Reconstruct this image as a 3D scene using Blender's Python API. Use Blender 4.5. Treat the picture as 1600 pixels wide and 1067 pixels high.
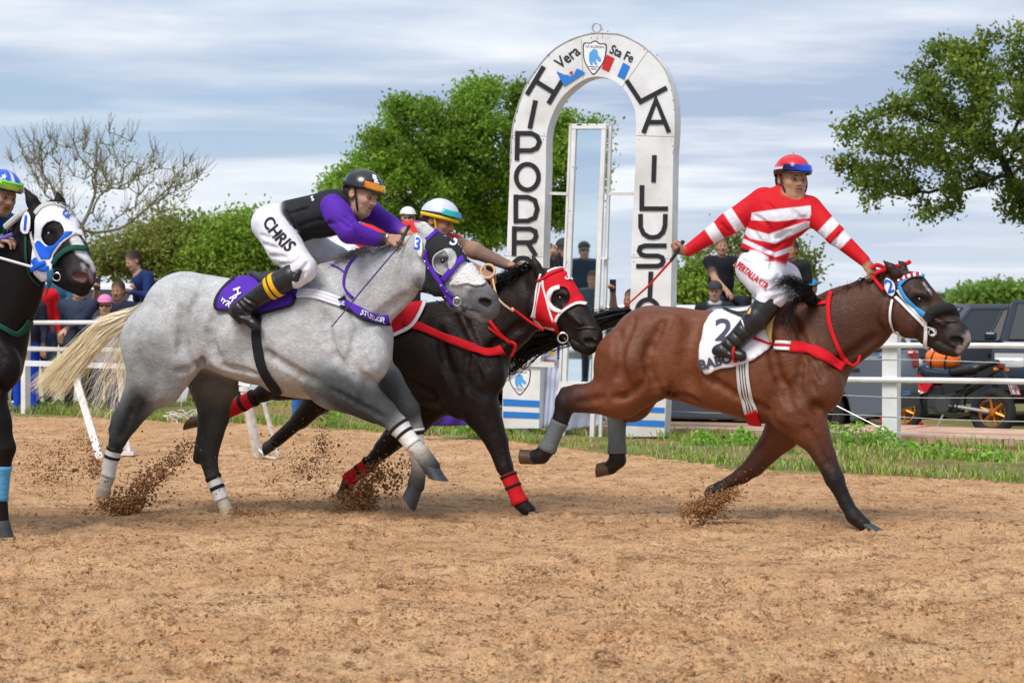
import bpy, bmesh, math, random
import numpy as np
from mathutils import Vector, Matrix
from mathutils.bvhtree import BVHTree
from mathutils.geometry import delaunay_2d_cdt

for o in list(bpy.data.objects):
    bpy.data.objects.remove(o)
scene = bpy.context.scene
COL = scene.collection
R = math.radians
rng = np.random.default_rng(11)
random.seed(11)

# ------------------------------------------------------------------ camera
CAM_H = 1.35
FPX = 3600.0            # focal length in photograph pixels
HOR = 480.0             # horizon row of the photograph
CAM = np.array([0.0, 0.0, CAM_H])
cd = bpy.data.cameras.new('camera')
cd.sensor_width = 36.0
cd.lens = 36.0 * FPX / 1600.0
cd.shift_y = -(533.5 - HOR) / 1600.0
cd.clip_end = 3000
cd.dof.use_dof = True
cd.dof.focus_distance = 14.6
cd.dof.aperture_fstop = 6.3
cam = bpy.data.objects.new('camera', cd)
cam.location = (0, 0, CAM_H)
cam.rotation_euler = (R(90), 0, 0)
COL.objects.link(cam)
scene.camera = cam

# ------------------------------------------------------------------ sky
SUN_EL, SUN_AZ = R(52), R(212)     # azimuth clockwise from +Y : behind the camera, left
world = bpy.data.worlds.new('World')
scene.world = world
world.use_nodes = True
nt = world.node_tree
nt.nodes.clear()
def N(tree, typ, **kw):
    n = tree.nodes.new(typ)
    for k, v in kw.items():
        setattr(n, k, v)
    return n
def build_sky(nt):
    L = nt.links
    out = N(nt, 'ShaderNodeOutputWorld')
    bg = N(nt, 'ShaderNodeBackground')
    bg.inputs['Strength'].default_value = 0.098
    sky = N(nt, 'ShaderNodeTexSky', sky_type='NISHITA')
    sky.sun_disc = False
    sky.sun_elevation = SUN_EL
    sky.sun_rotation = SUN_AZ
    sky.air_density = 1.0
    sky.dust_density = 0.6
    tc = N(nt, 'ShaderNodeTexCoord')
    sep = N(nt, 'ShaderNodeSeparateXYZ')
    L.new(tc.outputs['Generated'], sep.inputs[0])
    az = N(nt, 'ShaderNodeMath', operation='ABSOLUTE')
    L.new(sep.outputs['Z'], az.inputs[0])
    ad = N(nt, 'ShaderNodeMath', operation='ADD')
    L.new(az.outputs[0], ad.inputs[0]); ad.inputs[1].default_value = 0.07
    dx = N(nt, 'ShaderNodeMath', operation='DIVIDE')
    L.new(sep.outputs['X'], dx.inputs[0]); L.new(ad.outputs[0], dx.inputs[1])
    dy = N(nt, 'ShaderNodeMath', operation='DIVIDE')
    L.new(sep.outputs['Y'], dy.inputs[0]); L.new(ad.outputs[0], dy.inputs[1])
    cmb = N(nt, 'ShaderNodeCombineXYZ')
    L.new(dx.outputs[0], cmb.inputs[0]); L.new(dy.outputs[0], cmb.inputs[1])
    mp = N(nt, 'ShaderNodeMapping')
    mp.inputs['Scale'].default_value = (0.42, 0.52, 1)
    mp.inputs['Location'].default_value = (0.4, 9.7, 2.3)
    mp.inputs['Rotation'].default_value = (0, 0, 0.12)
    L.new(cmb.outputs[0], mp.inputs['Vector'])
    n1 = N(nt, 'ShaderNodeTexNoise'); n1.inputs['Scale'].default_value = 1.0
    n1.inputs['Detail'].default_value = 8; n1.inputs['Roughness'].default_value = 0.55
    n1.inputs['Distortion'].default_value = 0.35
    L.new(mp.outputs[0], n1.inputs['Vector'])
    r1 = N(nt, 'ShaderNodeValToRGB')
    r1.color_ramp.elements[0].position = 0.38; r1.color_ramp.elements[0].color = (0, 0, 0, 1)
    r1.color_ramp.elements[1].position = 0.57; r1.color_ramp.elements[1].color = (1, 1, 1, 1)
    L.new(n1.outputs['Fac'], r1.inputs[0])
    n2 = N(nt, 'ShaderNodeTexNoise'); n2.inputs['Scale'].default_value = 1.7
    n2.inputs['Detail'].default_value = 8; n2.inputs['Roughness'].default_value = 0.54
    mp2 = N(nt, 'ShaderNodeMapping'); mp2.inputs['Location'].default_value = (11.2, 3.1, 1.0)
    mp2.inputs['Scale'].default_value = (0.3, 0.46, 1)
    L.new(cmb.outputs[0], mp2.inputs['Vector']); L.new(mp2.outputs[0], n2.inputs['Vector'])
    r2 = N(nt, 'ShaderNodeValToRGB')
    r2.color_ramp.elements[0].position = 0.42; r2.color_ramp.elements[0].color = (4.3, 5.3, 7.1, 1)
    r2.color_ramp.elements[1].position = 0.58; r2.color_ramp.elements[1].color = (9.0, 9.4, 10.0, 1)
    L.new(n2.outputs['Fac'], r2.inputs[0])
    # blue of the clear gaps
    sk = N(nt, 'ShaderNodeMixRGB', blend_type='MIX')
    sk.inputs['Fac'].default_value = 0.75
    L.new(sky.outputs[0], sk.inputs['Color1']); sk.inputs['Color2'].default_value = (4.2, 5.6, 7.8, 1)
    mix = N(nt, 'ShaderNodeMixRGB', blend_type='MIX')
    L.new(r1.outputs[0], mix.inputs['Fac'])
    L.new(sk.outputs[0], mix.inputs['Color1']); L.new(r2.outputs[0], mix.inputs['Color2'])
    # thin bright veil low over the horizon
    rz = N(nt, 'ShaderNodeMapRange')
    rz.inputs['From Min'].default_value = 0.0; rz.inputs['From Max'].default_value = 0.075
    rz.inputs['To Min'].default_value = 0.6; rz.inputs['To Max'].default_value = 0.0
    L.new(az.outputs[0], rz.inputs['Value'])
    mx = N(nt, 'ShaderNodeMixRGB', blend_type='MIX')
    L.new(rz.outputs[0], mx.inputs['Fac']); L.new(mix.outputs[0], mx.inputs['Color1'])
    mx.inputs['Color2'].default_value = (8.3, 8.8, 9.4, 1)
    L.new(mx.outputs[0], bg.inputs['Color'])
    L.new(bg.outputs[0], out.inputs['Surface'])
build_sky(nt)

sd = bpy.data.lights.new('sun', 'SUN')
sd.energy = 2.9
sd.angle = R(26)
sd.color = (1.0, 0.955, 0.89)
sun = bpy.data.objects.new('sun', sd)
sdir = Vector((math.sin(SUN_AZ) * math.cos(SUN_EL), math.cos(SUN_AZ) * math.cos(SUN_EL), math.sin(SUN_EL)))
sun.rotation_euler = sdir.to_track_quat('Z', 'Y').to_euler()
sun.location = (-10, -10, 20)
COL.objects.link(sun)

scene.view_settings.view_transform = 'Standard'
scene.view_settings.look = 'None'
scene.view_settings.exposure = 0.08
scene.view_settings.gamma = 1.0
scene.cycles.use_denoising = True
scene.cycles.max_bounces = 6
scene.cycles.transparent_max_bounces = 12

# ------------------------------------------------------------------ helpers
def srgb(r, g, b):
    def f(c):
        c /= 255.0
        return c / 12.92 if c <= 0.04045 else ((c + 0.055) / 1.055) ** 2.4
    return (f(r), f(g), f(b))

def tag(o, label=None, cat=None, group=None, kind=None):
    if label: o['label'] = label
    if cat: o['category'] = cat
    if group: o['group'] = group
    if kind: o['kind'] = kind
    return o

def empty(name, loc, parent=None):
    o = bpy.data.objects.new(name, None)
    o.location = loc
    o.empty_display_size = 0.1
    COL.objects.link(o)
    return o

def mesh_obj(name, V, F, mat=None, parent=None, smooth=True, base=None, cols=None):
    """one mesh object from world-space vertices; origin moved to `base`"""
    V = np.asarray(V, dtype=np.float64).reshape(-1, 3)
    if base is None:
        base = V.mean(axis=0) if parent is None else np.zeros(3)
    if parent is not None:
        base = np.array(parent.matrix_world_np) if hasattr(parent, 'matrix_world_np') else np.array(parent.location)
    me = bpy.data.meshes.new(name)
    VV = V - np.asarray(base)
    if isinstance(F, np.ndarray) and F.ndim == 2:
        n, k = F.shape
        me.vertices.add(len(VV)); me.vertices.foreach_set('co', VV.astype(np.float32).ravel())
        me.loops.add(n * k); me.loops.foreach_set('vertex_index', F.astype(np.int32).ravel())
        me.polygons.add(n)
        me.polygons.foreach_set('loop_start', np.arange(0, n * k, k, dtype=np.int32))
        me.update(calc_edges=True)
        me.validate()
    else:
        me.from_pydata([tuple(v) for v in VV], [], [tuple(f) for f in F])
        me.update()
    if smooth:
        me.polygons.foreach_set('use_smooth', np.ones(len(me.polygons), dtype=bool))
    if cols is not None:
        a = me.color_attributes.new('Col', 'FLOAT_COLOR', 'POINT')
        c4 = np.ones((len(VV), 4), dtype=np.float32); c4[:, :3] = cols
        a.data.foreach_set('color', c4.ravel())
    if mat:
        me.materials.append(mat)
    o = bpy.data.objects.new(name, me)
    COL.objects.link(o)
    if parent is not None:
        # parents hold plain translation only and may be parts themselves
        o.parent = parent
        o.location = (0, 0, 0)
        wl = root_loc(parent)
        off = np.asarray(base) - wl
        if np.abs(off).max() > 1e-9:
            o.location = tuple(off)
    else:
        o.location = tuple(base)
    return o

def root_loc(o):
    p = np.zeros(3)
    while o is not None:
        p = p + np.array(o.location)
        o = o.parent
    return p

def child(name, V, F, mat, parent, smooth=True, cols=None):
    """part: world-space vertices, parented, origin on the parent's origin"""
    wl = root_loc(parent)
    V = np.asarray(V, dtype=np.float64).reshape(-1, 3) - wl
    me_o = mesh_obj(name, V, F, mat, None, smooth, base=np.zeros(3), cols=cols)
    me_o.parent = parent
    return me_o

# ---- materials
MATS = {}
def mat(name, col, rough=0.6, metal=0.0, spec=0.4, var=0.0, vscale=8.0, bump=0.0, bscale=60.0, attr=False,
        sheen=0.0, coat=0.0, stretch=None, translucent=0.0, var2=None):
    if name in MATS:
        return MATS[name]
    m = bpy.data.materials.new(name)
    m.use_nodes = True
    t = m.node_tree; L = t.links
    p = t.nodes['Principled BSDF']
    p.inputs['Roughness'].default_value = rough
    p.inputs['Metallic'].default_value = metal
    p.inputs['Specular IOR Level'].default_value = spec
    p.inputs['Sheen Weight'].default_value = sheen
    p.inputs['Coat Weight'].default_value = coat
    src = None
    if attr:
        a = N(t, 'ShaderNodeAttribute'); a.attribute_name = 'Col'
        src = a.outputs['Color']
    tc = N(t, 'ShaderNodeTexCoord')
    vec = tc.outputs['Object']
    if stretch:
        mp = N(t, 'ShaderNodeMapping'); mp.inputs['Scale'].default_value = stretch
        L.new(vec, mp.inputs['Vector']); vec = mp.outputs[0]
    if var > 0:
        n = N(t, 'ShaderNodeTexNoise'); n.inputs['Scale'].default_value = vscale
        n.inputs['Detail'].default_value = 6; n.inputs['Roughness'].default_value = 0.6
        L.new(vec, n.inputs['Vector'])
        mr = N(t, 'ShaderNodeMapRange')
        mr.inputs['From Min'].default_value = 0.25; mr.inputs['From Max'].default_value = 0.75
        mr.inputs['To Min'].default_value = 1.0 - var; mr.inputs['To Max'].default_value = 1.0 + var
        L.new(n.outputs['Fac'], mr.inputs['Value'])
        mu = N(t, 'ShaderNodeVectorMath', operation='MULTIPLY')
        if src is None:
            mu.inputs[0].default_value = col[:3]
        else:
            L.new(src, mu.inputs[0])
        L.new(mr.outputs[0], mu.inputs[1])
        src = mu.outputs[0]
        if var2 is not None:        # second colour mixed in blotches
            n3 = N(t, 'ShaderNodeTexNoise'); n3.inputs['Scale'].default_value = vscale * 0.37
            n3.inputs['Detail'].default_value = 4
            L.new(vec, n3.inputs['Vector'])
            rr = N(t, 'ShaderNodeMapRange'); rr.inputs['From Min'].default_value = 0.45; rr.inputs['From Max'].default_value = 0.7
            L.new(n3.outputs['Fac'], rr.inputs['Value'])
            mm = N(t, 'ShaderNodeMixRGB'); L.new(rr.outputs[0], mm.inputs['Fac'])
            L.new(src, mm.inputs['Color1']); mm.inputs['Color2'].default_value = (*var2, 1)
            src = mm.outputs[0]
    if src is not None:
        L.new(src, p.inputs['Base Color'])
    else:
        p.inputs['Base Color'].default_value = (*col[:3], 1)
    if bump > 0:
        n2 = N(t, 'ShaderNodeTexNoise'); n2.inputs['Scale'].default_value = bscale
        n2.inputs['Detail'].default_value = 5
        L.new(vec, n2.inputs['Vector'])
        b = N(t, 'ShaderNodeBump'); b.inputs['Strength'].default_value = bump
        b.inputs['Distance'].default_value = 0.02
        L.new(n2.outputs['Fac'], b.inputs['Height'])
        L.new(b.outputs[0], p.inputs['Normal'])
    if translucent > 0:
        tr = N(t, 'ShaderNodeBsdfTranslucent')
        if src is not None: L.new(src, tr.inputs['Color'])
        else: tr.inputs['Color'].default_value = (*col[:3], 1)
        mx = N(t, 'ShaderNodeMixShader'); mx.inputs[0].default_value = translucent
        L.new(p.outputs[0], mx.inputs[1]); L.new(tr.outputs[0], mx.inputs[2])
        L.new(mx.outputs[0], t.nodes['Material Output'].inputs['Surface'])
    MATS[name] = m
    return m

WHITE_PAINT = mat('white_paint', (0.74, 0.74, 0.73), 0.5, var=0.09, vscale=6, bump=0.12, bscale=24, var2=(0.58, 0.56, 0.52))
BLACK_PAINT = mat('black_paint', (0.012, 0.012, 0.014), 0.45, var=0.2, vscale=20)

# ---- perspective helpers: a photograph pixel seen at a given depth, or on a figure's own median plane
def W(px, py, D):
    return np.array([(px - 800.0) * D / FPX, D, CAM_H - (py - HOR) * D / FPX])

PSI = math.atan(0.36)
LAT = np.array([math.sin(PSI), math.cos(PSI), 0.0])     # away from the camera, across the track
FWD = np.array([math.cos(PSI), -math.sin(PSI), 0.0])    # the way the horses run

class Plane:
    """upright plane through P0 with normal n; U() returns the point of that plane (moved off along n) seen at a pixel"""
    def __init__(s, px, D, n=LAT):
        s.P0 = W(px, HOR, D); s.n = np.asarray(n, dtype=float)
        s.c0 = float(np.dot(s.P0 - CAM, s.n))
    def U(s, px, py, off=0.0):
        d = np.array([(px - 800.0) / FPX, 1.0, -(py - HOR) / FPX])
        return CAM + d * ((off + s.c0) / float(np.dot(d, s.n)))
    def px(s, P):
        P = np.asarray(P)
        return 800.0 + P[..., 0] / P[..., 1] * FPX, HOR - (P[..., 2] - CAM_H) / P[..., 1] * FPX

# ---- mesh building
class MB:
    def __init__(s): s.V = []; s.F = []
    def add(s, V, F):
        b = len(s.V)
        s.V += [tuple(map(float, v)) for v in V]
        s.F += [tuple(i + b for i in f) for f in F]
    def box(s, c, size, rz=0.0, M=None):
        x, y, z = [k / 2 for k in size]
        P = np.array([(-x,-y,-z),(x,-y,-z),(x,y,-z),(-x,y,-z),(-x,-y,z),(x,-y,z),(x,y,z),(-x,y,z)])
        if M is not None: P = P @ np.asarray(M).T
        elif rz:
            cz, sz = math.cos(rz), math.sin(rz)
            P = P @ np.array([[cz,-sz,0],[sz,cz,0],[0,0,1]]).T
        s.add(P + np.asarray(c), [(0,3,2,1),(4,5,6,7),(0,1,5,4),(1,2,6,5),(2,3,7,6),(3,0,4,7)])
    def tube(s, pts, r, n=8, cap=True):
        pts = [np.asarray(p, dtype=float) for p in pts]
        rs = r if hasattr(r, '__len__') else [r] * len(pts)
        prev = None; b0 = len(s.V); m = len(pts)
        for i, p in enumerate(pts):
            t = pts[min(i + 1, m - 1)] - pts[max(i - 1, 0)]
            t = t / (np.linalg.norm(t) + 1e-12)
            if prev is None:
                a = np.array([0, 0, 1.0]) if abs(t[2]) < 0.9 else np.array([1.0, 0, 0])
                u = np.cross(t, a)
            else:
                u = prev - t * np.dot(prev, t)
            u = u / (np.linalg.norm(u) + 1e-12); prev = u
            v = np.cross(t, u)
            for k in range(n):
                a = 2 * math.pi * k / n
                q = p + rs[i] * (math.cos(a) * u + math.sin(a) * v)
                s.V.append(tuple(q))
        for i in range(m - 1):
            for k in range(n):
                a = b0 + i * n + k; b = b0 + i * n + (k + 1) % n
                s.F.append((a, b, b + n, a + n))
        if cap:
            s.F.append(tuple(b0 + k for k in range(n))[::-1])
            s.F.append(tuple(b0 + (m - 1) * n + k for k in range(n)))
    def torus(s, c, nrm, Rr, r, n=20, m=8, a0=0, a1=2 * math.pi):
        nrm = np.asarray(nrm, dtype=float); nrm /= np.linalg.norm(nrm)
        a = np.array([0, 0, 1.0]) if abs(nrm[2]) < 0.9 else np.array([1.0, 0, 0])
        u = np.cross(nrm, a); u /= np.linalg.norm(u); v = np.cross(nrm, u)
        full = abs(a1 - a0 - 2 * math.pi) < 1e-6
        k = n if full else n + 1
        pts = [np.asarray(c) + Rr * (math.cos(a0 + (a1 - a0) * i / n) * u + math.sin(a0 + (a1 - a0) * i / n) * v) for i in range(k)]
        if full: pts.append(pts[0])
        s.tube(pts, r, m, cap=not full)
    def lathe(s, c, axis, prof, n=24):
        """prof: list of (distance along axis, radius)"""
        ax = np.asarray(axis, dtype=float); ax /= np.linalg.norm(ax)
        a = np.array([0, 0, 1.0]) if abs(ax[2]) < 0.9 else np.array([1.0, 0, 0])
        u = np.cross(ax, a); u /= np.linalg.norm(u); v = np.cross(ax, u)
        b0 = len(s.V)
        for h, r in prof:
            for k in range(n):
                t = 2 * math.pi * k / n
                s.V.append(tuple(np.asarray(c) + ax * h + r * (math.cos(t) * u + math.sin(t) * v)))
        for i in range(len(prof) - 1):
            for k in range(n):
                p = b0 + i * n + k; q = b0 + i * n + (k + 1) % n
                s.F.append((p, p + n, q + n, q))
    def prism(s, poly, off):
        """closed polygon of 3-D points extruded by the vector off"""
        m = len(poly); b = len(s.V)
        for p in poly: s.V.append(tuple(p))
        for p in poly: s.V.append(tuple(np.asarray(p) + np.asarray(off)))
        s.F.append(tuple(b + i for i in range(m))); s.F.append(tuple(b + m + i for i in range(m))[::-1])
        for i in range(m):
            j = (i + 1) % m
            s.F.append((b + j, b + i, b + m + i, b + m + j))
    def build(s, name, material, parent=None, smooth=False, base=None):
        if parent is None:
            o = mesh_obj(name, s.V, s.F, material, None, smooth, base=base)
        else:
            o = child(name, s.V, s.F, material, parent, smooth)
        me = o.data
        bm = bmesh.new(); bm.from_mesh(me)
        bmesh.ops.recalc_face_normals(bm, faces=bm.faces)
        bm.to_mesh(me); bm.free()
        if smooth:
            me.set_sharp_from_angle(angle=R(42))
        return o

def fill2d(poly, holes=(), spacing=None, inner=None):
    """triangulate a 2-D polygon with holes; extra inside points on a grid. returns (pts, tris)"""
    P = [Vector((float(a), float(b))) for a, b in poly]; E = []
    n = len(P); E += [(i, (i + 1) % n) for i in range(n)]
    for h in holes:
        b = len(P)
        P += [Vector((float(a), float(c))) for a, c in h]
        m = len(h); E += [(b + i, b + (i + 1) % m) for i in range(m)]
    if spacing:
        A = np.array(poly)
        lo, hi = A.min(0), A.max(0)
        gx = np.arange(lo[0] + spacing * .5, hi[0], spacing); gy = np.arange(lo[1] + spacing * .5, hi[1], spacing)
        for yy in gy:
            for xx in gx:
                if pip((xx, yy), poly) and not any(pip((xx, yy), h) for h in holes):
                    P.append(Vector((float(xx), float(yy))))
    vs, es, fs, *_ = delaunay_2d_cdt(P, E, [], 1, 1e-4)
    pts = [(v.x, v.y) for v in vs]
    tris = []
    for f in fs:
        cx = sum(pts[i][0] for i in f) / len(f); cy = sum(pts[i][1] for i in f) / len(f)
        if pip((cx, cy), poly) and not any(pip((cx, cy), h) for h in holes):
            tris.append(tuple(f))
    return pts, tris

def pip(p, poly):
    x, y = p; c = False; n = len(poly); j = n - 1
    for i in range(n):
        xi, yi = poly[i]; xj, yj = poly[j]
        if (yi > y) != (yj > y) and x < (xj - xi) * (y - yi) / (yj - yi) + xi:
            c = not c
        j = i
    return c

def smooth_poly(pts, n=4, closed=False):
    """Catmull-Rom through 2-D/3-D points"""
    P = [np.asarray(p, dtype=float) for p in pts]; m = len(P); out = []
    rngi = range(m if closed else m - 1)
    for i in rngi:
        if closed: p0, p1, p2, p3 = P[i - 1], P[i], P[(i + 1) % m], P[(i + 2) % m]
        else: p0, p1, p2, p3 = P[max(i - 1, 0)], P[i], P[i + 1], P[min(i + 2, m - 1)]
        for k in range(n):
            t = k / n
            out.append(0.5 * ((2 * p1) + (-p0 + p2) * t + (2 * p0 - 5 * p1 + 4 * p2 - p3) * t * t + (-p0 + 3 * p1 - 3 * p2 + p3) * t ** 3))
    if not closed: out.append(P[-1])
    return out

def ellipse(cx, cy, rx, ry, n=24, rot=0.0, a0=0.0, a1=2 * math.pi, closed=True):
    c, s = math.cos(rot), math.sin(rot); out = []
    for i in range(n if closed else n + 1):
        t = a0 + (a1 - a0) * i / n
        x, y = rx * math.cos(t), ry * math.sin(t)
        out.append((cx + c * x - s * y, cy + s * x + c * y))
    return out

def stroke_poly(pts, w):
    """outline polygon of a 2-D polyline drawn with a square-ended pen"""
    P = [np.asarray(p, dtype=float) for p in pts]; m = len(P); L = []; Rr = []
    for i in range(m):
        a = P[i] - P[i - 1] if i else P[1] - P[0]
        b = P[i + 1] - P[i] if i < m - 1 else a
        a = a / np.linalg.norm(a); b = b / np.linalg.norm(b)
        na = np.array([-a[1], a[0]]); nb = np.array([-b[1], b[0]])
        nn = na + nb; nn /= max(np.linalg.norm(nn), 1e-6)
        k = 1.0 / max(np.dot(nn, na), 0.45)
        L.append(P[i] + nn * w / 2 * k); Rr.append(P[i] - nn * w / 2 * k)
    return [tuple(p) for p in L] + [tuple(p) for p in Rr[::-1]]

def text2d(txt, size=1.0, bold=0.0):
    """flat letters: (points, triangles) about the text's centre"""
    cu = bpy.data.curves.new('txt', 'FONT'); cu.body = txt; cu.size = size
    cu.align_x = 'CENTER'; cu.align_y = 'CENTER'; cu.offset = bold; cu.resolution_u = 3
    ob = bpy.data.objects.new('txt', cu); COL.objects.link(ob)
    dg = bpy.context.evaluated_depsgraph_get()
    me = ob.evaluated_get(dg).to_mesh()
    me.calc_loop_triangles()
    pts = [(v.co.x, v.co.y) for v in me.vertices]
    tris = [tuple(t.vertices) for t in me.loop_triangles]
    ob.evaluated_get(dg).to_mesh_clear()
    bpy.data.objects.remove(ob); bpy.data.curves.remove(cu)
    return pts, tris

# ---- value noise on numpy arrays
_perm = rng.permutation(4096)
def vnoise(x, y, z=None):
    if z is None: z = np.zeros_like(x)
    xi, yi, zi = np.floor(x).astype(int), np.floor(y).astype(int), np.floor(z).astype(int)
    xf, yf, zf = x - xi, y - yi, z - zi
    u, v, w = [f * f * (3 - 2 * f) for f in (xf, yf, zf)]
    def h(a, b, c):
        return _perm[(_perm[(_perm[a & 4095] + b) & 4095] + c) & 4095] / 4095.0
    r = 0
    for a in (0, 1):
        for b in (0, 1):
            for c in (0, 1):
                r = r + h(xi + a, yi + b, zi + c) * (u if a else 1 - u) * (v if b else 1 - v) * (w if c else 1 - w)
    return r * 2 - 1

# ---- signed-distance modelling: smooth unions of tapered capsules and ellipsoids, meshed with surface nets
class SDF:
    def __init__(s): s.P = []
    def cone(s, a, b, ra, rb, k=0.03, col=(1, 1, 1), n=None, w=1.0, op='add', colb=None, id=0):
        s.P.append(dict(t='c', a=np.asarray(a, float), b=np.asarray(b, float), ra=ra, rb=rb, k=k, col=np.asarray(col, float),
                        colb=None if colb is None else np.asarray(colb, float), n=n, w=w, op=op, id=id))
    def ball(s, c, r, **kw):
        s.cone(c, np.asarray(c, float) + np.array([1e-4, 0, 0]), r, r, **kw)
    def ell(s, c, M, rad, k=0.03, col=(1, 1, 1), op='add', id=0):
        s.P.append(dict(t='e', c=np.asarray(c, float), M=np.asarray(M, float), rad=np.asarray(rad, float), k=k,
                        col=np.asarray(col, float), colb=None, op=op, id=id))
    @staticmethod
    def ev(p, X):
        if p['t'] == 'c':
            a, b = p['a'], p['b']; ba = b - a; Q = X - a
            if p['n'] is not None and p['w'] != 1.0:
                n = p['n']; f = 1.0 / p['w'] - 1.0
                Q = Q + (Q @ n)[..., None] * n * f
                ba = ba + np.dot(ba, n) * n * f
            h = np.clip((Q @ ba) / max(np.dot(ba, ba), 1e-12), 0, 1)
            d = np.linalg.norm(Q - h[..., None] * ba, axis=-1) - (p['ra'] + (p['rb'] - p['ra']) * h)
            return d, h
        Q = (X - p['c']) @ p['M'].T      # rows of M: local axes
        k0 = np.linalg.norm(Q / p['rad'], axis=-1); k1 = np.linalg.norm(Q / (p['rad'] ** 2), axis=-1)
        return k0 * (k0 - 1.0) / np.maximum(k1, 1e-9), np.zeros(len(X))
    def bounds(s, p, m):
        if p['t'] == 'c':
            r = max(p['ra'], p['rb']) * max(1.0, p['w']) + m
            return np.minimum(p['a'], p['b']) - r, np.maximum(p['a'], p['b']) + r
        r = p['rad'].max() + m
        return p['c'] - r, p['c'] + r
    def mesh(s, h, colsoft=0.012, noise=None):
        add = [p for p in s.P if p['op'] == 'add']
        lo = np.min([s.bounds(p, 0.03)[0] for p in add], axis=0) - 2 * h
        hi = np.max([s.bounds(p, 0.03)[1] for p in add], axis=0) + 2 * h
        sh = np.ceil((hi - lo) / h).astype(int) + 1
        f = np.full(sh, 1.0, dtype=np.float32)
        for p in s.P:
            if p['op'] == 'paint': continue
            m = p['k'] + 4 * h
            b0, b1 = s.bounds(p, m)
            i0 = np.maximum(np.floor((b0 - lo) / h).astype(int), 0); i1 = np.minimum(np.ceil((b1 - lo) / h).astype(int) + 1, sh)
            if (i1 <= i0).any(): continue
            ax = [lo[k] + h * np.arange(i0[k], i1[k]) for k in range(3)]
            G = np.stack(np.meshgrid(*ax, indexing='ij'), -1).reshape(-1, 3)
            d = s.ev(p, G)[0].reshape(tuple(i1 - i0)).astype(np.float32)
            sl = tuple(slice(i0[k], i1[k]) for k in range(3))
            o = f[sl]; k = max(p['k'], 1e-5)
            if p['op'] == 'add':
                q = np.maximum(k - np.abs(o - d), 0) / k
                f[sl] = np.minimum(o, d) - q * q * k * 0.25
            else:
                d = -d
                q = np.maximum(k - np.abs(o - d), 0) / k
                f[sl] = np.maximum(o, d) + q * q * k * 0.25
        V, F = nets(f, lo, h)
        C = s.colour(V, colsoft)
        return V, F, C
    def colour(s, V, soft):
        Wt = np.zeros(len(V)); C = np.zeros((len(V), 3))
        s.own = np.zeros(len(V), dtype=int); best = np.full(len(V), 1e9)
        for p in s.P:
            if p['op'] != 'add': continue
            d, hh = s.ev(p, V)
            w = np.exp(-np.clip(d, -0.02, 1) / soft)
            c = p['col'] if p['colb'] is None else p['col'] + (p['colb'] - p['col']) * hh[:, None]
            C += w[:, None] * c; Wt += w
            b = d < best; best[b] = d[b]; s.own[b] = p['id']
        C /= np.maximum(Wt, 1e-20)[:, None]
        for p in s.P:
            if p['op'] != 'paint': continue
            d, _ = s.ev(p, V)
            w = np.clip(0.5 - d / max(p['k'], 1e-4), 0, 1)[:, None]
            C = C * (1 - w) + p['col'] * w
        return C

def nets(f, lo, h):
    s = f < 0
    n = sum(s[a:s.shape[0] - 1 + a, b:s.shape[1] - 1 + b, c:s.shape[2] - 1 + c].astype(np.int8) for a in (0, 1) for b in (0, 1) for c in (0, 1))
    act = (n > 0) & (n < 8)
    I, J, K = np.nonzero(act)
    idx = np.full(act.shape, -1, dtype=np.int64); idx[I, J, K] = np.arange(len(I))
    acc = np.zeros((len(I), 3)); cnt = np.zeros(len(I))
    cs = [(a, b, c) for a in (0, 1) for b in (0, 1) for c in (0, 1)]
    val = {c: f[I + c[0], J + c[1], K + c[2]].astype(np.float64) for c in cs}
    for c in cs:
        for ax in range(3):
            if c[ax]: continue
            e = list(c); e[ax] = 1; e = tuple(e)
            v0, v1 = val[c], val[e]
            x = (v0 < 0) != (v1 < 0)
            t = np.where(x, v0 / np.where(x, v0 - v1, 1), 0)
            p = np.zeros((len(I), 3)); p[:, 0] = c[0]; p[:, 1] = c[1]; p[:, 2] = c[2]; p[:, ax] += t
            acc += p * x[:, None]; cnt += x
    V = (np.stack([I, J, K], 1) + acc / cnt[:, None]) * h + lo
    F = []
    for ax in range(3):
        sl0 = [slice(1, -1)] * 3; sl1 = [slice(1, -1)] * 3
        sl0[ax] = slice(0, -1); sl1[ax] = slice(1, None)
        a, b = s[tuple(sl0)], s[tuple(sl1)]
        x = np.nonzero(a != b)
        g = [x[0] + 1, x[1] + 1, x[2] + 1]; g[ax] = x[ax]
        u, v = [(1, 2), (2, 0), (0, 1)][ax]
        def cell(du, dv):
            q = [g[0].copy(), g[1].copy(), g[2].copy()]
            q[u] -= du; q[v] -= dv
            return idx[q[0], q[1], q[2]]
        qd = np.stack([cell(1, 1), cell(0, 1), cell(0, 0), cell(1, 0)], 1)
        flip = ~a[x]
        qd[flip] = qd[flip][:, ::-1]
        F.append(qd)
    F = np.concatenate(F)
    F = F[(F >= 0).all(1)]
    return V, F

# ================================================================== ground
EDGE_X = np.array([-40, -12, -5.96, -2.15, 0.0, 1.1, 2.1, 3.9, 8.0, 14.0])
EDGE_D = np.array([44, 33.0, 28.6, 25.85, 23.1, 21.0, 19.06, 17.7, 14.8, 11.5])
def edge(x): return np.interp(x, EDGE_X, EDGE_D)

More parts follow.
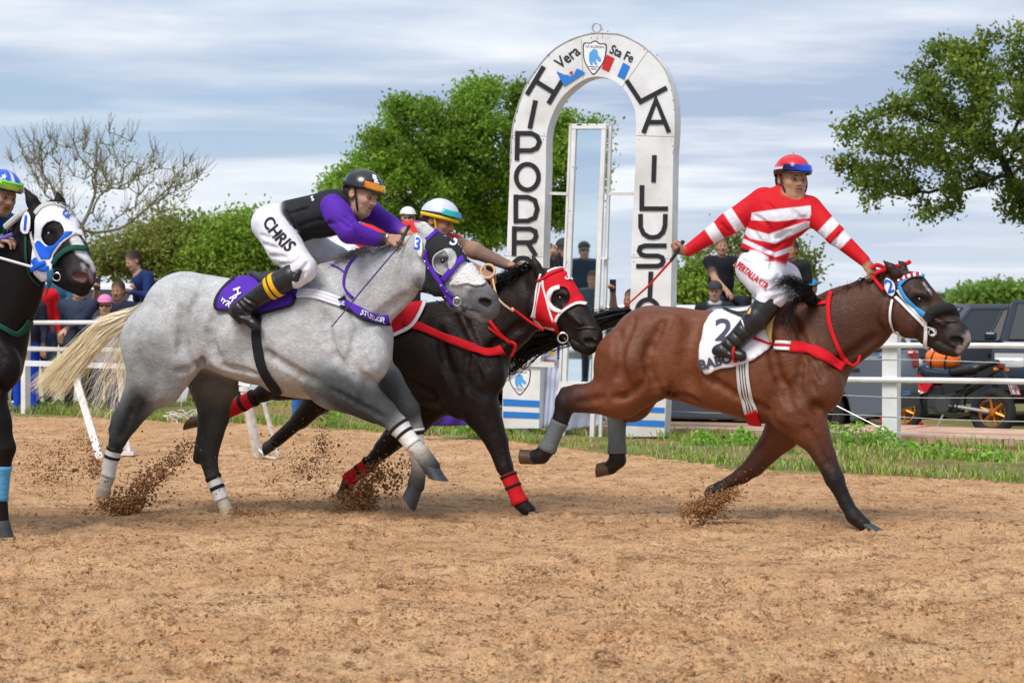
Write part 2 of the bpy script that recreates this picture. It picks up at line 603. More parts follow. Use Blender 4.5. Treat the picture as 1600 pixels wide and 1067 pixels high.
DIPS = [(2.25, 14.1, -.03, .13), (1.05, 14.4, -.03, .16), (.15, 15.05, -.02, .12), (-1.75, 15.0, -.03, .16), (-2.6, 15.0, -.03, .18), (-1.1, 15.3, -.03, .16), (-3.0, 13.6, -.03, .15)]   # (x, y, dz, radius): hoof prints and the spots the horses stand in
def track_z(x, y):
    u = x * FWD[0] + y * FWD[1]; v = x * LAT[0] + y * LAT[1]
    z = 0.012 * vnoise(u * 1.1 + 3, v * 1.6) + 0.011 * vnoise(u * 3.7, v * 6.0 + 9)
    m = 0.55 + 0.45 * vnoise(u * 0.9 + 20, v * 1.3 + 4)
    a = vnoise(u * 8.5, v * 13.0 + 30); b = vnoise(u * 19 + 7, v * 26.0); c = vnoise(u * 43, v * 55.0 + 5)
    m = np.clip(m, .25, 1.2); e = vnoise(u * 30 + 4, v * 60.0)
    z = z + m * (0.007 * (1 - np.abs(a) * 2) + 0.007 * (1 - 2 * np.abs(b)) + 0.006 * c + 0.008 * (1 - 2 * np.abs(e))) + 0.008 * vnoise(u * 70, v * 100)
    # half moon hoof marks
    return z
def build_track():
    nr, ncl = 560, 620
    inv = np.linspace(1 / 6.2, 1 / 46.0, nr)
    D = 1 / inv
    t = np.linspace(-1, 1, ncl)
    X = t[None, :] * (0.27 * D[:, None] + 1.2); Y = np.repeat(D[:, None], ncl, 1)
    # jitter so rows do not line up
    Y = Y + (rng.random(Y.shape) - .5) * 0.3 * np.gradient(D)[:, None]
    Z = track_z(X, Y)
    NZ = vnoise(X * 14, Y * 14) * .5 + .6
    for k in range(800):        # hoof prints pressed into the sand
        d = 1 / rng.uniform(1 / 26, 1 / 7.2); x = rng.uniform(-.3, .3) * d
        r = rng.uniform(.045, .085); dz = rng.uniform(.015, .046); ex = rng.uniform(1.1, 1.8)
        i0, i1 = np.searchsorted(D, (d - .35, d + .35)); sl = slice(i0, i1)
        q = ((X[sl] - x) / ex) ** 2 + (Y[sl] - d) ** 2
        Z[sl] += -dz * np.exp(-q / (r * r)) + 0.7 * dz * np.exp(-(np.sqrt(q) - 1.5 * r) ** 2 / (0.4 * r) ** 2) * NZ[sl]
    Z = Z - 1.2 * np.clip((Y - edge(X) - .5) / 2, 0, 1)
    for (x, y, dz, r) in DIPS:
        Z = Z + dz * np.exp(-((X - x) ** 2 + (Y - y) ** 2) / (r * r))
    V = np.stack([X, Y, Z], -1).reshape(-1, 3)
    i = np.arange(nr * ncl).reshape(nr, ncl)
    F = np.stack([i[:-1, :-1], i[:-1, 1:], i[1:, 1:], i[1:, :-1]], -1).reshape(-1, 4)
    m = bpy.data.materials.new('track_sand'); m.use_nodes = True
    tr = m.node_tree; L = tr.links; p = tr.nodes['Principled BSDF']
    p.inputs['Roughness'].default_value = 0.95; p.inputs['Specular IOR Level'].default_value = 0.12
    tc = N(tr, 'ShaderNodeTexCoord'); mp = N(tr, 'ShaderNodeMapping')
    mp.inputs['Rotation'].default_value = (0, 0, PSI); mp.inputs['Scale'].default_value = (1, 1.5, 1)
    L.new(tc.outputs['Object'], mp.inputs['Vector'])
    def noise(sc, det=6, ro=.62):
        n = N(tr, 'ShaderNodeTexNoise'); n.inputs['Scale'].default_value = sc; n.inputs['Detail'].default_value = det
        n.inputs['Roughness'].default_value = ro; L.new(mp.outputs[0], n.inputs['Vector']); return n
    mp.inputs['Scale'].default_value = (1, 1, 1)
    def ramp(src, p0, p1, c0, c1):
        r = N(tr, 'ShaderNodeValToRGB'); e = r.color_ramp.elements
        e[0].position = p0; e[0].color = (*c0, 1); e[1].position = p1; e[1].color = (*c1, 1); L.new(src, r.inputs[0]); return r.outputs[0]
    def mixc(fac, c1, c2):
        x = N(tr, 'ShaderNodeMixRGB'); L.new(fac, x.inputs['Fac']); L.new(c1, x.inputs['Color1']); x.inputs['Color2'].default_value = (*c2, 1); return x.outputs[0]
    def mul(a_, b_):
        x = N(tr, 'ShaderNodeMath', operation='MULTIPLY'); L.new(a_, x.inputs[0]); L.new(b_, x.inputs[1]); return x.outputs[0]
    Z0, O1 = (0, 0, 0), (1, 1, 1)
    col = ramp(noise(.9, 5).outputs['Fac'], .32, .68, srgb(212, 162, 116), srgb(236, 192, 146))
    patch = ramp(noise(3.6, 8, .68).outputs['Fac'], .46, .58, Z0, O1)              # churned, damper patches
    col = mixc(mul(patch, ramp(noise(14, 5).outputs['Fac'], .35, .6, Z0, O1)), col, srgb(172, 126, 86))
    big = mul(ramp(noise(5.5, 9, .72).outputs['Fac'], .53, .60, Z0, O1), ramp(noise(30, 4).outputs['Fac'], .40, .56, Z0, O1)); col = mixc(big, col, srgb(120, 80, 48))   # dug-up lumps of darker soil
    sp1 = ramp(noise(52, 3, .6).outputs['Fac'], .56, .61, Z0, O1)                  # dark specks: shade of small pits and crumbs painted into the colour
    sp2 = ramp(noise(105, 2, .6).outputs['Fac'], .57, .62, Z0, O1)  # finer specks of the same painted pit shade
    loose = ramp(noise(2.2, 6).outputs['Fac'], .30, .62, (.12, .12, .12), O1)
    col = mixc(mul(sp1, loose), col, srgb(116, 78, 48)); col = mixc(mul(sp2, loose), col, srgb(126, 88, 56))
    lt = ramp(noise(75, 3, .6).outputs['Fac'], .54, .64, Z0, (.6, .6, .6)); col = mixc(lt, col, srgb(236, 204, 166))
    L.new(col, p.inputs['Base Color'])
    hs = N(tr, 'ShaderNodeMath', operation='MULTIPLY_ADD'); L.new(noise(60, 5, .65).outputs['Fac'], hs.inputs[0]); hs.inputs[1].default_value = 1.0
    L.new(noise(150, 4, .7).outputs['Fac'], hs.inputs[2])
    bp = N(tr, 'ShaderNodeBump'); bp.inputs['Strength'].default_value = .9; bp.inputs['Distance'].default_value = .014
    L.new(hs.outputs[0], bp.inputs['Height']); L.new(bp.outputs[0], p.inputs['Normal'])
    MATS['track_sand'] = m
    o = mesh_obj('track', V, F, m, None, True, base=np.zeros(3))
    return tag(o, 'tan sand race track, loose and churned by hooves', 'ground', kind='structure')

# low-poly lumps used for clods
def ico():
    bm = bmesh.new(); bmesh.ops.create_icosphere(bm, subdivisions=1, radius=1.0)
    V = np.array([v.co[:] for v in bm.verts]); F = np.array([[v.index for v in f.verts] for f in bm.faces]); bm.free()
    return V, F
ICO_V, ICO_F = ico()
OCT_V = np.array([(1,0,0),(-1,0,0),(0,1,0),(0,-1,0),(0,0,1),(0,0,-1)], float); OCT_F = np.array([(0,2,4),(2,1,4),(1,3,4),(3,0,4),(2,0,5),(1,2,5),(3,1,5),(0,3,5)])
def lumps(P, Rr, ICO_V=ICO_V, ICO_F=ICO_F):
    n = len(P)
    j = 1 + 0.45 * (rng.random((n, len(ICO_V), 1)) - .5) * 2
    sc = Rr[:, None, None] * (0.7 + 0.6 * rng.random((n, 1, 3)))
    V = P[:, None, :] + ICO_V[None] * j * sc
    F = ICO_F[None] + (np.arange(n) * len(ICO_V))[:, None, None]
    return V.reshape(-1, 3), F.reshape(-1, 3)

SOIL = mat('moist_soil', srgb(160, 114, 76), 0.95, spec=0.1, var=0.35, vscale=40, bump=0.5, bscale=160)
SOIL2 = mat('flying_soil', srgb(166, 122, 82), 0.9, spec=0.15, var=0.45, vscale=30, bump=0.5, bscale=200)

def build_clods():
    n = 36000
    d = 1 / rng.uniform(1 / 24, 1 / 6.6, n); x = rng.uniform(-.27, .27, n) * d
    u = x * FWD[0] + d * FWD[1]; v = x * LAT[0] + d * LAT[1]
    keep = .55 * vnoise(u * .9 + 20, v * 1.3 + 4) + .5 * vnoise(u * 5, v * 9) + 0.9 * (rng.random(n) - .55) > 0.0
    d, x = d[keep], x[keep]
    r = 0.0022 + 0.009 * rng.random(len(d)) ** 6
    P = np.stack([x, d, track_z(x, d) + r * .1], 1)
    V, F = lumps(P, r, OCT_V, OCT_F)
    o = mesh_obj('soil_crumbs', V, F, SOIL, None, True, base=np.array([0, 12, 0]))
    tag(o, 'crumbs of brown soil strewn over the sand track', 'soil', kind='stuff')

FENCE_A = np.array([3.64, 22.1]); FENCE_U = np.array([0.828, -0.560])
def fence_pt(s, z=0.0, off=0.0):
    q = FENCE_A + FENCE_U * s + np.array([0.560, 0.828]) * off
    return np.array([q[0], q[1], z])
def field_z(x, d):
    return 0.015 + 0.03 * np.clip(d, 0, 1) - 0.30 * np.clip((d - 4.2) / 3.0, 0, 1) + 0.02 * vnoise(x * .8, d * .8)

def build_field():
    d = np.concatenate([np.linspace(-.25, 3, 26), np.linspace(3.3, 10, 20), [12, 15, 20, 27, 36, 50, 75, 120, 200, 350, 700, 1500]])
    t = np.linspace(-1, 1, 240)
    X = t[None, :] * (13 + d[:, None] * 1.5)
    E = edge(X) + 0.18 * vnoise(X * 1.4, X * 0 + 3) + 0.08 * vnoise(X * 5, X * 0 + 8)
    Y = E + d[:, None]
    Z = field_z(X, np.repeat(d[:, None], 240, 1)) - 0.06 * (d[:, None] < -.2)
    V = np.stack([X, Y, Z], -1).reshape(-1, 3)
    i = np.arange(X.size).reshape(X.shape)
    F = np.stack([i[:-1, :-1], i[:-1, 1:], i[1:, 1:], i[1:, :-1]], -1).reshape(-1, 4)
    m = mat('verge_soil', (0.17, 0.16, 0.06), .95, spec=.1, var=.45, vscale=2.2, bump=.6, bscale=30, var2=srgb(165, 130, 88))
    o = mesh_obj('verge_ground', V, F, m, None, True, base=np.zeros(3))
    tag(o, 'grassy ground beyond the edge of the track', 'ground', kind='structure')
    # path of worn pinkish planks behind the rail
    mp = mat('path_soil', srgb(196, 160, 138), .9, spec=.15, var=.28, vscale=4, bump=.4, bscale=30, stretch=(1, 1, 1))
    root = None
    k = 0
    for s in np.arange(-5.2, 7.5, 1.55):
        for j in range(3):
            o0, o1 = 0.35 + j * 0.62, 0.35 + j * 0.62 + 0.585
            ss = s + 0.4 * (j % 2)
            z = 0.10 + rng.uniform(-.012, .012) + 0.0
            q = [fence_pt(ss, z, o0), fence_pt(ss + 1.52, z + rng.uniform(-.01, .01), o0), fence_pt(ss + 1.52, z, o1), fence_pt(ss, z, o1)]
            mbb = MB(); mbb.prism(q, (0, 0, -.07))
            if root is None:
                root = empty('path', fence_pt(0, 0, 1.3)); tag(root, 'path of worn pinkish slabs behind the white rail', 'path', kind='structure')
            mbb.build('slab', mp, root)

# ---- blades of grass and weeds
GRASS = mat('grass_blade', (1, 1, 1), .6, spec=.25, attr=True, translucent=.35)
def blades(P, H, wd, lean, cols):
    n = len(P)
    a = rng.uniform(0, 2 * math.pi, n); dx, dy = np.cos(a), np.sin(a)
    b = rng.uniform(0, 2 * math.pi, n); lx, ly = np.cos(b) * lean, np.sin(b) * lean
    V = np.zeros((n, 5, 3))
    side = np.stack([dx, dy, np.zeros(n)], 1) * (wd * .5)[:, None]
    mid = P + np.stack([lx * .35 * H, ly * .35 * H, H * .62], 1)
    tip = P + np.stack([lx * H, ly * H, H * np.clip(1 - lean * .35, .4, 1)], 1)
    V[:, 0] = P - side; V[:, 1] = P + side; V[:, 2] = mid + side * .8; V[:, 3] = mid - side * .8; V[:, 4] = tip
    i = (np.arange(n) * 5)[:, None]
    F = np.concatenate([i + np.array([[0, 1, 2]]), i + np.array([[0, 2, 3]]), i + np.array([[3, 2, 4]])])
    return V.reshape(-1, 3), F, np.repeat(cols, 5, 0)
def grass_cols(n, dry=.25):
    base = np.array([[0.27, 0.42, 0.07]]) * (0.5 + .9 * rng.random((n, 1)))
    base[:, 0] *= 0.8 + .6 * rng.random(n)
    k = rng.random(n) < dry
    base[k] = np.array([0.5, 0.44, 0.22]) * (0.6 + .6 * rng.random((k.sum(), 1)))
    return base
def build_grass():
    VV, FF, CC = [], [], []; b = 0
    def put(v, f, c):
        nonlocal b
        VV.append(v); FF.append(f + b); CC.append(c); b += len(v)
    n = 62000
    x = rng.uniform(-9, 6.5, n); d = -.12 + 3.6 * rng.random(n) ** 1.35
    dens = 0.5 + 0.55 * vnoise(x * 1.3, d * 1.6) + .3 * vnoise(x * 4.5, d * 4.5 + 7) + np.clip(.35 - d, -.3, .1)
    k = rng.random(n) < dens; x, d = x[k], d[k]
    P = np.stack([x, edge(x) + d, field_z(x, d)], 1)
    # keep the slab path clear
    q = (P[:, :2] - FENCE_A) @ np.array([0.560, 0.828])
    k = ~((q > .4) & (q < 2.2)) | (rng.random(len(q)) < .05); P = P[k]; x = x[k]; d = d[k]
    H = (0.045 + 0.10 * rng.random(len(P))) * (0.75 + .5 * vnoise(x * 2, d * 2 + 3)) * np.where(x < -1.5, 1.25, 1.0)
    H = np.maximum(H, .02)
    put(*blades(P, H, np.full(len(P), .008) + .006 * rng.random(len(P)), .3 + .7 * rng.random(len(P)), grass_cols(len(P), .3)))
    # rough grass further back, round the vehicles and along the left fence
    n = 26000
    x = rng.uniform(-11, 9, n); d = rng.uniform(3.4, 9.5, n)
    P = np.stack([x, edge(x) + d, field_z(x, d)], 1)
    k = rng.random(n) < .55 + .5 * vnoise(x, d); P = P[k]
    put(*blades(P, .06 + .12 * rng.random(len(P)), np.full(len(P), .014), .3 + .6 * rng.random(len(P)), grass_cols(len(P), .25)))
    # broad leaved weeds
    spots = [(835, 655, .32, 1.0), (822, 668, .22, .8), (870, 672, .18, .6), (1010, 672, .16, .8), (1260, 690, .22, 1.2), (1300, 682, .2, 1.2), (1340, 690, .25, 1.0),
             (1380, 690, .2, .8), (1160, 690, .18, .9), (1100, 690, .16, .9), (1470, 712, .16, 1.2), (1540, 716, .15, 1.2), (700, 662, .16, .9),
             (740, 668, .16, .8), (520, 655, .16, .7), (95, 632, .24, 1.2), (60, 634, .2, 1.2), (150, 636, .2, 1.0), (230, 640, .2, .9), (1210, 702, .15, 1), (1420, 705, .14, 1)]
    for (px, py, hh, wd) in spots:
        for _ in range(3):
            D0 = 4860 / (py + 12 - 480)
            c = W(px, HOR, D0); m = 110
            P = np.zeros((m, 3)); P[:, 0] = c[0] + rng.normal(0, .13 * wd, m); P[:, 1] = c[1] + rng.normal(0, .15, m)
            P[:, 2] = 0.03 + rng.random(m) ** 1.3 * hh * np.exp(-((P[:, 0] - c[0]) / (.16 * wd)) ** 2)
            cols = np.array([[0.24, 0.45, 0.06]]) * (.6 + .8 * rng.random((m, 1)))
            v, f, cc = leaf_quads(P, .016 + .016 * rng.random(m), cols)
            put(v, f, cc)
    V = np.concatenate(VV); C = np.concatenate(CC); F = np.concatenate(FF)
    o = mesh_obj('verge_grass', V, F, GRASS, None, False, base=np.array([0, 22, 0]), cols=C)
    tag(o, 'strip of green and straw coloured grass and weeds beside the track', 'grass', kind='stuff')

def leaf_quads(P, size, cols, flat=0.0, tri=True):
    n = len(P)
    a = rng.normal(size=(n, 3)); a /= np.linalg.norm(a, axis=1)[:, None]
    q = rng.normal(size=(n, 3)); q[:, 2] *= (1 - flat); q -= a * (q * a).sum(1)[:, None]; q /= np.linalg.norm(q, axis=1)[:, None]
    c = np.cross(a, q)
    s = size[:, None]
    V = np.zeros((n, 4, 3))
    V[:, 0] = P - a * s; V[:, 1] = P + q * s * .55 + c * s * .15; V[:, 2] = P + a * s; V[:, 3] = P - q * s * .55 + c * s * .15
    i = (np.arange(n) * 4)[:, None]
    F = np.concatenate([i + np.array([[0, 1, 2]]), i + np.array([[0, 2, 3]])])
    return V.reshape(-1, 3), F, np.repeat(cols, 4, 0)

# ================================================================== trees
LEAF = mat('leaf', (1, 1, 1), .5, spec=.3, attr=True, translucent=.5)
BARK = mat('bark', srgb(86, 76, 62), .9, spec=.15, var=.4, vscale=12, bump=.7, bscale=25)
BARK_D = mat('dark_bark', srgb(58, 50, 40), .9, spec=.15, var=.4, vscale=12, bump=.7, bscale=25)

def unit_(v): return v / (np.linalg.norm(v) + 1e-9)
def sample_crown(poly, D, n, depth, edge_bias=0.0, seed=0):
    """points inside a crown: outline polygon (photo pixels at depth D), thickness following the distance to the outline"""
    A = np.array(poly, float); lo, hi = A.min(0), A.max(0); out = []
    seg = list(zip(A, np.roll(A, -1, 0)))
    while len(out) < n:
        p = lo + (hi - lo) * rng.random(2)
        if not pip(p, poly): continue
        dm = 1e9
        for a, b in seg:
            ab = b - a; t = np.clip(np.dot(p - a, ab) / np.dot(ab, ab), 0, 1)
            dm = min(dm, np.linalg.norm(p - a - t * ab))
        th = min(1.0, math.sqrt(dm / (0.22 * (hi - lo).max()) + .03))
        u = rng.uniform(-1, 1)
        if edge_bias and abs(u) < .55 and dm > .1 * (hi - lo).max() and rng.random() < edge_bias: continue
        q = W(p[0], p[1], D); q[1] += u * depth * th
        out.append(q)
    return np.array(out)

def colonize(trunk, att, step, infl, kill, maxit=140, drop=0.0):
    nodes = [np.array(p, float) for p in trunk]; par = [-1] + list(range(len(trunk) - 1))
    A = att.copy()
    for it in range(maxit):
        if not len(A): break
        Nn = np.array(nodes)
        d2 = ((A[:, None, :] - Nn[None]) ** 2).sum(-1)
        j = d2.argmin(1); dm = np.sqrt(d2[np.arange(len(A)), j])
        ok = dm < infl
        if not ok.any():
            infl *= 1.5
            if infl > 40: break
            continue
        new = {}
        for i in np.nonzero(ok)[0]:
            v = A[i] - nodes[j[i]]; new.setdefault(j[i], []).append(v / np.linalg.norm(v))
        for k, vs in new.items():
            v = np.mean(vs, 0) + rng.normal(0, .22, 3); v[2] -= drop
            v /= np.linalg.norm(v) + 1e-9
            nodes.append(nodes[k] + v * step); par.append(k)
        Nn = np.array(nodes[-len(new):])
        dn = np.sqrt(((A[:, None, :] - Nn[None]) ** 2).sum(-1)).min(1)
        A = A[dn > kill]
        if len(nodes) > 5200: break
    return np.array(nodes), np.array(par)

def branch_mesh(nodes, par, rtip, pw=2.3, rmax=None, sides=5):
    n = len(nodes); cnt = np.zeros(n); ch = [[] for _ in range(n)]
    for i in range(1, n): ch[par[i]].append(i)
    acc = np.zeros(n)
    for i in range(n - 1, -1, -1):
        if not ch[i]: acc[i] = rtip ** pw
        if par[i] >= 0: acc[par[i]] += acc[i]
    r = acc ** (1 / pw)
    if rmax: r = r * min(1.0, rmax / r[0]) + 0 * r; r = np.maximum(r, rtip * .7)
    mb = MB()
    # chains
    start = [0]; seen = set()
    stack = [(0, -1)]
    while stack:
        i, p = stack.pop()
        chain = ([p] if p >= 0 else []) + [i]
        cur = i
        while ch[cur]:
            kids = sorted(ch[cur], key=lambda q: -acc[q])
            for q in kids[1:]: stack.append((q, cur))
            cur = kids[0]; chain.append(cur)
        if len(chain) > 1:
            rr = [r[c] for c in chain]
            if p >= 0: rr[0] = min(rr[0], rr[1] * 1.3)
            mb.tube([nodes[c] for c in chain], rr, sides if max(rr) < .06 else 8, cap=False)
    return mb, r, ch

def tree(name, label, D, poly, trunk, natt, nleaf, lsize, lcol, depth, step, infl, kill, rtip, bark, rmax=None, spread=.35, group=None,
         bias=0.0, lcol2=None, tipleaf=True, drop=0.0, cat='tree', twigs=0):
    base = np.array(trunk[0], float)
    att = sample_crown(poly, D, natt, depth, bias)
    nodes, par = colonize(smooth_poly(trunk, 4), att, step, infl, kill, drop=drop)
    root = empty(name, base)
    tag(root, label, cat, group)
    mb, r, ch = branch_mesh(nodes, par, rtip, rmax=rmax)
    for _ in range(twigs):          # fine end twigs
        i = rng.integers(len(nodes) // 5, len(nodes)); p = nodes[i]; d = unit_(p - base + rng.normal(0, 1.2, 3) + np.array([0, 0, .8]))
        L = rng.uniform(.15, .5); q = p + d * L * .5 + rng.normal(0, .03, 3); e = q + unit_(d + rng.normal(0, .35, 3) + np.array([0, 0, .25])) * L * .5
        mb.tube([p, q, e], [rtip * .55, rtip * .45, rtip * .3], 4, cap=False)
    mb.build('trunk', bark, root, smooth=True)
    if nleaf:
        tips = np.array([i for i in range(len(nodes)) if r[i] < rtip * 2.2])
        cen = nodes[tips]
        if not tipleaf: cen = np.concatenate([cen, att])
        # clump tone : whole sprays are a little lighter or darker, yellower or bluer
        tone = 1 + .30 * vnoise(cen[:, 0] * .9, cen[:, 1] * .9, cen[:, 2] * .9) + .12 * rng.normal(size=len(cen))
        pick = rng.integers(0, len(cen), nleaf)
        P = cen[pick] + rng.normal(0, spread, (nleaf, 3)) * np.array([1, 1, .75])
        c = np.array(lcol)[None] * (tone[pick] * (0.75 + .5 * rng.random(nleaf)))[:, None]
        if lcol2 is not None:
            k = (vnoise(P[:, 0] * .6 + 40, P[:, 1] * .6, P[:, 2] * .6) + .5 * rng.normal(size=nleaf)) > .35
            c[k] = np.array(lcol2) * (tone[pick][k] * (0.75 + .5 * rng.random(k.sum())))[:, None]
        v, f, cc = leaf_quads(P, lsize * (.6 + .8 * rng.random(nleaf)), np.clip(c, .004, 1), flat=.3)
        child('crown', v, f, LEAF, root, smooth=False, cols=cc)
    return root

def build_trees():
    # the spreading leafless tree at the left
    D = 45.0; s = FPX / D
    tree('bare_tree', 'nearly leafless spreading tree at the left, grey branches against the sky', D,
         [(5, 240), (35, 214), (80, 208), (130, 203), (180, 206), (225, 214), (275, 240), (322, 262), (318, 300), (285, 330), (230, 345), (170, 362), (120, 372), (70, 350), (30, 320), (12, 280)],
         [W(137, 520, D), W(134, 440, D), W(132, 395, D), W(128, 352, D)], 430, 1300, .03, (0.22, 0.25, 0.06), 1.8, .26, 2.6, .38, .0090, mat('pale_bark', srgb(122, 112, 92), .9, spec=.15, var=.3, vscale=12, bump=.5, bscale=25), rmax=.20, spread=.10, twigs=1000)
    # olive tree behind it and the green bush
    D = 50.0
    tree('olive_tree', 'sparse olive green tree behind the leafless tree', D,
         [(125, 400), (160, 376), (215, 358), (255, 345), (290, 330), (305, 360), (300, 410), (260, 428), (190, 432), (130, 428)],
         [W(228, 510, D), W(226, 450, D), W(224, 420, D)], 240, 9500, .055, (0.24, 0.28, 0.06), 1.4, .25, 1.6, .4, .012, BARK, rmax=.11, spread=.26, lcol2=(0.34, 0.33, 0.09), drop=-.1)
    tree('green_bush', 'dense fresh green bush left of the purple sleeved rider', D,
         [(262, 430), (268, 396), (298, 366), (334, 342), (375, 328), (425, 332), (465, 348), (490, 390), (490, 440), (440, 462), (300, 462)],
         [W(370, 500, D), W(370, 470, D), W(370, 440, D)], 300, 38000, .050, (0.23, 0.36, 0.04), 1.6, .3, 1.8, .45, .013, BARK, rmax=.12, spread=.26, lcol2=(0.28, 0.38, 0.05), cat='bush')
    # the big rounded tree in the middle
    D = 60.0
    tree('broad_tree', 'big rounded bright green tree behind the finish arch', D,
         [(487, 288), (512, 262), (548, 246), (576, 226), (574, 186), (600, 158), (640, 142), (672, 150), (694, 132), (740, 122), (775, 120), (812, 132), (862, 152), (905, 178), (937, 190), (950, 232), (968, 268), (962, 286), (930, 300), (925, 330), (892, 340), (884, 366), (840, 352), (800, 362), (770, 352), (735, 368), (690, 350), (640, 362), (600, 348), (560, 338), (520, 326), (495, 308)],
         [W(764, 520, D), W(766, 450, D), W(764, 400, D), W(756, 352, D), W(744, 320, D)], 760, 98000, .060, (0.22, 0.375, 0.04), 2.6, .34, 2.2, .66, .018, BARK_D, rmax=.26, spread=.20, bias=.5, lcol2=(0.28, 0.44, 0.045))
    # the oak-like tree reaching in from the right
    D = 40.0
    tree('overhanging_tree', 'dark green tree reaching in from the right edge, twigs hanging low', D,
         [(1296, 210), (1330, 178), (1362, 168), (1392, 138), (1420, 108), (1446, 72), (1482, 58), (1530, 44), (1560, 36), (1605, 28), (1720, 30), (1840, 90), (1880, 210), (1840, 320), (1700, 352), (1600, 352), (1560, 350), (1552, 300), (1500, 322), (1440, 352), (1412, 346), (1426, 312), (1380, 318), (1346, 332), (1350, 300), (1304, 304), (1310, 262), (1298, 236)],
         [W(1668, 560, D), W(1650, 440, D), W(1606, 336, D), W(1572, 262, D)], 760, 44000, .046, (0.15, 0.22, 0.03), 1.8, .17, 1.3, .27, .010, BARK_D, rmax=.17, spread=.11, lcol2=(0.26, 0.28, 0.03), drop=.05)
    # airy tree and low bush seen past the leading rider
    D = 48.0
    tree('airy_tree', 'thin crowned tree showing past the leading rider', D,
         [(1062, 412), (1092, 368), (1140, 352), (1200, 350), (1248, 366), (1282, 400), (1297, 432), (1262, 458), (1190, 450), (1120, 455), (1075, 440)],
         [W(1170, 520, D), W(1172, 470, D), W(1176, 440, D)], 200, 5200, .055, (0.20, 0.26, 0.06), 1.2, .2, 1.4, .33, .011, BARK, rmax=.09, spread=.13, lcol2=(0.28, 0.32, 0.09))
    tree('low_bush', 'low yellow green bush at the foot of the finish arch column', 46.0,
         [(1050, 470), (1056, 436), (1075, 420), (1110, 432), (1140, 448), (1150, 478)],
         [W(1095, 520, 46), W(1095, 480, 46), W(1095, 460, 46)], 120, 7000, .06, (0.26, 0.38, 0.05), .8, .2, 1.2, .3, .011, BARK, rmax=.06, spread=.2, cat='bush')
    # trees on the horizon
    k = 0
    far = [(1520, 1.6, 22, 'pale green round tree on the horizon, nearest the dark horse muzzle'), (1566, 2.3, 30, 'tallest green tree on the horizon above the dark pickup'),
           (1604, 2.0, 24, 'bright green tree on the horizon cut by the right edge')]
    for px, h, hw, lab in far:
        D = 110.0
        tree('horizon_tree', lab, D, ellipse(px, 473 - h * 5.5, hw, h * 7.0, 14), [W(px, 520, D), W(px, 480, D), W(px, 470, D)], 90, 6000, .16,
             (0.20, 0.34, 0.06), 1.2, .35, 3, .6, .02, BARK, rmax=.1, spread=.35, group='trees on the horizon', lcol2=(0.2, 0.28, 0.05))
    # far wood: reads as one mass
    n = 26000
    x = rng.uniform(-130, 130, n); y = rng.uniform(180, 215, n)
    hgt = 1.6 + 1.1 * vnoise(x * .12, x * 0) + .8 * vnoise(x * .5, x * 0 + 2)
    z = -.3 + np.abs(hgt) * rng.random(n) ** .7
    cols = np.array([[0.17, 0.25, 0.08]]) * (.6 + .8 * rng.random((n, 1)))
    v, f, cc = leaf_quads(np.stack([x, y, z], 1), .35 + .35 * rng.random(n), cols)
    o = mesh_obj('far_wood', v, f, LEAF, None, False, base=np.array([0, 200, 0]), cols=cc)
    tag(o, 'low line of scrub and trees along the horizon', 'wood', kind='stuff')

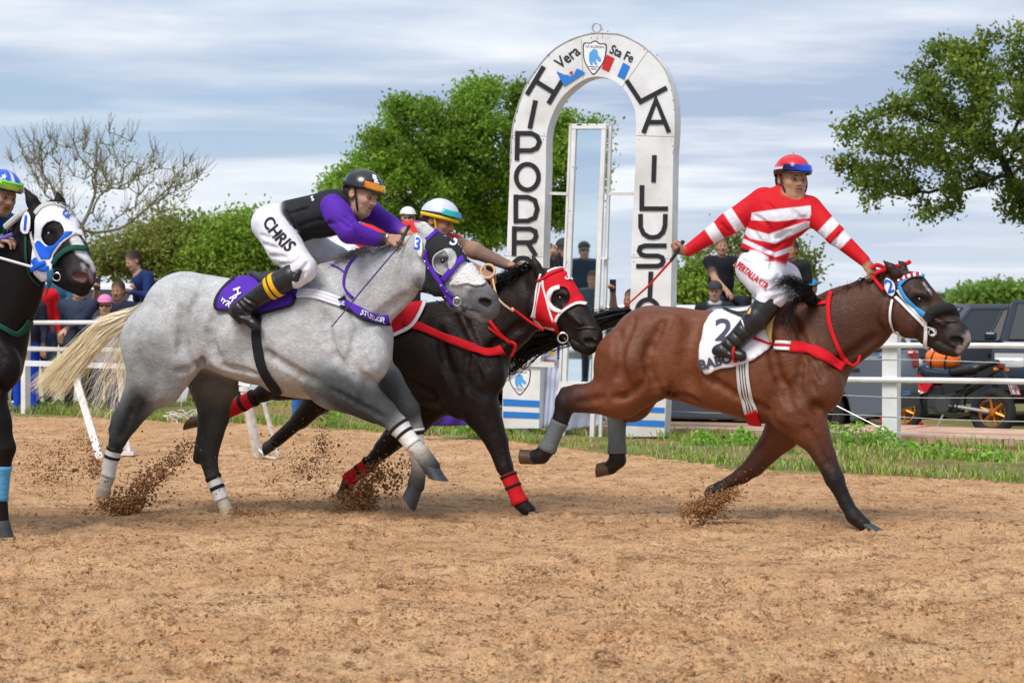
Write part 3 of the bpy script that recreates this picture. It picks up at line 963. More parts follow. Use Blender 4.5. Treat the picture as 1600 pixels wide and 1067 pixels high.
# ================================================================== fences and arch
GALV = mat('galvanised_wire', (0.55, 0.55, 0.55), .4, metal=.8)
def build_fences():
    root = empty('rail_fence', fence_pt(0, 0)); tag(root, 'white post and rail fence with wires behind the verge', 'fence')
    for k, s in enumerate([-14.6, -11.7, -8.8, -5.9, -2.55, 0.0, 2.9, 5.8]):
        p = fence_pt(s)
        mb = MB()
        w, h = (.155, 1.12) if s > -6.5 else (.075, 1.22)
        M = np.array([[FENCE_U[0], .56, 0], [FENCE_U[1], .828, 0], [0, 0, 1.0]])
        mb.box((p[0], p[1], h / 2 - .08), (w, .09, h + .16), M=M)
        mb.build('post', WHITE_PAINT, root)
    for z in (0.985, 0.655):
        mb = MB(); mb.tube([fence_pt(s, z + .008 * math.sin(s * 1.3), -.075) for s in np.arange(-6.5, 7.6, .7)], .027, 8)
        mb.build('rail', WHITE_PAINT, root, smooth=True)
    for z in (1.16, .83):
        mb = MB(); mb.tube([fence_pt(s, z + .006 * math.sin(s * 1.1), -.06) for s in np.arange(-15.5, -5.7, .7)], .026, 8)
        mb.build('rail', WHITE_PAINT, root, smooth=True)
    for z in (0.84, 0.50, 0.30, 0.14):
        mb = MB(); mb.tube([fence_pt(s, z + .012 * math.sin(s * 2.2 + z * 9), -.05) for s in np.arange(-6, 7.6, .5)], .0035, 5)
        mb.build('wire', GALV, root, smooth=True)
    mb = MB(); mb.tube([fence_pt(-1.15, .66, -.08), fence_pt(0.0, .16, -.08)], .004, 5); mb.build('brace_wire', GALV, root, smooth=True)

    # running rail with raked supports, left
    root = empty('running_rail', W(157, 716, 20.6)); tag(root, 'low white running rail on raked supports behind the grey horse', 'rail')
    D = 20.6
    def bar(name, pts, w, t, mt=WHITE_PAINT):
        mb = MB()
        P = [W(a, b, d) for a, b, d in pts]
        for p, q in zip(P[:-1], P[1:]):
            v = q - p; L = np.linalg.norm(v); v /= L
            y = np.array([0, 1.0, 0]); y -= v * np.dot(y, v); y /= np.linalg.norm(y); z = np.cross(v, y)
            mb.box((p + q) / 2, (L, t, w), M=np.stack([v, y, z], 1))
        mb.build(name, mt, root)
    bar('rail', [(-60, 565, 21.6), (60, 568, 21.2), (193, 572, 20.8), (392, 600, 20.4)], .05, .03)
    bar('rail', [(-60, 541, 24.0), (93, 545, 24.0), (215, 548, 24.0)], .035, .02)
    speck = mat('speckled_white', (0.78, 0.78, 0.77), .5, var=.3, vscale=24, var2=(0.62, 0.55, 0.47))
    bar('support', [(113, 573, 20.95), (157, 718, 20.55)], .062, .04, speck)
    bar('support', [(186, 576, 20.8), (200, 706, 20.9)], .05, .03, speck)
    mb = MB(); mb.tube([W(382, 608, 20.4), W(403, 713, 20.6)], .043, 12); mb.build('support', speck, root, smooth=True)
    mb = MB(); mb.tube([W(410, 622, 20.4), W(435, 712, 20.5)], .02, 10); mb.build('brace', speck, root, smooth=True)
    mb = MB(); mb.tube([W(382, 604, 20.4), W(382, 611, 20.4)], .05, 12); mb.build('cap', WHITE_PAINT, root, smooth=True)
    mb = MB(); mb.box(W(199, 708, 20.9), (.13, .13, .03)); mb.build('foot_plate', WHITE_PAINT, root)
    mb = MB(); mb.tube([W(404, 702, 20.55), W(418, 714, 20.5), W(432, 716, 20.45)], .012, 6); mb.build('hook', WHITE_PAINT, root, smooth=True)
    sr = empty('dry_sticks', W(290, 655, 26) * np.array([1, 1, 0])); tag(sr, 'heap of pale dry sticks on the grass under the grey horse', 'sticks')
    for k in range(22):
        a = rng.uniform(0, 6.28)
        p = W(290, 655, 26) + np.array([rng.normal(0, .12), rng.normal(0, .1), 0]); p[2] = .06 + rng.uniform(0, .08)
        q = p + np.array([math.cos(a) * .22, math.sin(a) * .1, rng.uniform(-.04, .06)])
        mb = MB(); mb.tube([p, (p + q) / 2 + np.array([0, 0, .03]), q], .008, 4)
        mb.build('stick', mat('dry_stick', (0.55, 0.5, 0.42), .8, var=.3), sr, smooth=True)

AP = Plane(930, 23.2, LAT)
def arch_sheet(name, poly, m, parent, off=0.0, thick=0.0, holes=(), spacing=None):
    pts, tris = fill2d(poly, holes, spacing)
    V = [AP.U(x, y, off) for x, y in pts]
    F = [tuple(t) for t in tris]
    if thick:
        n = len(V)
        V2 = [v + LAT * thick for v in V]
        F2 = [tuple(i + n for i in t)[::-1] for t in F]
        walls = []
        cnt = {}
        for t in F:
            for a, b in zip(t, t[1:] + t[:1]):
                cnt[(a, b)] = cnt.get((a, b), 0) + 1
        for (a, b) in cnt:
            if (b, a) not in cnt: walls.append((b, a, a + n, b + n))
        V = V + V2; F = F + F2 + walls
    o = child(name, V, F, m, parent, smooth=False)
    bm = bmesh.new(); bm.from_mesh(o.data); bmesh.ops.recalc_face_normals(bm, faces=bm.faces); bm.to_mesh(o.data); bm.free()
    return o
def arch_text(name, txt, cx, cy, size, rot, m, parent, off=-.006, bold=.0, sx=1.0):
    pts, tris = text2d(txt, size, bold)
    c, s = math.cos(rot), math.sin(rot)
    V = []
    for x, y in pts:
        x *= sx
        V.append(AP.U(cx + c * x + s * y, cy + s * x - c * y, off))
    return child(name, V, [tuple(t) for t in tris], m, parent, smooth=False)

BLUE_P = mat('blue_paint', srgb(38, 118, 200), .5, var=.08, vscale=12)
RED_P = mat('red_paint', srgb(196, 26, 38), .5, var=.08, vscale=12)
LBLUE_P = mat('pale_blue_paint', srgb(86, 160, 220), .5, var=.08, vscale=12)
def shield(parent, cx, cy, w, h, rot):
    def T(pts): 
        c, s = math.cos(rot), math.sin(rot)
        return [(cx + c * x * w - s * y * h, cy + s * x * w + c * y * h) for x, y in pts]
    out = [(0, -.5), (.22, -.42), (.5, -.40), (.5, -.1), (.42, .14), (.2, .38), (0, .52), (-.2, .38), (-.42, .14), (-.5, -.1), (-.5, -.40), (-.22, -.42)]
    out = [tuple(p) for p in smooth_poly(out, 3, True)]
    arch_sheet('crest_border', T(out), BLACK_PAINT, parent, -.004, .003)
    inn = [(x * .9, y * .92) for x, y in out]
    arch_sheet('crest_field', T(inn), mat('crest_white', (0.8, 0.8, 0.8), .5), parent, -.007, .003)
    head = [(-.22, -.1), (-.12, -.2), (0, -.25), (.12, -.2), (.16, -.08), (.28, .02), (.30, .1), (.2, .12), (.08, .04), (.1, .14), (.16, .22), (.02, .2), (-.06, .1), (-.06, .24), (-.16, .2), (-.22, .08)]
    arch_sheet('crest_horse', T([tuple(p) for p in smooth_poly(head, 2, True)]), LBLUE_P, parent, -.010, .003)
    arch_sheet('crest_line', T([(-.24, .27), (.24, .27), (.24, .285), (-.24, .285)]), BLACK_PAINT, parent, -.010, .003)
    arch_text('crest_lettering', 'LA ILUSION', *T([(0, -.31)])[0], h * .105, rot, BLACK_PAINT, parent, -.0105)
    arch_text('crest_lettering', 'VERA', *T([(0, .345)])[0], h * .08, rot, BLACK_PAINT, parent, -.0105)

def build_arch():
    base = AP.U(915, 700, .1); base[2] = 0
    root = empty('finish_arch', base)
    tag(root, 'tall white finish arch lettered HIPODROMO LA ILUSION', 'arch')
    outer = [(784, 669), (791.5, 397), (797, 260), (800.5, 200), (812, 159), (825, 128), (857, 85), (890, 63), (924, 52.6), (950, 52.6), (973.6, 56), (1007, 74), (1036.6, 105), (1050, 141), (1054.6, 177), (1054, 215), (1052, 240), (1048, 480), (1038, 682)]
    inner = [(976, 682), (985, 465), (987, 375), (992.7, 260), (994, 191), (989, 164), (976, 141), (958, 125.7), (935, 120), (917, 123), (897, 134.7), (876, 155), (862, 182), (854, 211), (853, 260), (849, 397), (842, 669)]
    o_s = outer[:3] + [tuple(p) for p in smooth_poly(outer[2:17], 3)][1:] + outer[17:]
    i_s = inner[:3] + [tuple(p) for p in smooth_poly(inner[3:15], 3)] + inner[15:]
    arch_sheet('frame', o_s + i_s, WHITE_PAINT, root, 0, .21, spacing=14)
    # thin sheet-metal edging that stands a little proud round the top
    mb = MB()
    for z in (-.004, .214):
        mb.tube([AP.U(x, y, z) for x, y in o_s[2:-2]], .006, 5)
    mb.build('edging', mat('edging_metal', (0.5, 0.49, 0.47), .5, metal=.3, var=.4, vscale=10), root, smooth=True)
    # ring on the top
    mb = MB(); mb.torus(AP.U(932.5, 44, .1), LAT, 7.2 * 23.2 / FPX, .008, 22, 8)
    mb.tube([AP.U(932.5, 51, .1), AP.U(932.5, 56, .1)], .012, 8); mb.build('ring', mat('dull_steel', (0.42, 0.41, 0.39), .45, metal=.7), root, smooth=True)
    z1 = lambda a, b: (760 + a / 4.447, 20 + b / 4.447)
    z2 = lambda a, b: (760 + a / 4.447, 240 + b / 4.447)
    def letter(name, strokes, w=7.0):
        V = []; F = []
        mbb = MB()
        for k, st in enumerate(strokes):
            poly = stroke_poly(st, w)
            mbb.prism([AP.U(x, y, -.012 - .0015 * k) for x, y in poly], LAT * (.010 + .0015 * k))
        return mbb.build(name, BLACK_PAINT, root)
    def ring_letter(name, cx, cy, rx, ry, w=7.0):
        arch_sheet(name, ellipse(cx, cy, rx + w / 2, ry + w / 2, 36), BLACK_PAINT, root, -.012, .010, holes=[ellipse(cx, cy, rx - w / 2, ry - w / 2, 36)])
    letter('letter_h', [[z1(397, 375), z1(280, 570)], [z1(524, 474), z1(430, 632)], [z1(344, 478), z1(484, 566)]])
    letter('letter_i', [[z1(340, 610), z1(300, 805)]])
    letter('letter_p', [[z1(215, 822), z1(211, 1028)], [z1(215, 838), z1(310, 838), z1(350, 858), z1(368, 898), z1(350, 940), z1(310, 958), z1(215, 958)]])
    ring_letter('letter_o', 823.7, 276.7, 17.5, 20)
    letter('letter_d', [[z2(203, 285), z2(203, 486)], [z2(203, 303), z2(285, 303), z2(335, 325), z2(352, 385), z2(335, 446), z2(285, 468), z2(203, 468)]])
    letter('letter_r', [[z2(193, 505), z2(190, 710)], [z2(193, 523), z2(300, 523), z2(337, 540), z2(344, 572), z2(332, 605), z2(300, 618), z2(193, 618)], [z2(285, 620), z2(342, 708)]])
    ring_letter('letter_o', 816.7, 422, 17, 19)
    letter('letter_m', [[(800, 492), (801, 450), (815, 474), (829, 450), (829, 492)]])
    ring_letter('letter_o', 814, 523, 17, 19)
    letter('letter_l', [[z1(972, 470), z1(1070, 618), z1(1252, 522)]])
    letter('letter_a', [[z1(1090, 836), z1(1177, 606), z1(1268, 831)], [z1(1128, 762), z1(1228, 760)]])
    letter('letter_i', [[z2(1166, 12), z2(1160, 200)]])
    letter('letter_l', [[z2(1080, 220), z2(1078, 383), z2(1260, 383)]])
    letter('letter_u', [[z2(1070, 420), z2(1070, 510), z2(1090, 556), z2(1128, 580), z2(1160, 583), z2(1195, 575), z2(1226, 545), z2(1240, 500), z2(1242, 420)]])
    letter('letter_s', [[z2(1250, 640), z2(1100, 640), z2(1068, 652), z2(1060, 676), z2(1074, 700), z2(1105, 710), z2(1190, 710), z2(1220, 722), z2(1228, 745), z2(1215, 772), z2(1185, 782), z2(1040, 782)]])
    letter('letter_i', [[z2(1142, 820), z2(1134, 1000)]])
    ring_letter('letter_o', 1012, 487, 17, 19)
    letter('letter_n', [[(996, 556), (997, 516), (1024, 556), (1025, 516)]])
    arch_text('lettering', 'Vera', 887, 90, 25, R(-38), BLACK_PAINT, root, bold=.4, sx=.86)
    arch_text('lettering', 'Sta Fe', 971.5, 85, 20, R(24), BLACK_PAINT, root, bold=.4, sx=.8)
    shield(root, 928.5, 90, 36, 53, R(3))
    arch_sheet('painted_flag', [z1(485, 407), z1(545, 434), z1(560, 432), z1(585, 445), z1(610, 430), z1(622, 395), z1(635, 390), z1(686, 417), z1(540, 512)], BLUE_P, root, -.014, .003)
    arch_sheet('painted_sun', ellipse(*z1(588, 418), 3.2, 2.0, 10, R(-30)), RED_P, root, -.015, .003)
    arch_sheet('painted_flag', [z1(836, 293), z1(890, 318), z1(850, 413), z1(800, 390)], RED_P, root, -.006, .003)
    arch_sheet('painted_flag', [z1(950, 347), z1(998, 375), z1(957, 468), z1(909, 442)], BLUE_P, root, -.006, .003)
    # sheet joints, screws and rust runs of a much repainted sign
    rust = mat('rust_spot', srgb(96, 74, 60), .8); seam = mat('sheet_joint', srgb(150, 146, 140), .7)
    for (p, q) in (((799, 212), (853.5, 213)), ((993.5, 212), (1054, 214)), ((791, 400), (849, 401)), ((986.5, 402), (1049.5, 404)), ((908, 62), (911, 124)), ((1012, 80), (972, 137))):
        arch_sheet('joint', stroke_poly([p, q], .7), seam, root, -.0025, .002)
    for (x, y) in ((803, 208), (850, 209), (803, 217), (849, 218), (998, 208), (1050, 210), (998, 218), (1049, 219), (795, 395), (845, 396), (795, 406), (990, 398), (1045, 400), (990, 409), (1044, 410)):
        arch_sheet('screw', ellipse(x, y, .8, .8, 7), seam, root, -.004, .003)
    for k in range(34):
        t = rng.random(); i = rng.integers(2, len(o_s) - 3); x, y = o_s[i]
        cx, cy = (925, 200) if y < 200 else (x + (-6 if x > 925 else 6), y)
        d = np.array([cx - x, cy - y]); d = d / np.linalg.norm(d) * rng.uniform(.6, 2.2)
        arch_sheet('rust_spot', ellipse(x + d[0], y + d[1] + rng.uniform(-8, 8), rng.uniform(.4, .9), rng.uniform(.6, 2.4), 7), rust, root, -.0027 - .0001 * (k % 7), .002)
    # stripes and crest at the feet
    shield(root, 812, 595, 33, 43, 0)
    for (a, b) in (((623, 626), (633.5, 636)), ((642.5, 645), (652, 654))):
        arch_sheet('stripe', [(786, a[0]), (843, a[1]), (843, b[1]), (786, b[0])], BLUE_P, root, -.006, .003)
    for (a, b) in (((634, 637), (642, 645)), ((655, 657.5), (664, 667))):
        arch_sheet('stripe', [(976.5, a[0]), (1038.5, a[1]), (1038, b[1]), (976, b[0])], BLUE_P, root, -.006, .003)
    arch_sheet('foot_post', [(1000, 682), (1016, 682), (1016, 705), (1000, 705)], WHITE_PAINT, root, .05, .1)
    arch_sheet('foot_post', [(806, 669), (824, 669), (824, 695), (806, 695)], WHITE_PAINT, root, .05, .1)
    arch_sheet('cross_rail', [(786, 563), (866, 566), (866, 574), (786, 571)], WHITE_PAINT, root, -.03, .02)
    # the finish mirror between the columns: a thing of its own
    mroot = empty('finish_mirror', AP.U(905, 690, .1) * np.array([1, 1, 0])); tag(mroot, 'tall narrow mirror in a white frame standing inside the arch', 'mirror')
    gl = bpy.data.materials.new('mirror_glass'); gl.use_nodes = True
    p = gl.node_tree.nodes['Principled BSDF']; p.inputs['Metallic'].default_value = 1; p.inputs['Roughness'].default_value = .015
    p.inputs['Base Color'].default_value = (.80, .88, .92, 1)
    arch_sheet('mirror_pane', [(900, 203), (941, 203), (922.5, 597), (882, 597)], gl, mroot, .06, .01)
    arch_sheet('backing', [(899, 201), (942, 201), (923.5, 599), (881, 599)], WHITE_PAINT, mroot, .073, .015)
    def fbar(n, a, b, w, off=.03, t=.05):
        arch_sheet(n, stroke_poly([a, b], w), WHITE_PAINT, mroot, off, t)
    fbar('frame_bar', (896.5, 196), (877.5, 690), 6.5)
    fbar('frame_bar', (891, 194), (870.5, 690), 3.5, .10, .05)
    fbar('frame_bar', (943.5, 196), (924, 690), 6.5)
    fbar('frame_bar', (953, 194), (937, 690), 4.5, .10, .05)
    fbar('frame_bar', (893, 198), (947, 198), 7, .025, .06)
    fbar('frame_bar', (889, 195.5), (956, 195.5), 4, .10, .05)
    fbar('frame_bar', (876, 602), (926, 603), 12, .028, .055)
    fbar('bracket', (856, 302), (886, 303), 4.5, .09, .04)
    fbar('bracket', (951, 303), (992, 303), 4.5, .09, .04)
    fbar('bracket', (936, 403), (948, 404), 3, .03, .08)
    fbar('bracket', (868, 613), (880, 613.5), 4, .03, .08)
    rust = mat('rust_spot', srgb(96, 74, 60), .8)
    for (x, y, w) in ((905, 195, 9), (918, 194.5, 2.5), (932, 194, 2.2), (895, 262, 1.6), (890, 330, 1.6), (886, 410, 1.4)):
        arch_sheet('rust_spot', ellipse(x, y, w / 2, 1.3, 8), rust, mroot, -.001 if y > 197 else .022, .002)

# ================================================================== figures: horses and riders
class Fig(Plane):
    """a figure on its own upright median plane; positions are given as photograph pixels plus a sideways offset in metres"""
    def __init__(s, px, D, h=.012):
        super().__init__(px, D, LAT)
        s.S = SDF(); s.h = h; s.obj = None; s.late = []
    def r(s, px, py, rpx): return rpx * s.U(px, py)[1] / FPX
    def c(s, x1, y1, r1, x2, y2, r2, o1=0.0, o2=None, w=1.0, k=.03, col=(1, 1, 1), colb=None, op='add', id=0):
        if o2 is None: o2 = o1
        a, b = s.U(x1, y1, o1), s.U(x2, y2, o2)
        s.S.cone(a, b, r1 * a[1] / FPX, r2 * b[1] / FPX, k=k, col=col, colb=colb, n=LAT if w != 1.0 else None, w=w, op=op, id=id)
    def b(s, x, y, r, o=0.0, **kw): s.c(x, y, r, x + .02, y, r, o, o, **kw)
    def finish(s, name, material, soft=.012, paint=None, base=None):
        for a in s.late: s.c(*a[:6], a[6], op='paint', k=.010, col=a[7])
        V, F, C = s.S.mesh(s.h, soft)
        if paint is not None: C = paint(V, C, s)
        if base is None:
            base = V.mean(0); base[2] = V[:, 2].min()
        s.obj = mesh_obj(name, V, F, material, None, True, base=base, cols=C)
        s.rebvh(V, F)
        return s.obj
    def soff(s, px, py, lo=-.7, hi=.1):
        """sideways offset at which the camera ray first meets the modelled volume"""
        offs = np.arange(lo, hi, .003)
        X = np.array([s.U(px, py, o) for o in offs]); d = np.full(len(offs), 1e9)
        for p in s.S.P:
            if p['op'] == 'add': d = np.minimum(d, s.S.ev(p, X)[0])
        i = np.nonzero(d < 0.0)[0]
        return offs[i[0]] if len(i) else 0.0
    def groove(s, pts, r, depth=.012, k=.035):
        P = [np.array(p) for p in smooth_poly(pts, 3)]
        q = [(p[0], p[1], s.soff(p[0], p[1])) for p in P]
        for a, b in zip(q[:-1], q[1:]):
            m = s.U(a[0], a[1])[1] / FPX * r
            s.c(a[0], a[1], r, b[0], b[1], r, a[2] - m + depth, b[2] - m + depth, op='sub', k=k)
    def bulge(s, pts, r, depth=.012, k=.04, col=(1, 1, 1), w=.6):
        q = [(p[0], p[1], s.soff(p[0], p[1])) for p in pts]
        for a, b in zip(q[:-1], q[1:]):
            m = s.U(a[0], a[1])[1] / FPX * r * w
            s.c(a[0], a[1], r, b[0], b[1], r, a[2] + m - depth, b[2] + m - depth, w=w, k=k, col=col)
    def rebvh(s, V, F):
        s.V, s.F = V, F
        T = np.concatenate([F[:, [0, 1, 2]], F[:, [0, 2, 3]]])
        s.bvh = BVHTree.FromPolygons([Vector(v) for v in V], [tuple(map(int, t)) for t in T])
    def hit(s, px, py, side=-1, push=0.0):
        """surface point under a pixel, from the camera side (-1) or the far side (+1)"""
        t = s.U(px, py, 0.0); d = t - CAM; d /= np.linalg.norm(d)
        if side < 0: o, dd = t - d * 1.3, d
        else: o, dd = t + d * 1.3, -d
        loc, nor, i, dist = s.bvh.ray_cast(Vector(o), Vector(dd), 3.0)
        if loc is None:
            loc, nor, i, dist = s.bvh.find_nearest(Vector(t + (-LAT * .05 if side < 0 else LAT * .05)))
            if loc is None: return t, -LAT
            n = np.array(nor)
            return np.array(loc) + n * push, n
        n = np.array(nor)
        if np.dot(n, dd) > 0: n = -n
        return np.array(loc) + n * push, n
    def strap(s, name, pts, width, m, push=.006, thick=.005, side=-1, parent=None, dens=5.0, across=3, smoothpts=True):
        P = [np.array(p[:2], float) for p in pts]
        wd = [p[2] if len(p) > 2 else width for p in pts]
        if smoothpts and len(P) > 2:
            Q = smooth_poly([np.array([*p, w]) for p, w in zip(P, wd)], 5)
            P = [q[:2] for q in Q]; wd = [q[2] for q in Q]
        # resample
        out = []; ow = []
        for i in range(len(P) - 1):
            n = max(1, int(np.linalg.norm(P[i + 1] - P[i]) / dens))
            for k in range(n):
                t = k / n; out.append(P[i] * (1 - t) + P[i + 1] * t); ow.append(wd[i] * (1 - t) + wd[i + 1] * t)
        out.append(P[-1]); ow.append(wd[-1])
        V = []; m2 = across + 1
        for i, p in enumerate(out):
            t = out[min(i + 1, len(out) - 1)] - out[max(i - 1, 0)]; t /= np.linalg.norm(t) + 1e-9
            nn = np.array([-t[1], t[0]])
            for j in range(m2):
                q = p + nn * ow[i] * (j / across - .5)
                V.append(s.hit(q[0], q[1], side, push)[0])
        V = np.array(V).reshape(len(out), m2, 3)
        # even out depth jumps along the strap
        for _ in range(2):
            if len(out) > 2: V[1:-1] = V[1:-1] * .5 + (V[:-2] + V[2:]) * .25
        V = V.reshape(-1, 3)
        F = []
        for i in range(len(out) - 1):
            for j in range(across):
                a = i * m2 + j; F.append((a, a + 1, a + m2 + 1, a + m2))
        o = child(name, V, F, m, parent or s.obj, smooth=True)
        md = o.modifiers.new('thickness', 'SOLIDIFY'); md.thickness = thick; md.offset = 0
        return o
    def patch(s, name, poly, m, holes=(), push=.007, thick=.006, side=-1, spacing=4.0, parent=None, sm=1, curve=True):
        if curve: poly = [tuple(p) for p in smooth_poly(poly, 4, True)]
        pts, tris = fill2d(poly, holes, spacing)
        V = np.array([s.hit(x, y, side, push)[0] for x, y in pts])
        nb = [set() for _ in V]
        for t in tris:
            for a, b in zip(t, t[1:] + t[:1]): nb[a].add(b); nb[b].add(a)
        for _ in range(sm):
            V2 = V.copy()
            for i, q in enumerate(nb):
                if q: V2[i] = .6 * V[i] + .4 * V[list(q)].mean(0)
            V = V2
        o = child(name, V, [tuple(t) for t in tris], m, parent or s.obj, smooth=True)
        md = o.modifiers.new('thickness', 'SOLIDIFY'); md.thickness = thick; md.offset = 0
        return o
    def text(s, name, txt, cx, cy, size, rot, m, push=.012, bold=0.0, sx=1.0, parent=None, arc=0.0, side=-1):
        pts, tris = text2d(txt, size, bold)
        lim = (size * .16) ** 2; pts = list(pts); cache = {}
        for _ in range(5):          # short edges, so that the letters follow the cloth
            out = []; more = False
            for t in tris:
                e = [(pts[t[i]][0] - pts[t[(i + 1) % 3]][0]) ** 2 + (pts[t[i]][1] - pts[t[(i + 1) % 3]][1]) ** 2 for i in range(3)]
                i = max(range(3), key=lambda k: e[k])
                if e[i] > lim:
                    a, b, cc = t[i], t[(i + 1) % 3], t[(i + 2) % 3]; key = (min(a, b), max(a, b))
                    if key not in cache:
                        cache[key] = len(pts); pts.append(((pts[a][0] + pts[b][0]) / 2, (pts[a][1] + pts[b][1]) / 2))
                    m_ = cache[key]; out += [(a, m_, cc), (m_, b, cc)]; more = True
                else: out.append(t)
            tris = out
            if not more: break
        c, sn = math.cos(rot), math.sin(rot); V = []
        for x, y in pts:
            x *= sx; y = y + arc * x * x
            V.append(s.hit(cx + c * x + sn * y, cy + sn * x - c * y, side, push)[0])
        return child(name, V, [tuple(t) for t in tris], m, parent or s.obj, smooth=False)
    def sleeve(s, name, a, b, m, o=0.0, push=.005, rings=8, seg=18, t0=0.0, t1=1.0, parent=None, rmax=.12, o2=None, bulge=0.0):
        """cloth wrapped round a limb: radial casts from the limb axis (pixels a -> b, sideways offset o)"""
        A, B = s.U(a[0], a[1], o), s.U(b[0], b[1], o if o2 is None else o2)
        ax = (B - A) / np.linalg.norm(B - A)
        u = np.cross(ax, LAT); u /= np.linalg.norm(u); v = np.cross(ax, u)
        V = []
        for i in range(rings):
            t = t0 + (t1 - t0) * i / (rings - 1); c = A + (B - A) * t
            rr = []
            for k in range(seg):
                an = 2 * math.pi * k / seg; d = math.cos(an) * u + math.sin(an) * v
                loc, nor, ii, dist = s.bvh.ray_cast(Vector(c), Vector(d), rmax)
                rr.append(dist if loc is not None else np.nan)
            rr = np.array(rr)
            if np.isnan(rr).all(): rr[:] = .04
            rr = np.where(np.isnan(rr), np.nanmedian(rr), rr); rr = np.minimum(rr, np.median(rr) * 1.6)
            for k in range(seg):
                an = 2 * math.pi * k / seg
                V.append(c + (math.cos(an) * u + math.sin(an) * v) * (rr[k] + push + bulge * math.sin(math.pi * i / (rings - 1))))
        F = []
        for i in range(rings - 1):
            for k in range(seg):
                p, q = i * seg + k, i * seg + (k + 1) % seg
                F.append((p, q, q + seg, p + seg))
        F.append(tuple(range(seg))[::-1]); F.append(tuple((rings - 1) * seg + k for k in range(seg)))
        return child(name, V, F, m, parent or s.obj, smooth=True)
    def hoof(s, c, heel, toe, m, o=0.0, r0=.045, wd=1.0):
        """c: coronet centre, heel and toe: ends of the sole (pixels)"""
        C, H, T = s.U(*c, o), s.U(*heel, o), s.U(*toe, o)
        S_ = (H + T) / 2; f = T - H; a1 = np.linalg.norm(f) / 2; f /= 2 * a1
        a1 = np.clip(a1, .045, .075)
        ax = S_ - C; L = np.linalg.norm(ax)
        nn = np.cross(LAT, f); nn = nn if np.dot(nn, ax) > 0 else -nn
        d = np.dot(ax, nn)
        if d < .045: S_ = S_ + nn * (.045 - d)
        V = []; seg = 18; b1 = min(a1, .058) * wd
        prof = [(-.15, .85), (0, 1.0), (.08, 1.06), (.4, None), (.85, None), (1.0, None), (1.0, -1)]
        for h, q in prof:
            if q is None: ra, rb = r0 + (a1 - r0) * h, r0 + (b1 - r0) * h
            elif q == -1: ra, rb = a1 * .55, b1 * .55
            else: ra = rb = r0 * q
            cc = C + (S_ - C) * h
            for k in range(seg):
                a = 2 * math.pi * k / seg
                V.append(cc + f * math.cos(a) * ra + LAT * math.sin(a) * rb * (.95 if math.cos(a) > -.3 else .85))
        F = []
        for i in range(len(prof) - 1):
            for k in range(seg):
                p, q = i * seg + k, i * seg + (k + 1) % seg
                F.append((p, q, q + seg, p + seg))
        F.append(tuple(range(seg))[::-1]); F.append(tuple((len(prof) - 1) * seg + k for k in range(seg)))
        ob = child('hoof', V, F, m, s.obj, smooth=True)
        bm = bmesh.new(); bm.from_mesh(ob.data); bmesh.ops.recalc_face_normals(bm, faces=bm.faces); bm.to_mesh(ob.data); bm.free()
        ob.data.set_sharp_from_angle(angle=R(50))
        return ob
    def ring_at(s, name, px, py, rpx, m, tube=1.6, out=.02, side=-1, nrm=None, parent=None):
        p, n = s.hit(px, py, side, out)
        mb = MB(); mb.torus(p, nrm if nrm is not None else -LAT + np.array([.15, 0, .1]), rpx * p[1] / FPX, tube * p[1] / FPX, 22, 8)
        return mb.build(name, m, parent or s.obj, smooth=True)
    def eye(s, px, py, r=.021, col=(.012, .008, .006), push=.004, side=-1, parent=None):
        p, n = s.hit(px, py, side, push)
        mb = MB(); mb.lathe(p - n * r * .6, n, [(-r, .0001), (-r * .7, r * .7), (0, r), (r * .5, r * .87), (r * .85, r * .5), (r, .0001)], 14)
        return mb.build('eye', mat('eye_%d' % int(col[0] * 1000), col, .06, spec=.6, coat=.4), parent or s.obj, smooth=True)
    def strands(s, name, guides, n, m, wid=.006, spread=.02, parent=None, seg=10, cols=None, jitter=.03, tip=.3, lenvar=.25):
        """hair: thin ribbons following a random mix of guide curves (lists of 3-D points)"""
        G = [np.array(smooth_poly(g, 6)) for g in guides]
        def res(g, k):
            t = np.linspace(0, len(g) - 1, k); i = np.minimum(t.astype(int), len(g) - 2); f = (t - i)[:, None]
            return g[i] * (1 - f) + g[i + 1] * f
        G = np.array([res(g, seg + 1) for g in G])
        V = []; F = []; CC = []
        for q in range(n):
            a = rng.random() * (len(G) - 1); i = int(a); f = a - i
            g = G[i] * (1 - f) + G[min(i + 1, len(G) - 1)] * f
            L = 1 - lenvar * rng.random() ** 2
            g = res(g[:max(3, int(round((seg + 1) * L)))], seg + 1)
            t = np.linspace(0, 1, seg + 1)[:, None]
            o1 = rng.normal(0, 1, 3) * spread * np.array([1, 1.3, 1])
            ph = rng.uniform(0, 6.28, 3); fr = rng.uniform(2, 5, 3)
            g = g + o1 * (.35 + .9 * t) + jitter * np.sin(ph + fr * t * 3) * t
            d = np.gradient(g, axis=0); d /= np.linalg.norm(d, axis=1)[:, None] + 1e-9
            sd = rng.normal(size=3); sd = np.cross(d, sd); sd /= np.linalg.norm(sd, axis=1)[:, None] + 1e-9
            w = wid * (.6 + .8 * rng.random()) * (1 - (1 - tip) * t ** 2)
            b = len(V)
            for k in range(seg + 1):
                V.append(g[k] - sd[k] * w[k] / 2); V.append(g[k] + sd[k] * w[k] / 2)
            for k in range(seg):
                F.append((b + 2 * k, b + 2 * k + 1, b + 2 * k + 3, b + 2 * k + 2))
            if cols is not None:
                c0 = cols(t[:, 0], rng.random()); CC.append(np.repeat(c0, 2, 0))
        return child(name, V, np.array(F), m, parent or s.obj, smooth=True, cols=np.concatenate(CC) if cols is not None else None)

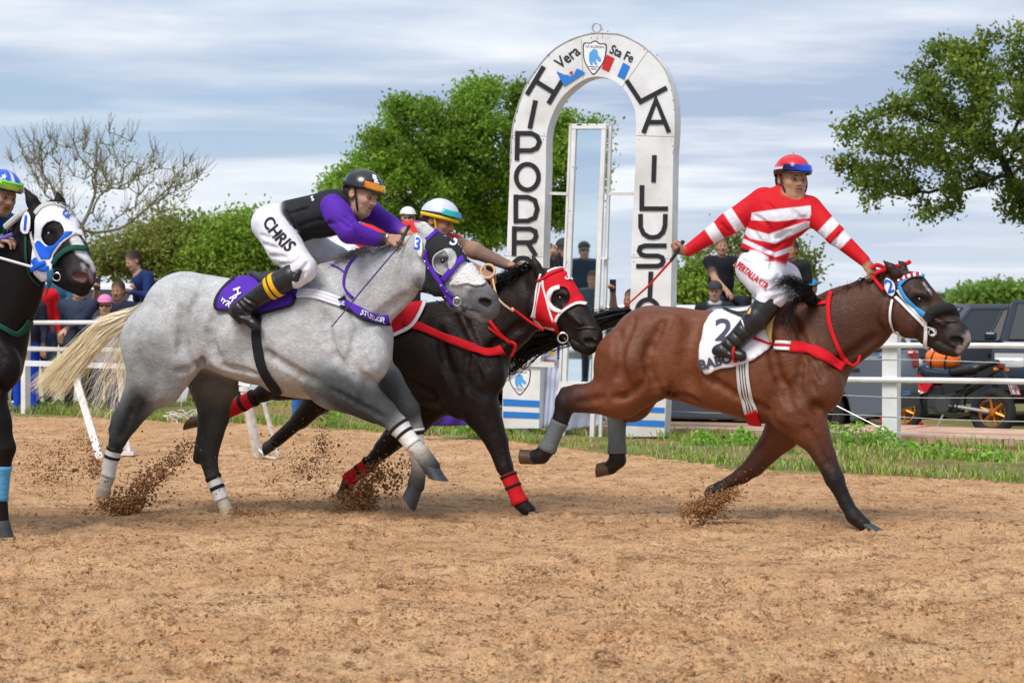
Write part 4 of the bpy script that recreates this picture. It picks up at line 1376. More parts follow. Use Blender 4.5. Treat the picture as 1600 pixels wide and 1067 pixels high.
# ---- coats
def coat(name, rough, spec, dapple=0.0, bump=.25, sheen=.15, fine=.12):
    m = bpy.data.materials.new(name); m.use_nodes = True
    t = m.node_tree; L = t.links; p = t.nodes['Principled BSDF']
    p.inputs['Roughness'].default_value = rough; p.inputs['Specular IOR Level'].default_value = spec
    p.inputs['Sheen Weight'].default_value = sheen; p.inputs['Sheen Roughness'].default_value = .4
    a = N(t, 'ShaderNodeAttribute'); a.attribute_name = 'Col'
    tc = N(t, 'ShaderNodeTexCoord'); vec = tc.outputs['Object']
    src = a.outputs['Color']
    def mul(src, fac):
        mu = N(t, 'ShaderNodeVectorMath', operation='MULTIPLY'); L.new(src, mu.inputs[0]); L.new(fac, mu.inputs[1]); return mu.outputs[0]
    def rng_(n, a0, a1, t0, t1):
        mr = N(t, 'ShaderNodeMapRange'); mr.inputs['From Min'].default_value = a0; mr.inputs['From Max'].default_value = a1
        mr.inputs['To Min'].default_value = t0; mr.inputs['To Max'].default_value = t1; L.new(n, mr.inputs['Value']); return mr.outputs[0]
    if dapple:
        n = N(t, 'ShaderNodeTexNoise'); n.inputs['Scale'].default_value = 4.5; n.inputs['Detail'].default_value = 7; n.inputs['Roughness'].default_value = .62; n.inputs['Distortion'].default_value = .9
        L.new(vec, n.inputs['Vector']); src = mul(src, rng_(n.outputs['Fac'], .3, .7, 1 - dapple, 1 + dapple * .7))
    mp = N(t, 'ShaderNodeMapping'); mp.inputs['Scale'].default_value = (55, 90, 130); mp.inputs['Rotation'].default_value = (0, .5, 0)
    L.new(vec, mp.inputs['Vector'])
    n = N(t, 'ShaderNodeTexNoise'); n.inputs['Scale'].default_value = 1; n.inputs['Detail'].default_value = 4; n.inputs['Distortion'].default_value = 1.2
    L.new(mp.outputs[0], n.inputs['Vector']); src = mul(src, rng_(n.outputs['Fac'], .3, .7, 1 - fine, 1 + fine))
    L.new(src, p.inputs['Base Color'])
    n2 = N(t, 'ShaderNodeTexNoise'); n2.inputs['Scale'].default_value = 11; n2.inputs['Detail'].default_value = 5; n2.inputs['Distortion'].default_value = .5; L.new(vec, n2.inputs['Vector'])
    ad = N(t, 'ShaderNodeMath', operation='MULTIPLY_ADD'); L.new(n.outputs['Fac'], ad.inputs[0]); ad.inputs[1].default_value = .28; L.new(n2.outputs['Fac'], ad.inputs[2])
    b = N(t, 'ShaderNodeBump'); b.inputs['Strength'].default_value = bump; b.inputs['Distance'].default_value = .02
    vn = N(t, 'ShaderNodeTexNoise'); vn.inputs['Scale'].default_value = 4.2; vn.inputs['Detail'].default_value = 2; vn.inputs['Distortion'].default_value = 1.6
    L.new(vec, vn.inputs['Vector'])                                   # raised veins and creases
    v1 = N(t, 'ShaderNodeMath', operation='SUBTRACT'); L.new(vn.outputs['Fac'], v1.inputs[0]); v1.inputs[1].default_value = .5
    v2 = N(t, 'ShaderNodeMath', operation='ABSOLUTE'); L.new(v1.outputs[0], v2.inputs[0])
    v3 = N(t, 'ShaderNodeMapRange'); v3.inputs['From Min'].default_value = 0; v3.inputs['From Max'].default_value = .022
    v3.inputs['To Min'].default_value = .09; v3.inputs['To Max'].default_value = 0; v3.interpolation_type = 'SMOOTHSTEP'; L.new(v2.outputs[0], v3.inputs['Value'])
    a2 = N(t, 'ShaderNodeMath', operation='ADD'); L.new(ad.outputs[0], a2.inputs[0]); L.new(v3.outputs[0], a2.inputs[1])
    rn = N(t, 'ShaderNodeMapRange'); rn.inputs['From Min'].default_value = .3; rn.inputs['From Max'].default_value = .7
    rn.inputs['To Min'].default_value = rough - .10; rn.inputs['To Max'].default_value = rough + .16; L.new(n.outputs['Fac'], rn.inputs['Value']); L.new(rn.outputs[0], p.inputs['Roughness'])
    L.new(a2.outputs[0], b.inputs['Height']); L.new(b.outputs[0], p.inputs['Normal'])
    return m

def cloth(name, col, rough=.75, bump=.35, bscale=14, sheen=.0, var=.08, spec=.25):
    return mat(name, col, rough, spec=spec, var=var, vscale=9, bump=bump, bscale=bscale, sheen=sheen)
LEATHER = mat('black_leather', (0.013, 0.013, 0.014), .38, spec=.5, var=.3, vscale=20, bump=.3, bscale=22)
PURPLE = cloth('purple_cloth', srgb(84, 40, 168))
RED = cloth('red_cloth', srgb(206, 20, 34))
WHITE_C = cloth('white_cloth', (0.78, 0.77, 0.80))
BLACK_C = cloth('black_cloth', (0.016, 0.016, 0.018))
BLUE_C = cloth('blue_cloth', srgb(30, 92, 205))
LBLUE_C = cloth('sky_blue_cloth', srgb(60, 150, 215))
GREEN_C = cloth('green_webbing', srgb(22, 72, 58))
CREAM = cloth('cream_webbing', srgb(214, 200, 176))
STEEL = mat('bit_steel', (0.72, 0.68, 0.58), .18, metal=1.0)
HOOF_D = mat('dark_hoof', srgb(58, 62, 66), .5, spec=.4, var=.25, vscale=30, bump=.2, bscale=60)
HOOF_B = mat('horn_hoof', srgb(88, 66, 46), .5, spec=.4, var=.45, vscale=22, bump=.2, bscale=60)
HAIR = mat('hair_strand', (1, 1, 1), .5, spec=.3, attr=True, translucent=.15)

def nostril(f, px, py, r, col=(.02, .012, .012)):
    o = f.soff(px, py); m = f.U(px, py)[1] / FPX
    f.c(px - r * .9, py - r * .5, r * .5, px + r * .9, py - r * .3, r * .4, o + .004, o + .004, k=.012, col=(.1, .1, .1), w=.6)
    f.c(px - r * .5, py - r * .05, r * .5, px + r * .4, py + r * .2, r * .7, o + .004, o + .004, op='sub', k=.006)
    f.late.append((px - r * .45, py, r * .6, px + r * .4, py + r * .2, r * .85, o + .006, col))
def mouth(f, a, b, r=1.6):
    for t0, t1 in ((0, .5), (.5, 1)):
        p = [a[0] + (b[0] - a[0]) * t0, a[1] + (b[1] - a[1]) * t0]; q = [a[0] + (b[0] - a[0]) * t1, a[1] + (b[1] - a[1]) * t1]
        o1, o2 = f.soff(*p), f.soff(*q)
        f.c(*p, r, *q, r, o1, o2, op='sub', k=.008); f.c(*p, r * 1.1, *q, r * 1.1, o1, o2, op='paint', k=.006, col=(.02, .012, .01))
def socket(f, px, py, r, col):
    o = f.soff(px, py)
    f.c(px - r * .4, py, r * .55, px + r * .4, py, r * .55, o - .004, op='sub', k=.02)
    f.c(px - r * .6, py, r * .8, px + r * .6, py, r * .7, o, op='paint', k=.02, col=col)
def muscles(f, X, Y, col=None):
    if col is not None:
        def Bg(pts, r, d): f.bulge([(X(a), Y(b)) for a, b in pts], r, d, .03, col)
        Bg([(1228, 560), (1246, 604), (1254, 632)], 18, .016); Bg([(1268, 580), (1280, 612)], 16, .016)
        Bg([(1000, 520), (982, 566), (978, 600)], 20, .016); Bg([(1040, 560), (1030, 600)], 16, .014); Bg([(1050, 505), (1030, 520)], 16, .012)
        Bg([(1222, 650), (1250, 660)], 10, .01)
    def G(pts, r, d=.012, k=.035): f.groove([(X(a), Y(b)) for a, b in pts], r, d, k)
    G([(1204, 528), (1212, 575), (1236, 632)], 7, .014, .035)          # behind the shoulder
    G([(1240, 500), (1262, 545), (1284, 590)], 6, .013, .03)          # before the shoulder blade
    G([(1240, 600), (1262, 628), (1280, 640)], 6, .012, .035)         # between triceps and arm
    G([(1262, 575), (1272, 610)], 5, .010, .02); G([(1226, 600), (1244, 622), (1270, 634)], 5, .012, .02); G([(1252, 560), (1248, 600)], 5, .008, .025)
    G([(1086, 505), (1070, 560), (1078, 606)], 12, .012, .06)         # flank hollow
    G([(1034, 505), (1012, 560), (1030, 612)], 7, .014, .035); G([(990, 500), (972, 545), (962, 590)], 5, .010, .025); G([(1002, 600), (984, 618), (960, 622)], 5, .010, .025)          # before the thigh
    G([(966, 520), (968, 575), (985, 612)], 6, .008, .04)             # hamstring
    G([(1106, 590), (1150, 618), (1196, 640)], 6, .008, .03); G([(1030, 612), (1060, 616), (1090, 626)], 4, .008, .02)

# =============================================== the grey
def grey_horse():
    G = (0.50, 0.50, 0.50); GL = (0.60, 0.595, 0.58); GD = (0.040, 0.044, 0.045); GM = (0.15, 0.155, 0.155); MU = (0.12, 0.12, 0.125)
    f = Fig(358, 14.85)
    c = f.c
    # trunk
    c(290, 494, 70, 330, 503, 68, 0, w=.92, k=.06, col=G)
    c(330, 505, 70, 400, 516, 79, 0, w=.92, k=.06, col=G)
    c(400, 518, 80, 470, 527, 88, 0, w=.84, k=.06, col=G)
    c(470, 525, 88, 532, 530, 84, 0, w=.78, k=.06, col=G)
    c(440, 470, 34, 528, 450, 36, 0, w=.8, k=.07, col=G)
    c(440, 590, 26, 500, 598, 26, 0, w=1.2, k=.06, col=GL)
    # haunches, both sides
    for sgn in (-1, 1):
        c(285, 492, 56, 246, 536, 60, sgn * .13, sgn * .17, w=.62, k=.05, col=G)
        c(300, 470, 34, 330, 500, 30, sgn * .17, sgn * .18, w=.6, k=.05, col=G)
        c(495, 490, 44, 560, 560, 50, sgn * .16, sgn * .15, w=.55, k=.05, col=G)      # shoulder
        c(500, 480, 30, 522, 600, 40, sgn * .19, sgn * .17, w=.5, k=.04, col=G)       # triceps
        c(360, 530, 55, 460, 540, 66, sgn * .12, sgn * .13, w=.6, k=.06, col=G)       # ribs
    # point of shoulder and breast
    c(560, 548, 46, 578, 558, 34, -.09, -.09, w=.9, k=.05, col=G)
    c(560, 548, 46, 578, 556, 34, .09, .09, w=.9, k=.05, col=G)
    c(575, 530, 34, 566, 590, 26, 0, w=1.1, k=.05, col=G)
    # near hind
    c(246, 536, 58, 240, 588, 44, -.17, -.18, w=.75, k=.05, col=G, colb=G)
    c(270, 560, 48, 252, 600, 36, -.17, -.18, w=.75, k=.05, col=G)
    c(240, 590, 41, 200, 652, 21, -.18, -.18, w=.85, k=.035, col=G, colb=GM)
    c(226, 612, 26, 198, 660, 17, -.18, k=.03, col=GM, colb=GD)
    c(200, 652, 20, 185, 686, 14, -.18, k=.025, col=GD)
    c(186, 650, 11, 177, 672, 8, -.18, k=.02, col=GD)
    c(183, 688, 12.5, 175, 715, 9.5, -.18, k=.02, col=GD, colb=GD)
    c(175, 715, 9.5, 168, 746, 9.5, -.18, k=.02, col=GD, colb=(0.62, 0.6, 0.56))
    c(168, 748, 10.5, 164, 760, 9.5, -.18, k=.02, col=(0.66, 0.62, 0.55))
    # far hind
    c(318, 560, 44, 334, 596, 40, .16, .15, w=.75, k=.05, col=G, colb=GM)
    c(332, 596, 38, 334, 650, 24, .15, w=.85, k=.035, col=GM, colb=GD)
    c(334, 650, 24, 324, 702, 18.5, .15, k=.025, col=GD)
    c(318, 690, 12, 310, 716, 9, .15, k=.02, col=GD)
    c(323, 704, 17, 331, 740, 11, .15, k=.02, col=GD)
    c(331, 740, 10.5, 347, 782, 9.5, .15, k=.02, col=GD, colb=(0.62, 0.6, 0.56))
    c(347, 782, 10.5, 352, 792, 10, .15, k=.015, col=(0.66, 0.60, 0.52))
    # near fore
    c(516, 590, 44, 545, 606, 37, -.15, -.16, w=.85, k=.05, col=GM, colb=GD)
    c(545, 606, 36, 600, 644, 20.5, -.16, w=.9, k=.03, col=GD)
    c(530, 622, 17, 586, 650, 12, -.15, k=.02, col=GD)
    c(600, 644, 19, 622, 664, 16, -.16, k=.02, col=GD)
    c(622, 664, 14.5, 648, 698, 11.5, -.16, k=.02, col=(0.7, 0.69, 0.67))
    c(648, 698, 13, 657, 706, 12.5, -.16, k=.02, col=(0.66, 0.6, 0.5)); c(661, 711, 13, 674, 730, 14, -.16, k=.02, col=GD)
    # far fore
    c(566, 580, 36, 600, 596, 29, .14, .14, w=.85, k=.05, col=G, colb=GM)
    c(600, 596, 28, 638, 640, 18, .14, k=.03, col=GM, colb=GD)
    c(638, 640, 17.5, 648, 668, 13.5, .14, k=.02, col=GD)
    c(648, 668, 12, 652, 716, 10, .14, k=.02, col=(0.7, 0.69, 0.67))
    c(652, 716, 11.5, 655, 728, 11, .14, k=.02, col=(0.66, 0.6, 0.5)); c(654, 736, 12, 650, 758, 14, .14, k=.02, col=GD)
    # neck
    c(532, 476, 70, 586, 446, 54, 0, -.02, w=.58, k=.07, col=G)
    c(586, 446, 54, 638, 415, 41, -.02, -.06, w=.55, k=.05, col=G)
    c(548, 420, 22, 640, 384, 15, 0, -.05, w=.6, k=.05, col=G)
    c(556, 500, 36, 628, 452, 22, 0, -.05, w=.9, k=.05, col=G)
    # head, turned a little to the camera
    c(660, 392, 30, 686, 398, 31, -.09, -.11, w=.74, k=.03, col=G)
    c(672, 424, 34, 688, 434, 30, -.10, -.12, w=.66, k=.03, col=G)
    c(696, 402, 30, 730, 444, 25, -.12, -.16, w=.72, k=.03, col=G, colb=(0.5, 0.5, 0.5))
    c(700, 440, 22, 735, 462, 18, -.13, -.17, w=.74, k=.03, col=G, colb=MU)
    c(730, 444, 24, 758, 468, 21, -.16, -.19, w=.72, k=.025, col=(0.45, 0.45, 0.45), colb=MU)
    c(758, 472, 21, 762, 480, 20, -.19, w=.82, k=.02, col=MU)
    c(738, 482, 14, 756, 492, 13, -.17, -.185, w=.8, k=.012, col=MU, colb=(0.3, 0.27, 0.25))
    c(712, 470, 15, 742, 488, 12, -.14, -.17, w=.8, k=.02, col=MU)
    c(683, 400, 13, 700, 400, 10, -.17, -.19, w=.7, k=.02, col=G)          # brow over the eye
    c(668, 430, 24, 690, 446, 18, -.15, -.165, w=.5, k=.02, col=G)        # cheek disc
    c(700, 425, 5, 735, 452, 4, -.2, -.235, k=.02, col=GL)                # facial crest
    nostril(f, 757, 471, 9); mouth(f, (724, 481), (752, 489)); socket(f, 692, 408, 10, (.14, .14, .145))
    gx = lambda x: 609 + (x - 1312) * .94; gy = lambda y: 553 + (y - 592) * .95
    muscles(f, gx, gy, G)
    f.groove([(560, 520), (600, 490), (632, 466)], 6, .010, .04); f.groove([(520, 610), (560, 632), (598, 652)], 4, .008, .02); f.groove([(205, 640), (196, 668), (188, 684)], 4, .007, .02)
    f.groove([(672, 448), (664, 430), (664, 400)], 5, .010, .03)
    # ears
    c(668, 368, 9, 656, 355, 6.5, -.13, -.14, k=.015, col=GL); c(656, 355, 6.5, 646, 347, 1.5, -.14, -.15, k=.01, col=GL)
    c(676, 366, 8, 664, 352, 5, -.03, -.03, k=.015, col=GL); c(664, 352, 5, 656, 346, 1.5, -.03, k=.01, col=GL)
    # charcoal forearms and gaskins
    for (x1, y1, r1, x2, y2, r2, oo) in ((528, 606, 24, 600, 645, 24, -.26), (528, 606, 24, 600, 645, 24, -.10), (216, 628, 20, 190, 668, 20, -.28), (216, 628, 20, 190, 668, 20, -.10), (604, 600, 20, 640, 644, 20, .06)):
        c(x1, y1, r1, x2, y2, r2, oo, op='paint', k=.09, col=(0.050, 0.054, 0.055))
    # dark skin and dirt
    c(640, 475, 15, 655, 440, 12, -.15, -.19, op='paint', k=.05, col=(0.20, 0.19, 0.18))
    c(696, 406, 8, 700, 412, 9, -.2, -.22, op='paint', k=.02, col=(0.14, 0.14, 0.145))
    c(742, 462, 16, 766, 490, 16, -.25, -.27, op='paint', k=.05, col=(0.13, 0.13, 0.135))
    def paint(V, C, s):
        # darker dapples low on the haunch, warm dust on the belly
        n = vnoise(V[:, 0] * 5, V[:, 1] * 5, V[:, 2] * 5)
        px, py = s.px(V)
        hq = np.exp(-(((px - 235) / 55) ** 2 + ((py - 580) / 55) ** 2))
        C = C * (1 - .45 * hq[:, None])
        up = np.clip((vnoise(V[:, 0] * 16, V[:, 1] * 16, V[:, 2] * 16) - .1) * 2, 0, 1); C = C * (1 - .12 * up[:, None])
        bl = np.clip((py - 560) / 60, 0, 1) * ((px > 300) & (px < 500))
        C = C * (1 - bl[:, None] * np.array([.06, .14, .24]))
        return C * (1 + .10 * n[:, None])
    o = f.finish('grey_horse', coat('grey_coat', .66, .22, dapple=.24, bump=.6, sheen=.0, fine=.26), .022, paint)
    tag(o, 'grey racehorse in a black hood and purple tack, all in full gallop', 'horse', 'racehorses')
    # eye, hooves
    f.eye(692, 408, .019)
    dk = HOOF_D
    f.hoof((164, 761), (150, 771), (169, 780), mat('pale_hoof', srgb(190, 172, 146), .6, var=.2), -.18, .043)
    f.hoof((352, 791), (345, 805), (366, 806), MATS['pale_hoof'], .15, .043)
    f.hoof((672, 727), (670, 746), (700, 752), dk, -.16, .056, 1.15)
    f.hoof((651, 757), (632, 770), (648, 798), dk, .14, .056, 1.15)
    # bandages with black bands
    wb = cloth('white_bandage', (0.74, 0.73, 0.71), .8, .3, 40)
    def bandage(a, b, off, m, bands):
        sl = f.sleeve('bandage', a, b, m, off, .006, 12, 18)
        for t0, t1 in bands: f.sleeve('band', a, b, BLACK_C, off, .0095, 3, 18, t0, t1, parent=sl)
    bandage((181, 700), (169, 744), -.18, wb, [(.0, .10), (.28, .38)])
    bandage((332, 744), (347, 781), .15, wb, [(.0, .16), (.42, .56)])
    bandage((622, 665), (646, 696), -.16, wb, [(.0, .12), (.36, .48)])
    bandage((648, 670), (652, 704), .14, wb, [(.1, .28), (.7, .85)])
    # tail
    U = f.U
    tc = lambda t, q: 1.3 * np.stack([(0.32 + .46 * np.clip(t * 3, 0, 1)) * (.72 + .5 * q), (0.31 + .39 * np.clip(t * 3, 0, 1)) * (.72 + .48 * q), (0.30 + .27 * np.clip(t * 3, 0, 1) - .06 * t) * (.72 + .45 * q)], 1)
    g1 = [[U(226, 474), U(205, 487), U(162, 502), U(112, 548), U(52, 602)], [U(226, 478), U(202, 494), U(156, 516), U(112, 562), U(66, 612)],
          [U(224, 480), U(204, 500), U(166, 530), U(124, 580), U(96, 622)], [U(222, 484), U(205, 510), U(182, 560), U(150, 620), U(128, 662)],
          [U(221, 490), U(206, 520), U(192, 570), U(172, 620), U(150, 672)], [U(220, 494), U(209, 525), U(200, 580), U(192, 610), U(178, 650)]]
    f.strands('tail', g1[:3], 1000, HAIR, .0045, .017, cols=tc, jitter=.02, seg=12)
    f.strands('tail_strands', g1[2:], 150, HAIR, .0035, .03, cols=tc, jitter=.03, seg=12)
    mcol = lambda t, q: np.outer(np.ones_like(t), [.22, .22, .215]) * (.6 + .9 * q)
    f.strands('mane', [[U(a, b + 3, -.01), U(a - 5, b - 1, -.04), U(a - 16, b + 5, -.075), U(a - 26, b + 13, -.10)] for a, b in ((538, 404), (565, 392), (590, 387), (615, 383), (636, 376))], 260, HAIR, .005, .007, cols=mcol, seg=7)
    # ------- tack
    z1 = lambda a, b: (600 + a / 5.335, 340 + b / 5.335)
    z3 = lambda a, b: (330 + a / 5.333, 400 + b / 5.333)
    hood = [z1(*p) for p in [(352, 215), (440, 118), (570, 108), (650, 185), (715, 290), (760, 398), (690, 374), (636, 366), (566, 452), (505, 535), (548, 640), (530, 712), (440, 692), (326, 626), (346, 480), (355, 330)]]
    eh = ellipse(*z1(505, 372), 18.5, 20, 22, R(20))
    h = f.patch('hood', hood, BLACK_C, [eh], .008, .008, spacing=3.5)
    f.patch('hood_far_side', hood, BLACK_C, [eh], .008, .008, side=1, spacing=6)
    cup = mat('blinker_cup', (0.42, 0.42, 0.43), .3, spec=.5)
    f.patch('eye_cup', [z1(*p) for p in [(500, 278), (560, 276), (605, 330), (600, 400), (555, 445), (545, 400), (550, 350), (530, 310)]], cup, push=.02, thick=.006, spacing=4, parent=h)
    f.strap('eye_cup_rim', [z1(*p) for p in [(500, 280), (430, 315), (415, 380), (445, 450), (510, 478)]], 2.2, cup, push=.012, parent=h)
    f.text('hood_number', '3', *z1(582, 205), 24, R(28), WHITE_C, .016, .5, parent=h)
    f.patch('sheepskin_noseband', [z1(*p) for p in [(556, 548), (625, 478), (700, 388), (760, 415), (850, 552), (750, 572), (690, 556), (610, 562)]], mat('white_fleece', (0.72, 0.71, 0.69), .9, bump=.8, bscale=70), push=.010, thick=.014, spacing=3)
    br = f.strap('bridle', [z1(338, 315), z1(400, 430), z1(480, 555), z1(590, 735)], 7, PURPLE, .016, .006)
    f.strap('cheek_strap', [z1(360, 270), z1(385, 400), z1(470, 540), z1(590, 660)], 5, PURPLE, .019, .006, parent=br)
    f.strap('hood_trim', [z1(660, 352), z1(618, 375), z1(560, 455), z1(500, 528)], 9.5, PURPLE, .017, .006, parent=br)
    f.strap('browband', [z1(358, 195), z1(420, 135), z1(480, 108), z1(545, 102)], 7, PURPLE, .016, .006, parent=br)
    f.ring_at('bit_ring', *z1(628, 692), 6.2, STEEL, 1.0, .02, parent=br)
    f.strap('chin_strap', [z1(640, 735), z1(690, 760), z1(640, 790)], 2.0, LEATHER, .012, .004, parent=br)
    f.strap('rein', [z1(520, 870), z1(440, 865), z1(600, 775)][1:], 2.5, LEATHER, .03, .006, parent=br)
    for q in ((485, 565), (520, 640), (545, 605), (350, 370), (390, 425)):
        p, n = f.hit(*z1(*q), push=.022); mb = MB(); mb.lathe(p, n, [(-.004, .008), (.004, .007), (.006, .0005)], 10); mb.build('stud', STEEL, br, smooth=True)
    # number tag
    tg = f.patch('number_tag', ellipse(*z1(308, 235), 8.2, 18.5, 20, R(-6)), mat('tag_white', (.8, .8, .8), .4), push=.028, thick=.006, spacing=4, sm=6, curve=False)
    f.text('tag_number', '3', *z1(300, 235), 22, R(8), BLUE_C, .034, .4, parent=tg)
    # saddle cloth
    sc = [z3(*p) for p in [(30, 435), (95, 300), (215, 190), (420, 150), (600, 180), (725, 262), (692, 420), (560, 452), (400, 492), (250, 472), (140, 458)]]
    cl = f.patch('saddle_cloth', sc, PURPLE, push=.016, thick=.014, spacing=7)
    f.patch('saddle_cloth_far_side', sc, PURPLE, push=.016, thick=.014, side=1, spacing=10)
    f.strap('cloth_trim', [z3(700, 330), z3(692, 415), z3(560, 455), z3(400, 494), z3(250, 474), z3(140, 460), z3(32, 436), z3(92, 305), z3(200, 205)], 3.6, BLACK_C, .024, .006, parent=cl)
    f.text('cloth_lettering', 'H', *z3(220, 320), 15, R(75), WHITE_C, .030, .5, parent=cl)
    f.text('cloth_lettering', 'R', *z3(195, 365), 14, R(60), WHITE_C, .030, .5, parent=cl)
    f.text('cloth_lettering', 'FYR', *z3(138, 396), 11, R(38), WHITE_C, .030, .5, parent=cl)
    for k in range(3):
        f.strap('surcingle', [z3(690, 300 + 24 * k), z3(800, 290 + 24 * k), z3(900, 302 + 26 * k), z3(1000, 335 + 27 * k), z3(1100, 372 + 28 * k)], 4.3, WHITE_C, .012 + .001 * k, .005)
    bb = f.strap('breast_band', [z3(1075, 385), z3(1160, 425), z3(1260, 480), z3(1380, 532), z3(1480, 530)], 15.5, PURPLE, .012, .007)
    f.strap('band_trim', [z3(1070, 425), z3(1180, 478), z3(1270, 532), z3(1380, 572), z3(1478, 560)], 4, BLACK_C, .017, .006, parent=bb)
    f.strap('band_trim', [z3(1056, 380), z3(1110, 336)], 4, BLACK_C, .018, .006, parent=bb)
    f.text('band_lettering', 'STUD-SUR', *z3(1345, 508), 12.5, R(18), WHITE_C, .021, .3, parent=bb, sx=.66)
    f.strap('girth', [z3(392, 470), z3(382, 620), z3(388, 740), z3(418, 900), z3(470, 1010), z3(540, 1110), z3(560, 1150)], 13.5, BLACK_C, .010, .007)
    f.strap('neck_strap', [z3(1215, -5), z3(1150, 80), z3(1115, 170), z3(1112, 270), z3(1190, 350)], 3.4, PURPLE, .010, .006)
    f.strap('neck_strap', [z3(1000, 80), z3(1060, 100), z3(1115, 140)], 2.0, PURPLE, .010, .006)
    # saddle with the white cantle roll
    mb = MB(); q, n = f.hit(*z3(260, 215), push=.01)
    mb.torus(U(378, 443, 0), FWD + np.array([0, 0, .3]), .04, .014, 18, 8); mb.build('saddle_roll', WHITE_C, o, smooth=True)
    f.patch('saddle', [z3(*p) for p in [(330, 178), (430, 165), (560, 170), (700, 210), (640, 330), (520, 300), (420, 260)]], LEATHER, push=.035, thick=.03, spacing=8)
    return f

# =============================================== shared hidden or distant body: shift of one traced trunk
def trunk(f, dx, dy, sc, B, BD, hind=True, near_hock=None):
    """trunk of a galloping horse; pixel frame of the leading horse moved by dx, dy and scaled about its chest"""
    cx, cy = 1312, 592
    def X(x): return cx + (x - cx) * sc + dx
    def Y(y): return cy + (y - cy) * sc + dy
    def c(x1, y1, r1, x2, y2, r2, *a, **k): f.c(X(x1), Y(y1), r1 * sc, X(x2), Y(y2), r2 * sc, *a, **k)
    c(1020, 546, 69, 1060, 553, 70, 0, w=.92, k=.06, col=B)
    c(1060, 553, 68, 1120, 563, 75, 0, w=.92, k=.06, col=B)
    c(1120, 565, 75, 1190, 574, 84, 0, w=.84, k=.06, col=B)
    c(1190, 574, 84, 1248, 574, 78, 0, w=.78, k=.06, col=B)
    c(1160, 520, 34, 1236, 508, 36, 0, w=.8, k=.07, col=B)
    for s in (-1, 1):
        c(1018, 545, 60, 985, 572, 58, s * .13, s * .17, w=.6, k=.05, col=B)
        c(1035, 520, 34, 1062, 548, 30, s * .17, s * .18, w=.6, k=.05, col=B)
        c(1215, 540, 42, 1272, 604, 46, s * .15, s * .15, w=.55, k=.05, col=B)
        c(1212, 530, 30, 1236, 640, 38, s * .18, s * .16, w=.5, k=.04, col=B)
        c(1085, 575, 52, 1180, 590, 62, s * .12, s * .13, w=.6, k=.06, col=B)
        c(1268, 592, 42, 1284, 604, 32, s * .09, w=.9, k=.05, col=B)
    c(1280, 580, 34, 1270, 632, 26, 0, w=1.1, k=.05, col=B)
    return X, Y, c

